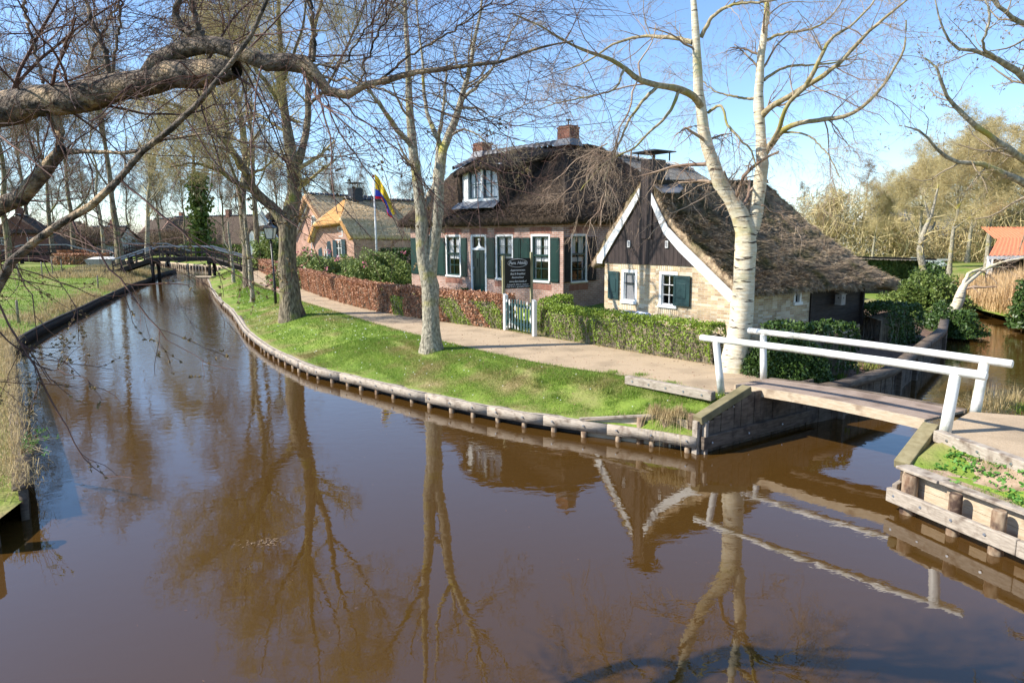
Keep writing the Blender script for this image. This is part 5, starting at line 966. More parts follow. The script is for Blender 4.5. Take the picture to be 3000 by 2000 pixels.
def hedge(name, L, w, h, n_m2, size, ml, label, z0=.68, group=None, extra=None, rough=.05, base=.0, core=True, lname='leaves', twig=True):
    L = np.array(L, float); P, t_ = walk(L, .25); P = np.vstack([P, L[-1]]); n = len(P); th = thing(name, (*P[n//2], z0), label, 'hedge', group)
    T = unit(np.gradient(P, axis=0)); Nn = np.c_[-T[:, 1], T[:, 0]]; rg = np.random.default_rng(n)
    if core:
        V = []; Fq = []; c = .82; K = 7
        prof = [(-1, 0), (-1, .5), (-.9, .92), (0, 1), (.9, .92), (1, .5), (1, 0)]
        for i in range(n):
            for (a, b) in prof: q = P[i]+Nn[i]*a*w*.5*c*.72*(1+rg.normal()*.06); V.append((q[0], q[1], z0-.1+(h*c+.05)*b*(1+rg.normal()*.02)))
        for i in range(n-1):
            for k in range(K-1): Fq.append((i*K+k, i*K+k+1, i*K+K+k+1, i*K+K+k))
        raw('branches', V, Fq, M_twigcore, th)
    area = (2*h+w)*len(P)*.25; N_ = int(area*n_m2); s = rg.uniform(0, 2*h+w, N_); i = rg.uniform(0, n-1.001, N_); ii = i.astype(int); f = (i-ii)[:, None]
    c = P[ii]*(1-f)+P[ii+1]*f; nn = Nn[ii]; side = np.where(s < h, -1, np.where(s > h+w, 1, (s-h-w/2)/(w/2))); zz = np.where(s < h, s, np.where(s > h+w, 2*h+w-s, h))
    lump = rough*(np.sin(i*.9)+np.sin(i*2.3+zz*5)+.6*np.sin(i*5.1+zz*9))*.6
    inn = 1-np.abs(rg.normal(0, .12, N_)); top = (s >= h) & (s <= h+w)
    q = c+nn*(side*w*.5*inn*(1-.12*(zz/h > .93)*(~top))+lump*np.sign(side)*(~top))[:, None]; z = z0+zz*np.where(top, 1-np.abs(rg.normal(0, .05, N_)), 1)+lump*top*.5+rg.normal(0, .02, N_)
    C_ = np.c_[q, z]; C_ = C_[C_[:, 2] > z0+base*rg.uniform(0, 1, len(C_))]
    if extra: msk = extra(C_); L1, L2 = C_[~msk], C_[msk]
    else: L1, L2 = C_, None
    U_, V_ = leafset(L1, size); quads(L1, U_, V_, lname, ml, th)
    if L2 is not None and len(L2): U_, V_ = leafset(L2, size*.8); quads(L2, U_, V_, 'green_leaves', ML_privet, th)
    if twig:
        m = int(n*14); i = rg.integers(0, n-1, m); b = P[i]+Nn[i]*(rg.uniform(-.5, .5, (m, 1))*w)+rg.normal(size=(m, 2))*.06; st = np.c_[b, np.full(m, z0-.02)]; en = st+np.c_[rg.normal(size=(m, 2))*.1, rg.uniform(.5, 1.03, m)*h]; md = (st+en)/2+rg.normal(size=(m, 3))*.05
        Vt, Ft = tubes(np.stack([st, md, en], 1), np.full((m, 3), .0045)*np.array([1, .8, .4]), 3); raw('twigs', Vt, Ft, M_twigg, th)
    return th
hp = [G(*p, .7)[:2] for p in [(858, 838), (900, 853), (974, 880), (1076, 908), (1239, 935), (1400, 956), (1470, 965)]]
hp = chaikin(hp, 2); hp = list(offs(hp, .3)) if offs(hp, .3)[3][1] > hp[3][1] else list(offs(hp, -.3))
hedge('beech_hedge', hp, .55, .98, 1000, .034, ML_beech, 'russet beech hedge along the path in front of the farmhouse', extra=lambda C_: (C_[:, 1] < 21.3) & (C_[:, 2] < 1.45) & (np.sin(C_[:, 0]*5+C_[:, 2]*4) > -.2) | ((np.abs(C_[:, 1]-23.0) < .35) & (C_[:, 2] < 1.35)))
hp2 = chaikin([G(*p, .7)[:2] for p in [(748, 776), (780, 795), (826, 819)]], 1)
hedge('beech_hedge', hp2, .8, .9, 350, .05, ML_beech, 'short russet hedge far along the path beyond the street lamp')
hp3 = [G(*p, .7)[:2] for p in [(165, 775), (215, 775), (320, 773)]]; hedge('beech_hedge', hp3, 1.0, 1.1, 160, .09, ML_beech, 'rust-coloured hedge below the board fence beyond the left meadow')
hg = [G(*p, .7)[:2] for p in [(1592, 985), (1700, 1003), (1900, 1038), (2090, 1070)]]; hg = list(np.array(hg)+np.array((.15, .25)))
hedge('privet_hedge', hg, .5, .84, 1100, .026, ML_privet, 'bright green budding hedge between the path and the cottage', base=.2, rough=.06)
hedge('privet_hedge', [np.array((.95, 18.8)), np.array((1.25, 19.8)), np.array((1.6, 20.75))], .55, .86, 700, .028, ML_privet, 'bright green hedge running back from the gate towards the farmhouse corner', base=.3)
hedge('laurel_hedge', [D(1135, 800, 36.5)[:2], D(1215, 800, 35.5)[:2]], 1.4, 2.0, 500, .05, ML_dark, 'square dark green hedge at the left corner of the farmhouse')
hedge('yew_hedge', [np.array((9.4, 17.9)), np.array((10.9, 19.1))], 1.25, 1.1, 900, .035, ML_dark, 'tall dark clipped hedge standing at the far corner of the cottage', z0=.3)
hedge('laurel_hedge', [np.array((5.35, 14.25)), np.array((6.1, 13.7)), np.array((6.9, 14.2))], .8, .95, 700, .04, ML_dark, 'low dark glossy hedge between the birch and the cottage side wall', z0=.55)
def shrub(name, c, r, n, size, ml, label, flowers=0, z0=.6, flat=.0, lump=.18, lname='leaves', seed=0, cat='shrub', shell=.5):
    th = thing(name, (c[0], c[1], z0), label, cat); rg = np.random.default_rng(seed+n); d = rg.normal(size=(n, 3)); d /= np.linalg.norm(d, axis=1, keepdims=True); d[:, 2] = np.abs(d[:, 2])*1.0-.12
    lm = 1+lump*(np.sin(d[:, 0]*7+seed)*np.sin(d[:, 1]*6+1)+.7*np.sin(d[:, 2]*11+d[:, 0]*9)); rad = rg.uniform(shell, 1, n)**.4*lm
    C_ = np.array([c[0], c[1], z0])+d*rad[:, None]*np.array(r); C_[:, 2] = np.maximum(C_[:, 2], z0+.02)
    if flat: C_[:, 2] = np.minimum(C_[:, 2], z0+r[2]*flat+rg.normal(0, .03, n))
    U_, V_ = leafset(C_, size); quads(C_, U_, V_, lname, ml, th)
    k = 26; st = np.repeat([[c[0], c[1], z0-.05]], k, 0)+np.c_[rg.normal(0, .08, (k, 2)), np.zeros(k)]; e = st+unit(np.abs(rg.normal(size=(k, 3)))*np.sign(rg.normal(size=(k, 3)))*(1, 1, 0)+(0, 0, 1))*np.array(r)*rg.uniform(.5, .95, (k, 1)); Vt, Ft = tubes(np.stack([st, (st+e)/2+rg.normal(size=(k, 3))*.05, e], 1), np.tile([.02, .014, .006], (k, 1))*max(r[2], .6), 4); raw('stems', Vt, Ft, M_twigg, th)
    # dense inner foliage keeps the middle closed
    m = n//3; C2 = np.array([c[0], c[1], z0])+d[:m]*np.array(r)*rg.uniform(.3, .8, (m, 1)); C2[:, 2] = np.maximum(C2[:, 2], z0+.02); U_, V_ = leafset(C2, size*2); quads(C2, U_, V_, 'inner_leaves', ml, th)
    if flowers:
        dd = rg.normal(size=(flowers, 3)); dd /= np.linalg.norm(dd, axis=1, keepdims=True); dd[:, 2] = np.abs(dd[:, 2]); dd[:, 1] = -np.abs(dd[:, 1]); fc_ = np.array([c[0], c[1], z0])+dd*np.array(r)*1.04; CC = np.repeat(fc_, 14, 0)+rg.normal(size=(flowers*14, 3))*.07; U_, V_ = leafset(CC, .05); quads(CC, U_, V_, 'blossom', ML_pink, th)
    return th
b = D(1105, 800, 33.0); shrub('rhododendron', (b[0], 33.2), (2.25, 1.8, 2.25), 15000, .055, ML_rhodo, 'big round rhododendron behind the beech hedge beside the flagpole', 3, z0=.6)
b = D(930, 800, 36.5); shrub('rhododendron', (b[0], 36.5), (2.6, 1.7, 2.0), 12000, .06, ML_rhodo, 'rhododendron with pink blossom in front of the yellow thatched house', 34, z0=.6, seed=3)
b = D(875, 800, 40); shrub('rhododendron', (b[0], 41), (1.7, 1.6, 1.7), 6000, .06, ML_rhodo, 'loose green shrub just right of the thick trunk beside the path', 0, z0=.6, seed=5)
b = D(795, 780, 56); shrub('laurel', (b[0], 56), (1.9, 1.8, 3.0), 5000, .11, ML_rhodo, 'dark glossy laurel in front of the white house beside the lamp post', 0, z0=.6, seed=6)
b = D(2300, 1000, 12.6); shrub('laurel', (5.25, 12.85), (.92, .75, 1.2), 14000, .03, ML_dark, 'glossy dark green rounded laurel right behind the white birch trunk', 0, z0=.45, flat=.93, seed=7, lump=.07)
b = D(1725, 880, 19.3); shrub('yew', (b[0], 19.4), (.6, .5, .62), 5000, .03, ML_dark, 'small dark evergreen in the gap between farmhouse and cottage', 0, z0=.6, seed=8)
b = D(2720, 960, 22.5); shrub('undergrowth_bush', (14.1, 21.9), (1.1, 1.2, 1.0), 6000, .04, ML_dark, 'dark shaded bush leaning over the ditch at the foot of the crooked trunk', 0, z0=.1, seed=9)
shrub('undergrowth_bush', (16.6, 27.2), (1.6, 1.3, 1.5), 6000, .05, ML_ivy, 'sunlit mixed green and ochre bush above the crooked trunk', 0, z0=.4, seed=10)
shrub('laurel', (18.9, 30.9), (1.1, 1.0, 1.5), 4000, .06, ML_dark, 'small glossy evergreen beside the ditch under the pale birch', 0, z0=.5, seed=11)
b = D(3010, 890, 22.5); shrub('conifer', (b[0]+.3, 22.5), (.8, .8, 1.9), 5000, .05, ML_dark, 'dark evergreen cut by the right picture edge above the reeds', 0, z0=.2, seed=12)
b = D(20, 800, 46); shrub('yew', (b[0], 41), (1.2, 1.2, 1.3), 3500, .07, ML_dark, 'dark evergreen bush at the left edge of the meadow', 0, z0=.6, seed=13)
# ivy covered wall with thin roof
t = thing('ivy_wall', (19, 33.5, .5), 'ivy-covered garden building with thin dark roof edge beyond the cottage', 'garden building'); a = D(2490, 760, 33); b = D(2705, 765, 34); 
mb = MB(); mb.prism([(a[0], a[1], .3), (b[0], b[1], .3), (b[0], b[1], b[2]), (a[0], a[1], a[2])], (.5, 2, 0)); mb.build('wall', M_twigcore, t); mb = MB(); mb.bar(a+(0, -.2, .12), b+(.2, -.2, .1), .8, .08); mb.build('roof_edge', M_tar, t)
n = 9000; f = RNG.uniform(0, 1, (n, 1)); C_ = a*(1-f)+b*f; C_[:, 2] = RNG.uniform(.4, 1, n)*C_[:, 2]; C_[:, 1] += -RNG.uniform(.02, .35, n); U_, V_ = leafset(C_, .06); quads(C_, U_, V_, 'ivy', ML_ivy, t)
n = 1500; C_ = b+np.c_[RNG.normal(-.2, .35, n), RNG.normal(-.4, .2, n), -RNG.uniform(0, 1.9, n)]; U_, V_ = leafset(C_, .07); quads(C_, U_, V_, 'glossy_ivy', ML_dark, t)
# ------------------------------------------------------------------ grasses
def blades(name, C_, h, w, m, lean=.35, kind='stuff', parent=None, bend=0., z=None):
    n = len(C_); a = RNG.uniform(0, 2*math.pi, n); d = np.c_[np.cos(a), np.sin(a), np.zeros(n)]; hh = h*RNG.uniform(.45, 1.35, (n, 1)); side = np.c_[-d[:, 1], d[:, 0], np.zeros(n)]*w*RNG.uniform(.7, 1.3, (n, 1))
    l = np.abs(RNG.normal(0, lean, (n, 1))); tip = d*hh*l+np.array((0, 0, 1))*hh*np.sqrt(np.clip(1-(l*.7)**2, .1, 1)); mid = tip*.55*(1, 1, 1.15); tip[:, 2] -= bend*hh[:, 0]*l[:, 0]
    V = np.stack([C_-side, C_+side, C_+mid+side*.7, C_+mid-side*.7, C_+tip], 1).reshape(-1, 3); b = (np.arange(n)*5)[:, None]
    F3 = np.concatenate([b+np.array([[0, 1, 2]]), b+np.array([[0, 2, 3]]), b+np.array([[3, 2, 4]])], 0); o = raw(name, V, F3, m, parent, k=3)
    if kind and parent is None: tag(o, kind=kind)
    return o
def scatter(poly, n, zf=hgt, dz=-.01, clump=0):
    P = np.array(poly); mn, mx = P.min(0), P.max(0); out = []
    c = 0
    while c < n:
        X = RNG.uniform(mn, mx, (n*2, 2)); X = X[inside(X, P)]
        if clump: k = np.sin(X[:, 0]*3.1+1)*np.sin(X[:, 1]*2.7)+.6*np.sin(X[:, 0]*7.7+X[:, 1]*5.3)+RNG.normal(0, .5, len(X)); X = X[k > clump-1]
        out.append(X); c += len(X)
    X = np.concatenate(out)[:n]; return np.c_[X, zf(X)+dz]
MG1 = mat('grass_blade', (.11, .22, .014), (.26, .36, .06), 1.4, .6, island=True, trans=.3, c3=(.3, .27, .09), s3=.9, t3=(.5, .68))
MG2 = mat('dry_grass_blade', (.3, .22, .09), (.55, .43, .23), 2, .7, island=True, trans=.25)
MG3 = mat('reed_blade', (.5, .33, .15), (.75, .54, .3), 2, .7, island=True, trans=.25)
inE = offs(EDGES, -.2); pl = PATH[:len(PL)]
lawn1 = np.array(list(inE[:26])+[p for p in pl[::-1] if p[1] < inE[25][1]+1]); 
X = scatter(lawn1, 150000, clump=.1); X = X[~inside(X[:, :2], PATH)]; blades('grass', X, .042, .0034, MG1, .8)
lawn3 = np.array([(-21.5, 44), (-23.8, 53), (-24.5, 60), (-25.5, 60), (-22.0, 50), (-17.5, 43)]); 
lawn2 = np.array(list(inE[24:46])+[p for p in pl[::-1] if inE[24][1]-1 < p[1] < 56]); X = scatter(lawn2, 50000, clump=.1); X = X[(~inside(X[:, :2], PATH)) & (dist_poly(X[:, :2], POLY) > .15)]; blades('grass', X, .055, .007, MG1, .7)
# dry fringe along the bank and worn bits
P_, _ = walk(offs(EDGES, -.24), .008); P_ = P_+RNG.normal(size=P_.shape)*.07; P_ = P_[~inside(P_, POLY)]; blades('dry_grass', np.c_[P_, hgt(P_)+.0], .045, .003, MG2, .9)
X = scatter(lawn1, 34000, clump=.7); X = X[~inside(X[:, :2], PATH)]; blades('dry_grass', X, .03, .003, MG2, 1.0)
tr = np.array([G(1500, 1110, .5)[:2], G(1830, 1095, .6)[:2], G(2060, 1165, .6)[:2], G(2020, 1215, .5)[:2], G(1750, 1205, .4)[:2]]); tu = scatter(tr, 26)
TT = np.repeat(tu, 260, 0)+np.c_[RNG.normal(0, .07, (26*260, 2)), np.zeros(26*260)]; blades('grass', TT, .07, .0035, MG1, .6)
# near left bank: long mixed tufts
nb = np.array([(-5.95, 7.2), (-6.9, 9.1), (-8.35, 11.1), (-10.3, 13.7), (-13.0, 17.2), (-16, 20), (-20, 20), (-14, 10), (-10, 6.9), (-7, 6.6)])
X = scatter(nb, 7000, clump=.5); X[:, 2] += .02; blades('dry_grass', X, .12, .004, MG2, .7, bend=.4); X = scatter(nb, 42000); blades('grass', X, .11, .004, MG1, .6)
P_, _ = walk(offs(LEFTS[-7:], -.1 if inside(offs(LEFTS[-7:], .15)[3:4], POLY)[0] else .1), .012); k = len(P_); X = np.c_[P_+RNG.normal(size=(k, 2))*.1, np.full(k, .42)]; blades('dry_grass', np.repeat(X, 4, 0)+RNG.normal(size=(k*4, 3))*(.09, .09, .01), .17, .004, MG2, 1.0, bend=.9)
# meadow on the left
mw = np.array([tuple(p) for p in offs(LEFTS[:-4], .25 if not inside(offs(LEFTS[:-4], .3)[4:5], POLY)[0] else -.25)]+[(-30, 18), (-60, 40), (-60, 66)])
X = scatter(mw, 90000, clump=0); X = X[dist_poly(X[:, :2], POLY) > .2]; blades('grass', X, .09, .012, MG1, .6)
P_, _ = walk(offs(LEFTS[:-4], .5 if not inside(offs(LEFTS[:-4], .5)[4:5], POLY)[0] else -.5), .01); k = len(P_); Q_ = P_+RNG.normal(size=P_.shape)*.35*np.clip(RNG.uniform(0, 1.4, (k, 1)), .2, 1.4); msk = (~inside(Q_, POLY)); Q_ = np.repeat(Q_[msk], 5, 0); Q_ += RNG.normal(size=Q_.shape)*.14; Q_ = Q_[(dist_poly(Q_, POLY) > .06) & ~inside(Q_, POLY)]
kk = np.sin(Q_[:, 1]*.45)+.5*np.sin(Q_[:, 1]*1.3)+RNG.normal(0, .5, len(Q_)) > -.5; blades('dry_grass', np.c_[Q_, hgt(Q_)][kk], .22, .009, MG2, .5, bend=.2)
X = scatter(np.array([(-25.5, 53), (-22.5, 43), (-20.2, 41), (-22, 47), (-22.5, 56)]) if 0 else np.array([(-31, 62), (-28.5, 52.5), (-26.5, 46), (-32, 46), (-40, 64)]), 9000, clump=.4); blades('dry_grass', X, .3, .02, MG2, .5)
# reeds on the right ditch bank
rd = np.array([(17.75, 22.6), (18.8, 27.0), (21.0, 32.3), (22.7, 35.6), (27, 35.7), (34, 30), (24, 18), (17, 17)])
X = scatter(rd, 38000, zf=hgt); X = X[dist_poly(X[:, :2], POLY) > .05]; far_ = X[:, 1]-(X[:, 0]-19)*.6 > 27; blades('reeds', X[far_], .75, .014, MG3, .5, bend=.5); X = X[~far_]; blades('reeds', X, 1.35, .014, MG3, .5, bend=.5)
# ground swells under the reeds
mb_ = lattice(17.2, 36, 15, 40, .7); t_ = None
# near tufts by the footbridge
def tuft(c, n, h, m, s=.12, w=.004, name='grass', lean=.5, bend=.3): X = np.c_[RNG.normal(c[0], s, n), RNG.normal(c[1], s, n), np.full(n, c[2])]; return blades(name, X, h, w, m, lean, bend=bend)
for c in ((7.45, 10.2, .68), (7.9, 10.35, .66), (8.4, 10.3, .66), (7.1, 9.95, .7)): tuft(c, 260, .3, MG2, .14, .004, 'dry_grass', .9)
for c in ((7.7, 9.9, .7), (8.1, 9.8, .7), (8.6, 9.9, .7)): tuft(c, 500, .12, MG1, .2)
for c in ((2.3, 10.62, .5), (2.62, 10.45, .52), (2.45, 10.5, .45)): tuft(c, 300, .2, MG2, .05, .003, 'dry_grass', 1.0, 1.2)
# broad-leaved weeds on the right corner
MW = mat('weed_leaf', (.06, .19, .02), (.16, .34, .07), 2, .5, island=True, trans=.25)
wz = np.array([(4.95, 7.95), (5.4, 8.2), (5.75, 7.0), (5.9, 5.4), (5.55, 5.5), (5.3, 6.5), (5.05, 7.3)]); cs = scatter(wz, 110, clump=.2); cs = cs[(cs[:, 1] > 7.2) | (cs[:, 0] > 5.35)]
C_ = np.repeat(cs, 26, 0)+np.c_[RNG.normal(0, .05, (len(cs)*26, 2)), np.abs(RNG.normal(.03, .025, len(cs)*26))]; U_, V_ = leafset(C_, .022, .8, .5); o = quads(C_, U_, V_, 'weeds', MW); tag(o, kind='stuff')
X = scatter(wz, 5000, clump=.5); blades('grass', X, .05, .003, MG1, .7)
MLit = mat('leaf_litter', (.2, .1, .06), (.36, .22, .14), 2, .8, island=True); 
X = scatter(wz, 2500); U_, V_ = leafset(X, .012, .5, .6); o = quads(X+(0, 0, .012), U_, V_, 'leaf_litter', MLit); tag(o, kind='stuff')
fb = np.array([(5.6, 12.5), (6.2, 12.3), (7.4, 13.5), (8.6, 15.2), (7.6, 16.2), (6.2, 14.2)]); X = scatter(fb, 9000); U_, V_ = leafset(X, .02, .6, .5); o = quads(X+(0, 0, .02), U_, V_, 'leaf_litter', MLit); tag(o, kind='stuff')
cs = scatter(fb, 90); X = np.repeat(cs, 16, 0)+np.c_[RNG.normal(0, .04, (90*16, 2)), np.zeros(90*16)]; blades('flower_shoots', X, .15, .01, MG1, .4)
# daisies
X = scatter(lawn1, 60); X2 = scatter(lawn2, 130); 
for nm, Xx, s in (('daisies', X, .011), ('daisies', X2, .02)):
    U_ = np.tile([[s, 0, 0.]], (len(Xx), 1)); V_ = np.tile([[0, s, .004]], (len(Xx), 1)); o = quads(Xx+(0, 0, .05), U_, V_, nm, M_white); tag(o, kind='stuff')
# floating debris on the water
n = 70; C_ = G(768, 1588, .006)+np.c_[RNG.normal(0, .12, n), RNG.normal(0, .05, n), np.zeros(n)]; U_, V_ = leafset(C_, .022, .25, 1.); V_[:, 2] = 0; o = quads(C_, U_, V_, 'floating_debris', M_pile); tag(o, kind='stuff')
n = 300; C_ = np.c_[RNG.uniform(-7, 5, n), RNG.uniform(4.5, 17, n), np.full(n, .004)]; C_ = C_[inside(C_[:, :2], POLY)]; U_, V_ = leafset(C_, .012, .15, 1.); V_[:, 2] = 0; U_[:, 2] = 0; o = quads(C_, U_, V_, 'floating_twigs', MLit); tag(o, kind='stuff')
X = np.concatenate([scatter(np.array([(-28, 74), (-24, 62), (-22, 50), (-13.5, 33), (-10.5, 33), (-18, 50), (-24, 64), (-26, 80), (-34, 88), (-44, 86)]), 22000)]); X = X[(~inside(X[:, :2], PATH)) & (dist_poly(X[:, :2], POLY) > .15) & (~inside(X[:, :2], POLY))]; blades('grass', X, .09, .014, MG1, .6)
for L_, nm in ((PL, 0), (PR, 1)):
    P_, _ = walk([p for p in L_ if p[1] < 45], .006); P_ = P_+RNG.normal(size=P_.shape)*.045; blades('grass', np.c_[P_, hgt(P_)+.012], .045, .0035, MG1 if nm == 0 else MG2, .8)
# dead leaves and twigs blown along the path and lawn
X = np.r_[scatter(lawn1, 500), scatter(np.array([p for p in PATH if p[1] < 30]), 700)]; U_, V_ = leafset(X, .014, .55, .8); o = quads(X+(0, 0, .035), U_, V_, 'leaf_litter', MLit); tag(o, kind='stuff')
# ------------------------------------------------------------------ trees
MB1 = mat('grey_bark', (.07, .055, .035), (.29, .235, .16), 16, .9, .06, (1, 1, .3), c3=(.25, .24, .06), s3=2.2, t3=(.55, .7), bs=22)
MB2 = mat('pale_bark', (.17, .15, .11), (.45, .4, .3), 20, .85, .03, (1, 1, .6), c3=(.36, .31, .07), s3=1.8, t3=(.55, .68), bs=26)
def birchmat():
    m = mat('birch_bark', (.68, .63, .5), (.55, .45, .3), 5, .7, .012, (1, 1, 5), c3=(.42, .38, .13), s3=1.3, t3=(.56, .72)); N = m.node_tree.nodes; L = m.node_tree.links; p = N['Principled BSDF']
    tc = N.new('ShaderNodeTexCoord'); mp = N.new('ShaderNodeMapping'); mp.inputs['Scale'].default_value = (2.2, 2.2, 13); L.new(tc.outputs['Object'], mp.inputs[0]); n = N.new('ShaderNodeTexNoise'); n.inputs['Scale'].default_value = 1.4; n.inputs['Detail'].default_value = 7; L.new(mp.outputs[0], n.inputs['Vector'])
    r = N.new('ShaderNodeMapRange'); r.inputs[1].default_value = .61; r.inputs[2].default_value = .66; L.new(n.outputs[0], r.inputs[0]); x = N.new('ShaderNodeMix'); x.data_type = 'RGBA'; x.inputs[7].default_value = (.05, .035, .025, 1)
    src = p.inputs['Base Color'].links[0].from_socket; L.new(src, x.inputs[6]); L.new(r.outputs[0], x.inputs[0]); L.new(x.outputs[2], p.inputs['Base Color']); return m
MB3 = birchmat(); MB2b = mat('limb_bark', (.2, .16, .09), (.46, .38, .24), 18, .85, .01, (1, 1, .6), c3=(.3, .26, .07), s3=2.5, t3=(.5, .66), bs=26)
MB4 = mat('dark_bark', (.035, .03, .025), (.26, .2, .15), 9, .85, .035, (2, 2, 2), c3=(.5, .36, .22), s3=4.5, t3=(.52, .62), bs=26)
MT1 = mat('twig_gold', (.3, .23, .1), (.6, .5, .26), 2, .8, island=True)
MT2 = mat('twig_tan', (.2, .15, .1), (.36, .29, .2), 2, .8, island=True)
MT3 = mat('twig_red', (.05, .024, .02), (.18, .095, .07), 2, .6, island=True)
MT4 = mat('twig_pale', (.2, .12, .085), (.46, .35, .25), 2, .8, island=True)
MT5 = mat('twig_brown', (.13, .09, .055), (.26, .19, .12), 2, .8, island=True)
MBud = mat('bud', (.1, .06, .03), (.3, .22, .09), 2, .7, island=True)
def limbmesh(P, Rr, n=12, amp=.07, bumps=1.):
    ph = np.arange(P.shape[1]); V, Fq = tubes(P, Rr, n); N_, K, _ = P.shape; C_ = np.repeat(P.reshape(-1, 3), n, 0); d = V-C_
    s = 1+amp*(1.1*np.sin(V[:, 0]*8.3+V[:, 2]*5+V[:, 1]*4)*np.cos(V[:, 0]*17+1)+np.sin(V[:, 2]*19+V[:, 0]*7)*np.sin(np.arctan2(d[:, 1], d[:, 0])*3+V[:, 2]*2)+.6*np.sin(V[:, 2]*41+V[:, 0]*31+V[:, 1]*23)); return C_+d*s[:, None], Fq
def finish_tree(name, base, label, limbs, twlv, mt, mtw, group=None, buds=0, budsize=.012, cat='tree', nl=12, crown='crown', tn=3, nstem=0, ml_=None):
    t = thing(name, base, label, cat, group); P, Rr = limbs; ns = nstem or len(P); V, Fq = limbmesh(P[:ns], Rr[:ns], nl); raw('trunk', V, Fq, mt, t, True)
    if ns < len(P): V, Fq = limbmesh(P[ns:], Rr[ns:], 12); raw('limbs', V, Fq, ml_, t, True)
    L = [tubes(a, b, 4 if i == 0 else tn) for i, (a, b) in enumerate(twlv)]; V, Fq = merge(L); raw(crown, V, Fq, mtw, t)
    if buds:
        a = twlv[-1][0]; N_, K, _ = a.shape; i = RNG.integers(0, N_, buds); k = RNG.integers(1, K, buds); C_ = a[i, k]+RNG.normal(size=(buds, 3))*.003; U_, V_ = leafset(C_, budsize, .45); quads(C_, U_, V_, 'buds', MBud, t)
    return t
def levels(P, Rr, specs):
    out = []; a, b = P, Rr; allP = []
    for s in specs:
        s = dict(s); src = s.pop('src', None); n = s.pop('n'); K = s.pop('K', 6)
        if src is not None: a, b = allP[src] if src >= 0 else (P, Rr)
        a, b = grow(a, b, n, K=K, **s); allP.append((a, b)); out.append((a, b))
    return out
def flare(P, Rr): return P, Rr
# T1: thick lamp-side tree
d1 = 23.3
L1 = [[(857, 942, 118), (853, 915, 92), (848, 860, 76), (845, 800, 68), (842, 720, 66), (846, 655, 72), (858, 590, 56), (862, 520, 48), (852, 440, 42), (842, 380, 36), (836, 320, 30), (828, 240, 25), (820, 130, 20), (815, 20, 15), (822, -110, 10), (815, -260, 5)],
      [(846, 690, 50), (815, 625, 44), (775, 585, 38), (742, 555, 36, 23), (715, 500, 30, 22.6), (670, 430, 22, 22.3), (600, 360, 16, 22), (520, 310, 10, 21.5), (430, 290, 6, 21)],
      [(858, 520, 36), (885, 440, 28, 23.6), (900, 380, 27, 24), (903, 300, 24, 24.2), (905, 200, 19, 24.4), (920, 90, 15, 24.5), (950, -40, 11, 24.5), (965, -200, 5, 24.5)],
      [(838, 340, 20), (800, 270, 17, 23), (740, 190, 13, 22.6), (690, 90, 10, 22.3), (650, -30, 7, 22), (620, -150, 4, 22)],
      [(904, 310, 14, 24.2), (960, 250, 11, 23.8), (1010, 150, 8, 23.5), (1060, 40, 6, 23.3), (1100, -80, 4, 23)],
      [(742, 550, 22, 23), (700, 540, 18, 22.5), (640, 500, 13, 22), (570, 480, 9, 21.6), (500, 490, 5, 21.2)],
      [(828, 240, 14), (860, 160, 11, 23), (890, 60, 8, 22.8), (900, -60, 6, 22.6), (905, -180, 4, 22.5)],
      [(670, 430, 12, 22.3), (660, 340, 10, 22), (620, 240, 7, 21.8), (600, 130, 5, 21.6)]]
P, Rr = limbs_px(L1, d1, 22, .012, .76); lv = levels(P, Rr, [dict(n=20, t0=.3, ang=(30, 70), absl=2.6, ln=(.5, 1.2), wig=.2, grav=.06, rf=.42, K=8), dict(n=8, t0=.15, ang=(25, 65), absl=1.15, ln=(.5, 1.2), wig=.22, grav=.03, rf=.5, rmin=.004), dict(n=10, t0=.1, ang=(25, 70), absl=.5, ln=(.5, 1.3), wig=.25, grav=.03, rf=.5, K=5, rmin=.0032), dict(n=2, t0=.2, ang=(25, 60), absl=.25, ln=(.5, 1.2), wig=.25, rf=.6, K=4, rmin=.0028)])
T1 = finish_tree('alder_tree', G(857, 930, .62), 'thick-trunked grey tree beside the street lamp on the lawn', (P, Rr), lv, MB1, MT1, buds=16000, budsize=.018, nl=16)
# T2: double stemmed tree
d2 = 16.0
L2 = [[(1266, 1052, 105), (1264, 1025, 80), (1262, 960, 62), (1262, 880, 58), (1252, 800, 56), (1238, 720, 46), (1235, 640, 42), (1228, 560, 38), (1216, 470, 34), (1206, 400, 30), (1200, 310, 26), (1196, 200, 21), (1192, 90, 16), (1185, -40, 11), (1180, -140, 6)],
      [(1256, 830, 46), (1266, 760, 42), (1277, 690, 38), (1284, 610, 37), (1288, 530, 35), (1295, 465, 31), (1314, 400, 28), (1336, 345, 26), (1352, 290, 22), (1372, 220, 17), (1392, 120, 12), (1410, 10, 8), (1425, -100, 5)],
      [(1234, 620, 26, 16), (1252, 585, 24, 16.2), (1272, 545, 22, 16.5), (1280, 490, 18, 16.7), (1284, 420, 14, 17), (1300, 300, 10, 17.2), (1310, 180, 6, 17.4)],
      [(1208, 430, 24), (1182, 400, 20, 15.8), (1160, 375, 19, 15.6), (1135, 340, 15, 15.4), (1100, 290, 12, 15.2), (1060, 240, 8, 15), (1000, 190, 5, 14.8)],
      [(1296, 450, 20, 16), (1276, 390, 17, 16.2), (1256, 345, 15, 16.3), (1243, 280, 12, 16.4), (1238, 180, 9, 16.5), (1225, 70, 6, 16.6), (1215, -40, 4, 16.6)],
      [(1352, 290, 12), (1400, 250, 10, 15.8), (1450, 190, 7, 15.6), (1490, 110, 5, 15.4), (1530, 40, 3, 15.3)],
      [(1316, 395, 10), (1360, 380, 8, 15.8), (1400, 395, 6, 15.6), (1440, 430, 4, 15.5), (1480, 450, 3, 15.4)]]
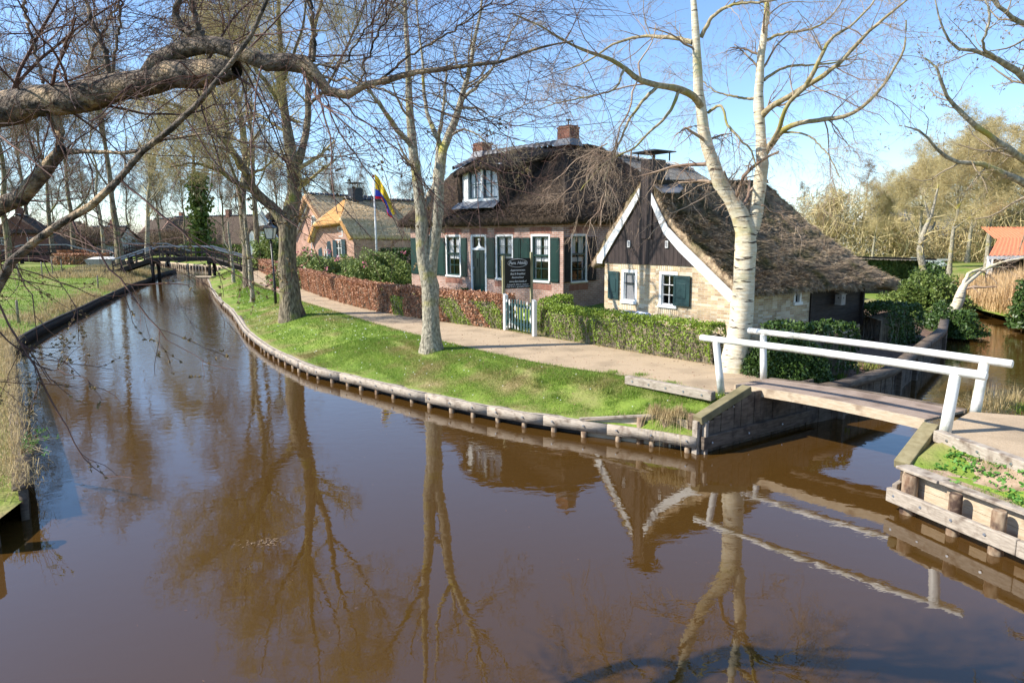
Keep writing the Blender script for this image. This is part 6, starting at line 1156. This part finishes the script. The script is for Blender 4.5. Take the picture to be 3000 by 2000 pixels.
P, Rr = limbs_px(L2, d2, 22, .008, .84); lv = levels(P, Rr, [dict(n=9, t0=.45, ang=(30, 70), absl=1.5, ln=(.5, 1.2), wig=.2, grav=.03, rf=.4, K=7), dict(n=6, t0=.15, ang=(25, 65), absl=.65, ln=(.5, 1.2), wig=.24, grav=.0, rf=.5, rmin=.003), dict(n=6, t0=.1, ang=(25, 70), absl=.28, ln=(.5, 1.3), wig=.28, rf=.5, K=5, rmin=.0024)])
T2 = finish_tree('maple_tree', G(1266, 1045, .5), 'two-stemmed grey tree with yellow lichen in front of the farmhouse', (P, Rr), lv, MB2, MT2, buds=5000, budsize=.014, nl=16)
# T3: birch
d3 = 13.1
L3 = [[(2146, 1092, 135), (2150, 1075, 112), (2158, 1020, 100), (2170, 930, 96), (2180, 840, 94), (2183, 760, 92), (2186, 700, 96), (2178, 650, 76), (2150, 600, 66), (2122, 560, 62), (2098, 510, 58), (2078, 450, 54), (2062, 390, 50), (2054, 320, 46), (2044, 250, 42), (2041, 180, 38), (2040, 110, 34), (2034, 40, 28), (2028, -50, 22), (2024, -140, 14)],
      [(2192, 690, 72), (2212, 640, 62), (2222, 580, 56), (2228, 520, 56), (2233, 460, 52), (2228, 400, 44), (2226, 330, 44), (2222, 260, 40), (2228, 190, 34), (2236, 120, 30), (2244, 40, 24), (2252, -60, 16), (2256, -150, 9)],
      [(2056, 320, 34), (2035, 285, 32, 12.9), (1990, 262, 30, 12.6), (1930, 250, 27, 12.4), (1870, 232, 24, 12.2), (1830, 200, 20, 12), (1780, 172, 17, 11.9), (1720, 150, 14, 11.8), (1660, 122, 11, 11.7), (1590, 80, 8, 11.6), (1500, 40, 5, 11.5)],
      [(2030, 125, 22), (1995, 115, 19, 13.4), (1940, 108, 16, 13.7), (1880, 108, 13, 14), (1800, 130, 10, 14.2), (1720, 180, 7, 14.4), (1640, 210, 4, 14.5)],
      [(2054, 110, 20), (2080, 60, 17, 13), (2115, 28, 15, 12.9), (2170, 10, 12, 12.7), (2240, 6, 10, 12.5), (2300, -10, 7, 12.4)],
      [(2236, 455, 34), (2262, 420, 28, 13), (2290, 385, 25, 12.8), (2330, 365, 22, 12.6), (2400, 352, 20, 12.4), (2470, 342, 18, 12.2), (2520, 320, 16, 12), (2570, 270, 14, 11.8), (2620, 200, 11, 11.7), (2650, 140, 9, 11.6), (2655, 60, 6, 11.6)],
      [(2228, 345, 30), (2250, 320, 27, 12.9), (2300, 290, 25, 12.7), (2340, 265, 24, 12.5), (2400, 230, 21, 12.3), (2440, 200, 20, 12.1), (2500, 140, 17, 12), (2560, 80, 14, 11.8), (2620, 30, 10, 11.7), (2680, -20, 7, 11.6)],
      [(2250, 440, 20), (2285, 370, 20, 12.6), (2305, 310, 18, 12.4), (2360, 250, 20, 12.2), (2400, 180, 18, 12), (2430, 120, 14, 12), (2500, 70, 10, 12), (2550, 20, 8, 12), (2590, -60, 5, 12)],
      [(2238, 235, 16), (2265, 215, 13, 13.2), (2310, 195, 11, 13.4), (2380, 190, 9, 13.6), (2460, 180, 6, 13.8), (2540, 150, 4, 14)],
      [(2244, 118, 14), (2290, 100, 12, 13), (2340, 92, 11, 12.8), (2400, 75, 9, 12.7), (2450, 30, 6, 12.6), (2480, -30, 4, 12.6)],
      [(2160, 30, 12, 13), (2240, 360, 4, 12.5), (2260, 390, 3, 12.5)] if 0 else [(2215, 288, 14), (2190, 290, 12, 13.2), (2140, 280, 9, 13.4), (2090, 265, 6, 13.6), (2050, 230, 4, 13.8)],
      [(2075, 330, 14), (2110, 310, 11, 12.8), (2135, 370, 11, 12.6), (2170, 410, 10, 12.5), (2200, 440, 8, 12.5), (2215, 490, 6, 12.5)],
      [(1930, 250, 18, 12.4), (1880, 300, 14, 12.2), (1840, 360, 11, 12), (1815, 420, 9, 11.9), (1790, 470, 7, 11.9), (1770, 530, 5, 11.9)],
      [(1990, 262, 16, 12.6), (1960, 330, 13, 12.4), (1900, 390, 10, 12.3), (1850, 440, 8, 12.2), (1800, 460, 7, 12.1), (1740, 510, 5, 12), (1700, 560, 4, 12)],
      [(2290, 385, 10, 12.8), (2370, 400, 8, 12.5), (2430, 460, 6, 12.3), (2460, 520, 4, 12.2)],
      [(1830, 200, 12, 12), (1800, 260, 9, 11.8), (1740, 280, 7, 11.7), (1640, 300, 5, 11.6), (1560, 330, 3, 11.5)]]
P, Rr = limbs_px(L3, d3, 24, .006, .66)
lv = levels(P, Rr, [dict(n=11, t0=.3, ang=(30, 75), absl=1.5, ln=(.5, 1.3), wig=.16, grav=-.04, rf=.35, K=8, rmin=.004), dict(n=7, t0=.15, ang=(25, 65), absl=.7, ln=(.5, 1.2), wig=.2, grav=-.12, rf=.5, rmin=.0026), dict(n=6, t0=.1, ang=(25, 70), absl=.32, ln=(.5, 1.3), wig=.22, grav=-.16, rf=.5, K=5, rmin=.0019)])
# hanging sprays over the farmhouse roof: long pendulous twigs
hp_, hr_ = limbs_px([[(1870, 232, 8, 12.1), (1835, 330, 8, 11.9), (1800, 450, 7, 11.9), (1775, 560, 5, 11.9), (1760, 660, 4, 11.9)], [(1815, 420, 8, 11.9), (1760, 470, 7, 11.9), (1690, 530, 5, 11.9), (1620, 590, 4, 11.9)], [(1790, 470, 7, 11.9), (1765, 580, 5, 11.9), (1720, 680, 4, 11.9), (1735, 780, 3, 11.9)], [(1850, 440, 7, 12.1), (1850, 530, 5, 12.1), (1875, 600, 4, 12.1), (1870, 680, 3, 12.1)], [(1780, 420, 7, 12), (1700, 460, 6, 12), (1640, 520, 4, 12), (1590, 560, 3, 12)], [(2100, 560, 8, 12.6), (2020, 600, 6, 12.3), (1950, 640, 4, 12.2), (1900, 700, 3, 12.2)], [(2230, 600, 8, 12.6), (2300, 640, 6, 12.4), (2360, 700, 4, 12.3)]], 12, 12, .02)
hr_ = hr_*.7; lv2 = levels(hp_, hr_, [dict(n=7, t0=.1, ang=(25, 75), absl=.8, ln=(.5, 1.3), wig=.2, grav=-.14, rf=.5, K=7, rmin=.0016), dict(n=5, t0=.1, ang=(25, 60), absl=.33, ln=(.5, 1.2), wig=.22, grav=-.17, rf=.6, rmin=.0011)])
P2 = np.concatenate([P]); 
T3 = finish_tree('birch_tree', G(2150, 1085, .7), 'white-barked birch forking above the footbridge in front of the cottage', (P, Rr), [lv[0], (hp_, hr_)]+lv2+lv[1:], MB3, MT4, buds=4000, budsize=.009, nl=20, nstem=2, ml_=MB2b)
# T4: tree reaching in from the right edge
L4 = [[(3300, 1300, 120, 9.6), (3290, 1000, 100, 9.6), (3270, 700, 90, 9.6), (3240, 420, 80, 9.5), (3210, 150, 60, 9.4), (3180, -150, 30, 9.3)],
      [(3255, 620, 50, 9.5), (3100, 570, 34, 9.3), (3000, 535, 27, 9.1), (2920, 500, 22, 9), (2850, 478, 18, 8.9), (2790, 470, 14, 8.8), (2730, 420, 10, 8.7), (2690, 380, 7, 8.6), (2650, 370, 4, 8.6)],
      [(3250, 560, 46, 9.5), (3100, 520, 32, 9.3), (3000, 465, 26, 9.1), (2930, 420, 22, 9), (2860, 370, 19, 8.9), (2800, 310, 15, 8.9), (2760, 250, 12, 8.8), (2740, 200, 8, 8.8), (2710, 170, 5, 8.8)],
      [(3230, 380, 44, 9.5), (3080, 290, 32, 9.2), (3000, 225, 27, 9), (2930, 180, 20, 8.9), (2860, 150, 14, 8.8), (2800, 140, 10, 8.8), (2760, 80, 7, 8.7), (2740, 0, 5, 8.7)],
      [(3215, 200, 36, 9.4), (3080, 110, 26, 9.2), (3000, 70, 20, 9.1), (2950, 40, 16, 9), (2900, -10, 11, 9), (2860, -80, 7, 9)],
      [(2930, 180, 12, 8.9), (2880, 120, 10, 8.7), (2900, 50, 8, 8.6), (2880, -20, 5, 8.6)]]
P, Rr = limbs_px(L4, 9, 20, .006, .78); lv = levels(P, Rr, [dict(n=9, t0=.3, ang=(30, 70), absl=.95, ln=(.5, 1.2), wig=.2, grav=.02, rf=.4, K=7, rmin=.003), dict(n=5, t0=.15, ang=(25, 65), absl=.4, ln=(.5, 1.2), wig=.24, rf=.5, rmin=.0022), dict(n=3, t0=.1, ang=(25, 70), absl=.17, ln=(.5, 1.3), wig=.25, rf=.5, K=4, rmin=.0018)])
finish_tree('alder_tree', (9.0, 9.6, .7), 'lichen-green bare branches reaching into the sky from the right edge', (P, Rr), lv, MB2, MT2, buds=900, budsize=.016)
# T0: birch overhanging the water from the left edge
def dd(px): return float(np.interp(px, [-900, 0, 700, 1600], [3.4, 4.3, 3.9, 3.7]))
def A_(l, s=1.): return [(x, y, w, dd(x)+(q[0] if q else 0)) for (x, y, w, *q) in l]
L0 = [A_([(-1900, 3200, 260, .0), (-1750, 2200, 240), (-1500, 1300, 220), (-1250, 700, 200), (-1000, 200, 170), (-900, -300, 90)]),
      A_([(-1200, 640, 150), (-500, 400, 130), (-150, 340, 120), (0, 325, 112), (100, 300, 105), (230, 285, 98), (330, 262, 92), (430, 240, 88), (520, 225, 88), (600, 212, 88), (680, 205, 82), (694, 203, 60)]),
      A_([(430, 225, 60), (480, 172, 60), (545, 145, 56), (620, 132, 54), (690, 148, 58), (760, 178, 58), (830, 182, 52), (890, 185, 62), (930, 215, 46), (965, 262, 38), (990, 282, 30), (1030, 270, 24), (1090, 242, 22), (1160, 225, 20), (1250, 207, 17), (1350, 198, 14), (1450, 185, 11), (1560, 150, 8), (1680, 120, 5)]),
      A_([(-1300, 760, 100), (-600, 720, 80), (-60, 660, 66), (0, 605, 62), (60, 575, 58), (110, 525, 54), (150, 480, 48), (185, 445, 44), (178, 410, 38), (165, 370, 34), (160, 330, 30)]),
      A_([(-1450, 1150, 60), (-700, 1130, 46, -.3), (-260, 1080, 40, -.7), (-60, 950, 36, -.9), (0, 835, 34, -.9), (40, 760, 33, -.9), (110, 700, 30, -.9), (210, 640, 28, -.9), (300, 585, 26, -.9), (345, 520, 22, -.9), (400, 455, 22, -.9), (470, 405, 22, -.9), (540, 345, 21, -.9), (610, 265, 20, -.9), (690, 180, 18, -.9), (745, 90, 16, -.9), (800, -40, 12, -.9)]),
      A_([(310, 225, 24), (312, 190, 20), (300, 130, 18), (278, 80, 17), (262, 40, 16), (245, -30, 14), (230, -120, 9)]),
      A_([(600, 118, 34), (560, 100, 28), (530, 75, 26), (515, 45, 25), (525, -20, 22), (520, -120, 12)]), A_([(600, 118, 24), (578, 75, 21), (566, 30, 20), (555, -40, 17), (550, -120, 9)]),
      A_([(918, 180, 18), (918, 120, 16), (912, 60, 15), (904, 0, 14), (890, -80, 10)]), A_([(125, 245, 12), (110, 170, 11), (90, 100, 10), (72, 20, 10), (60, -60, 7)]),
      A_([(330, 215, 12), (340, 130, 10), (352, 60, 9), (352, -40, 7)]), A_([(190, 445, 22), (250, 445, 16), (330, 450, 13), (410, 440, 12), (480, 415, 10), (560, 398, 9), (650, 400, 8), (740, 425, 6), (850, 460, 5), (960, 462, 4), (1080, 450, 3)]),
      A_([(250, 210, 9), (290, 110, 8), (340, 30, 7), (380, -60, 5)]), A_([(1100, 240, 9), (1190, 170, 8), (1290, 110, 7), (1400, 40, 6), (1480, -30, 4)]), A_([(1050, 262, 8), (1085, 150, 8), (1130, 60, 7), (1180, -40, 5)]),
      A_([(890, 190, 9), (1010, 180, 8), (1060, 100, 6), (1120, 20, 5), (1180, -30, 4)]), A_([(930, 225, 9), (1040, 240, 8), (1180, 290, 6), (1330, 340, 5), (1450, 345, 4), (1560, 300, 3)])]
hang = [A_([(-20, 860, 10, -.7), (60, 1010, 9, -.7), (120, 1110, 8, -.7), (160, 1190, 8, -.7), (195, 1260, 6, -.7), (240, 1330, 5, -.7), (300, 1385, 4, -.7), (395, 1400, 2.5, -.7)]), A_([(210, 640, 12, -.7), (300, 760, 9, -.7), (370, 850, 8, -.7), (440, 930, 6, -.7), (520, 1010, 4, -.7), (600, 1060, 3, -.7), (690, 1085, 2, -.7)]), A_([(345, 520, 12, -.7), (420, 590, 9, -.7), (500, 650, 8, -.7), (600, 740, 6, -.7), (680, 800, 5, -.7), (780, 850, 4, -.7), (850, 860, 3, -.7)]),
        A_([(-30, 950, 8, -.7), (40, 1010, 7, -.7), (130, 1080, 6, -.7), (230, 1100, 4, -.7), (330, 1160, 3, -.7), (355, 1180, 2, -.7)]), A_([(540, 345, 8, -.7), (640, 480, 6, -.7), (720, 560, 5, -.7), (850, 650, 4, -.7), (920, 700, 3, -.7)]), A_([(690, 200, 8), (740, 330, 7), (800, 440, 6), (900, 520, 5), (1010, 610, 4), (1090, 700, 3)]),
        A_([(990, 285, 9), (1060, 350, 7), (1150, 430, 6), (1230, 530, 5), (1290, 600, 4), (1340, 640, 3)]), A_([(1350, 198, 7), (1440, 300, 6), (1530, 400, 5), (1600, 470, 4), (1680, 520, 3)] if 0 else [(1250, 207, 7), (1330, 260, 6), (1410, 330, 5), (1500, 420, 4), (1535, 470, 3)]), A_([(930, 230, 7), (1000, 400, 6), (1080, 500, 5), (1150, 640, 4), (1180, 700, 3)]),
        A_([(100, 520, 8), (60, 640, 7), (40, 760, 6), (100, 900, 5), (110, 1000, 3)]), A_([(250, 450, 7), (280, 560, 6), (300, 680, 5), (400, 720, 4), (520, 700, 3), (640, 740, 3), (760, 760, 2)]), A_([(0, 620, 7), (90, 700, 6), (150, 800, 5), (220, 900, 4), (230, 1000, 3)])]
P, Rr = limbs_px(L0, 5, 26, .006); Rr[1:3] *= .86; Rr[3:] *= .8; hP, hR = limbs_px(hang, 5, 16, .006, .75)
lv = levels(P[1:], Rr[1:], [dict(n=21, t0=.12, ang=(25, 75), absl=1.1, ln=(.4, 1.3), wig=.11, grav=.01, rf=.13, K=9, rmin=.0022, rend=.4), dict(n=5, t0=.1, ang=(20, 55), absl=.6, ln=(.4, 1.3), wig=.13, grav=-.03, rf=.6, K=7, rmin=.0014, rend=.5), dict(n=3, t0=.1, ang=(20, 60), absl=.26, ln=(.4, 1.3), wig=.16, grav=-.04, rf=.7, K=5, rmin=.001, rend=.6)])
lh = levels(hP, hR, [dict(n=6, t0=.15, ang=(20, 60), absl=.4, ln=(.4, 1.3), wig=.12, grav=-.02, rf=.7, K=7, rmin=.0014, rend=.6), dict(n=2, t0=.1, ang=(20, 55), absl=.15, ln=(.4, 1.3), wig=.14, rf=.8, K=4, rmin=.0011, rend=.6)])
for k in range(len(lv)):
    pass
T0 = finish_tree('overhanging_birch', (-4.5, 3.4, .5), 'dark gnarled birch limb with reddish twigs arching in from the left edge', (P, Rr), [lv[0], (hP, hR)]+lv[1:]+lh[:1]+[lh[1]], MB4, MT3, buds=2600, budsize=.008, nl=24)
# shoots with young leaves at the left bank
def sprig():
    t = thing('willow_shoot', (-6.1, 8.3, .4), 'thin willow shoot with fresh pale green leaves over the water at the left bank', 'sapling'); b = G(62, 1330, .42); st = np.repeat([b], 9, 0); e = np.array([D(px, py, 8.2) for px, py in ((80, 1250), (110, 1246), (136, 1258), (150, 1278), (170, 1282), (152, 1322), (140, 1330), (110, 1290), (95, 1310))]); m = (st+e)/2+(0, 0, .08)
    P_ = np.stack([st, m, e], 1); g = grow(P_, np.full((9, 3), .006), 4, absl=.12, K=4); V, Fq = merge([tubes(P_, np.tile([.005, .003, .0015], (9, 1)), 3), tubes(*g, 3)]); raw('stems', V, Fq, MT2, t); i = RNG.integers(0, len(g[0]), 240); k = RNG.integers(0, 4, 240); C_ = g[0][i, k]+RNG.normal(size=(240, 3))*.012; U_, V_ = leafset(C_, .014, .5); quads(C_, U_, V_, 'leaves', MW, t)
sprig()
# ------------------------------------------------------------------ trees further away
def bg_tree(h, seed, spread=1., lean=0., dens=1., droop=0., trunk=.16, forks=3, t0=.25):
    global RNG; old = RNG; RNG = np.random.default_rng(seed); n = 9; z = np.linspace(0, 1, n); tr = np.c_[lean*h*z**1.3+RNG.normal(0, .012*h, n)*z, RNG.normal(0, .012*h, n)*z, z*h]; Rt = trunk*(1-z*.93); Rt[0] *= 1.35
    P, R0 = resamp(tr, Rt, 20); P = P[None]; R0 = R0[None]
    big = grow(P, R0, int(11*dens**.5), t0=t0, t1=.9, ang=(22, 58), absl=h*.5*spread, ln=(.6, 1.1), K=20, wig=.09, grav=.06-droop*.05, rf=.55, rend=.15, taper=.6)
    lim = (np.concatenate([P, big[0]]), np.concatenate([R0, big[1]]))
    lv = levels(*lim, [dict(n=int(9*dens**.5), t0=.25, ang=(25, 65), absl=h*.17*spread, ln=(.5, 1.2), wig=.18, grav=.05-droop*.15, rf=.45, K=7, rmin=.01), dict(n=int(10*dens**.5), t0=.1, ang=(25, 65), absl=h*.075*spread, ln=(.5, 1.3), wig=.22, grav=.04-droop*.2, rf=.5, K=5, rmin=.0075), dict(n=6, t0=.1, ang=(25, 70), absl=h*.04*spread, ln=(.5, 1.3), wig=.25, grav=-droop*.1, rf=.6, K=4, rmin=.006)])
    V1, F1 = limbmesh(*lim, 8); V2, F2 = merge([tubes(a, b, 3) for a, b in lv]); RNG = old; return (V1, F1), (V2, F2)
KINDS = {'alder_tree': (bg_tree(12, 21, .9, .02), MB1, MT5), 'willow_tree': (bg_tree(9, 22, 1.15, .05, 1.7, .5), MB2, MT1), 'poplar_tree': (bg_tree(13, 23, .55, 0, .8, 0, .13), MB2, MT5), 'ash_tree': (bg_tree(12, 24, 1.05, -.03, 1.1), MB1, MT2), 'crooked_tree': (bg_tree(11, 25, .9, .16, 1.), MB2, MT1)}
PROTO = {}
def put(kind, px, y, label, s=1., rz=0., z=.6, group=None, nm=None, x=None):
    if x is None: dr = ray(px, 690); x = dr[0]*y/dr[1]
    if kind not in PROTO:
        (a, b), m1, m2 = KINDS[kind]; t = thing(nm or kind, (0, 0, 0), label, 'tree', group); raw('trunk', a[0], a[1], m1, t, True); raw('crown', b[0], b[1], m2, t); PROTO[kind] = t
    else: t = dup_tree(PROTO[kind]); t.name = nm or kind
    if group: t['group'] = group
    t.location = (x, y, z); t.rotation_euler = (0, 0, rz); t.scale = (s,)*3; t['label'] = label; return t
gl = 'bare trees beyond the left meadow'; rnd = random.Random(4)
put('ash_tree', 345, 66, 'straight pale trunk standing alone on the meadow left of the arched bridge', 2.0, .4, nm='meadow_tree')
put('crooked_tree', 424, 74, 'pale trunk leaning right just left of the arched bridge', 1.7, 0.1)
put('alder_tree', 718, 37.5, 'bare tree between the two young saplings on the right bank', 1.5, 1.2, z=.55)
put('ash_tree', 752, 60, 'bare tree in front of the white walled house', 1.8, 2.2)
put('alder_tree', 215, 78, 'slim bare tree above the rust-coloured hedge', 1.8, 3.1)
put('poplar_tree', 300, 72, 'dark narrow tree just left of the big meadow trunk', 1.5, .2)
T = put('alder_tree', 590, 82, 'ivy-clad trunk beyond the arched bridge', 1.9, 4)
n = 2600; x_ = T.location.x; C_ = np.c_[RNG.normal(0, .28, n), RNG.normal(0, .28, n), RNG.uniform(-.2, 5.3, n)]; iv = leafset(C_, .14); Vq = np.stack([C_-iv[0]*.6-iv[1], C_+iv[0]-iv[1]*.15, C_+iv[0]*.5+iv[1], C_-iv[0]+iv[1]*.2], 1).reshape(-1, 3); raw('ivy', Vq+np.array([0, 0, 0]), np.arange(n*4).reshape(-1, 4), ML_ivy, None).parent = T
LF = ['tall bare tree before the red brick house at the left edge', 'tall bare tree right behind the red brick house at the left edge', 'tall bare tree above the wire fence left of the rust hedge', 'bare tree behind the left end of the arched bridge', 'bare tree above the middle of the arched bridge', 'bare tree between the ivy-clad trunk and the near sapling', 'bare tree at the extreme left edge of the meadow', 'large bare tree reaching in behind the left picture edge', 'bare tree above the small white house', 'bare tree above the orange brick house far left', 'distant bare tree behind the roof of the red brick house', 'distant bare tree behind the farther sapling', 'distant bare tree behind the ivy-clad trunk', 'bare tree seen beside the thick trunk above the street lamp', 'bare tree rising behind the left gable of the yellow thatched house', 'bare tree behind the slate chimney of the yellow thatched house', 'distant bare tree between thick trunk and yellow thatched house', 'bare tree rising behind the flagpole', 'farthest bare tree above the wire fence on the left', 'farthest bare tree above the arched bridge', 'distant bare tree at the left edge above the red roof']
for i, (px, y, s, k) in enumerate([(20, 62, 1.8, 'alder_tree'), (90, 95, 2.0, 'ash_tree'), (150, 88, 1.9, 'alder_tree'), (470, 100, 1.2, 'ash_tree'), (540, 104, 1.2, 'alder_tree'), (655, 98, 1.2, 'ash_tree'), (-120, 58, 1.2, 'ash_tree'), (-260, 50, 1.3, 'alder_tree'), (380, 118, 1.3, 'alder_tree'), (260, 112, 1.3, 'ash_tree'), (55, 125, 1.3, 'alder_tree'), (700, 130, 1.2, 'alder_tree'), (600, 135, 1.2, 'ash_tree'), (820, 92, 1.25, 'ash_tree'), (900, 84, 1.05, 'alder_tree'), (980, 92, 1.0, 'ash_tree'), (860, 120, 1.2, 'alder_tree'), (1050, 110, 1.1, 'alder_tree'), (160, 150, 1.4, 'ash_tree'), (480, 150, 1.3, 'alder_tree'), (-60, 110, 1.4, 'alder_tree')]):
    put(k, px, y, LF[i], s, rnd.uniform(0, 6), group='far bare trees behind the houses')
for i, (px, y, s, k, lab) in enumerate([(1290, 58, .85, 'poplar_tree', 'faint bare treetop above the farmhouse roof beside its left chimney'), (1215, 64, .8, 'ash_tree', 'small bare treetop between the two stems of the grey tree')]): put(k, px, y, lab, s*.8, i)
wl = ['golden willow nearest the ditch, left of the orange roof', 'golden willow behind the garden shed', 'big golden willow right above the orange roof', 'golden willow cut by the right picture edge', 'golden shrubby willow behind the ivy-covered building', 'golden willow thicket tree above the reeds', 'low golden willow at the end of the cottage roof']
for i, (px, y, s) in enumerate([(2790, 42, .95), (2700, 52, 1.0), (2900, 47, 1.15), (3080, 44, 1.1), (2560, 60, .8), (2990, 60, 1.3), (2430, 66, .75)]): put('willow_tree', px, y, wl[i], s, i*1.3, z=.3)
LW = ['golden willow of the thicket right of the tall slim tree', 'golden willow of the thicket above the ivy wall end', 'golden willow of the thicket between the pale birch and the orange roof', 'golden willow of the thicket directly over the orange roof', 'golden willow of the thicket beyond the right picture edge']
for i, (px, y, s) in enumerate([(2620, 70, .95), (2740, 64, 1.1), (2840, 60, 1.2), (2950, 72, 1.3), (3150, 60, 1.3)]): put('willow_tree', px, y, LW[i], s, i*2.1+.5, z=.3, group='golden willows of the thicket')
put('poplar_tree', 2530, 74, 'tall slim tree standing above the golden shrubs right of the cottage roof', .82, 1); put('poplar_tree', 2350, 95, 'faint bare tree behind the right slope of the cottage roof', .75, 2.5)
for px, lb in ((2440, 'bare tree on the skyline right of the tall slim tree'), (2260, 'bare treetop just right of the birch stem behind the cottage ridge'), (2640, 'bare tree on the skyline behind the golden thicket')): put('poplar_tree', px, 105, lb, .72, px, group='skyline trees behind the cottage')
# pale birch and crooked trunk over the ditch
def small_tree(name, label, L, depth, mt, mtw, specs, K=16, buds=0, bs=.02, cat='tree'):
    P, Rr = limbs_px(L, depth, K, .01); b = P[0][0]; return finish_tree(name, b, label, (P, Rr), levels(P, Rr, specs), mt, mtw, buds=buds, budsize=bs, cat=cat, nl=10)
sp = [dict(n=8, t0=.3, ang=(30, 70), absl=1.2, ln=(.5, 1.2), wig=.15, grav=-.05, rf=.4, K=7, rmin=.007), dict(n=6, t0=.1, absl=.5, ln=(.5, 1.2), wig=.2, grav=-.08, rf=.5, K=5, rmin=.005)]
small_tree('crooked_birch', 'crooked pale trunk leaning out over the ditch towards the reeds', [[(2742, 955, 34), (2775, 935, 32), (2800, 900, 30), (2812, 870, 28), (2818, 845, 20), (2850, 815, 13), (2890, 785, 10), (2930, 770, 7), (3000, 755, 5)], [(2818, 845, 12), (2840, 800, 9), (2870, 788, 6), (2950, 782, 3)]], 24.2, MB3, MT4, sp)
small_tree('pale_birch', 'slender pale birch in front of the green shed roof', [[(2712, 856, 26), (2708, 800, 22), (2700, 765, 20), (2695, 730, 17), (2700, 700, 15), (2715, 660, 13), (2728, 630, 10), (2740, 590, 7), (2750, 540, 4)], [(2700, 700, 9), (2725, 680, 7), (2740, 650, 5)], [(2722, 640, 7), (2714, 610, 6), (2708, 570, 4)]], 31, MB2, MT1, sp)
sp2 = [dict(n=9, t0=.4, ang=(20, 50), absl=.9, ln=(.5, 1.2), wig=.1, grav=.12, rf=.5, K=6, rmin=.006), dict(n=4, t0=.2, ang=(20, 50), absl=.35, K=4, rf=.6, rmin=.005)]
small_tree('sapling', 'young tree with a pale trunk on the lawn, nearer the street lamp', [[(740, 885, 14), (735, 820, 12), (727, 740, 9), (720, 680, 6), (716, 620, 4)], [(728, 745, 5), (712, 715, 4), (702, 690, 3)]], 30, MB2, MT2, sp2)
small_tree('sapling', 'young tree with a pale trunk on the lawn, farther along the bank', [[(685, 828, 11), (680, 770, 9), (673, 710, 7), (668, 650, 4)], [(675, 735, 5), (660, 710, 4), (655, 680, 3)]], 41.5, MB2, MT2, sp2)
# hedge line and far wood closing the view
def far_wood(pts, h, label, n, ml, seed):
    rg = np.random.default_rng(seed); L_ = np.array(pts, float); P_, _ = walk(L_, .5); i = rg.integers(0, len(P_), n); hh = h*(.7+.3*np.sin(i*.21+seed)+.2*np.sin(i*.53)); z = rg.uniform(0, 1, n)**.8*hh; C_ = np.c_[P_[i]+rg.normal(size=(n, 2))*1.6, z+.5]
    U_ = unit(rg.normal(size=(n, 3))*(1, 1, 1.5)+(0, 0, .6))*rg.uniform(.4, 1.3, (n, 1)); V_ = unit(np.cross(U_, rg.normal(size=(n, 3))))*.03; o = quads(C_, U_, V_, 'far_wood', ml); tag(o, label, 'wood', kind='stuff')
far_wood([(-160, 130), (-60, 165), (20, 150), (60, 140), (120, 120)], 8, 'hazy brown wood along the horizon', 60000, MT5, 1)
far_wood([(18, 70), (40, 64), (60, 50), (70, 30)], 6, 'golden brush behind the ditch', 40000, MT1, 2)
far_wood([(-100, 60), (-70, 100), (-40, 118), (-10, 110)], 5, 'brown brush behind the far houses', 40000, MT5, 3)
for n_, (pts, h) in enumerate([([(-75, 56), (-52, 70)], 1.8), ([(-44, 92), (-30, 86), (-24, 88)], 1.6)]):
    hedge('garden_hedge', [np.array(p, float) for p in pts], 1.2, h, 60, .14, ML_rhodo if n_ == 0 else ML_ivy, ['long green garden hedge behind the left meadow', 'olive garden hedge behind the arched bridge'][n_], twig=False)
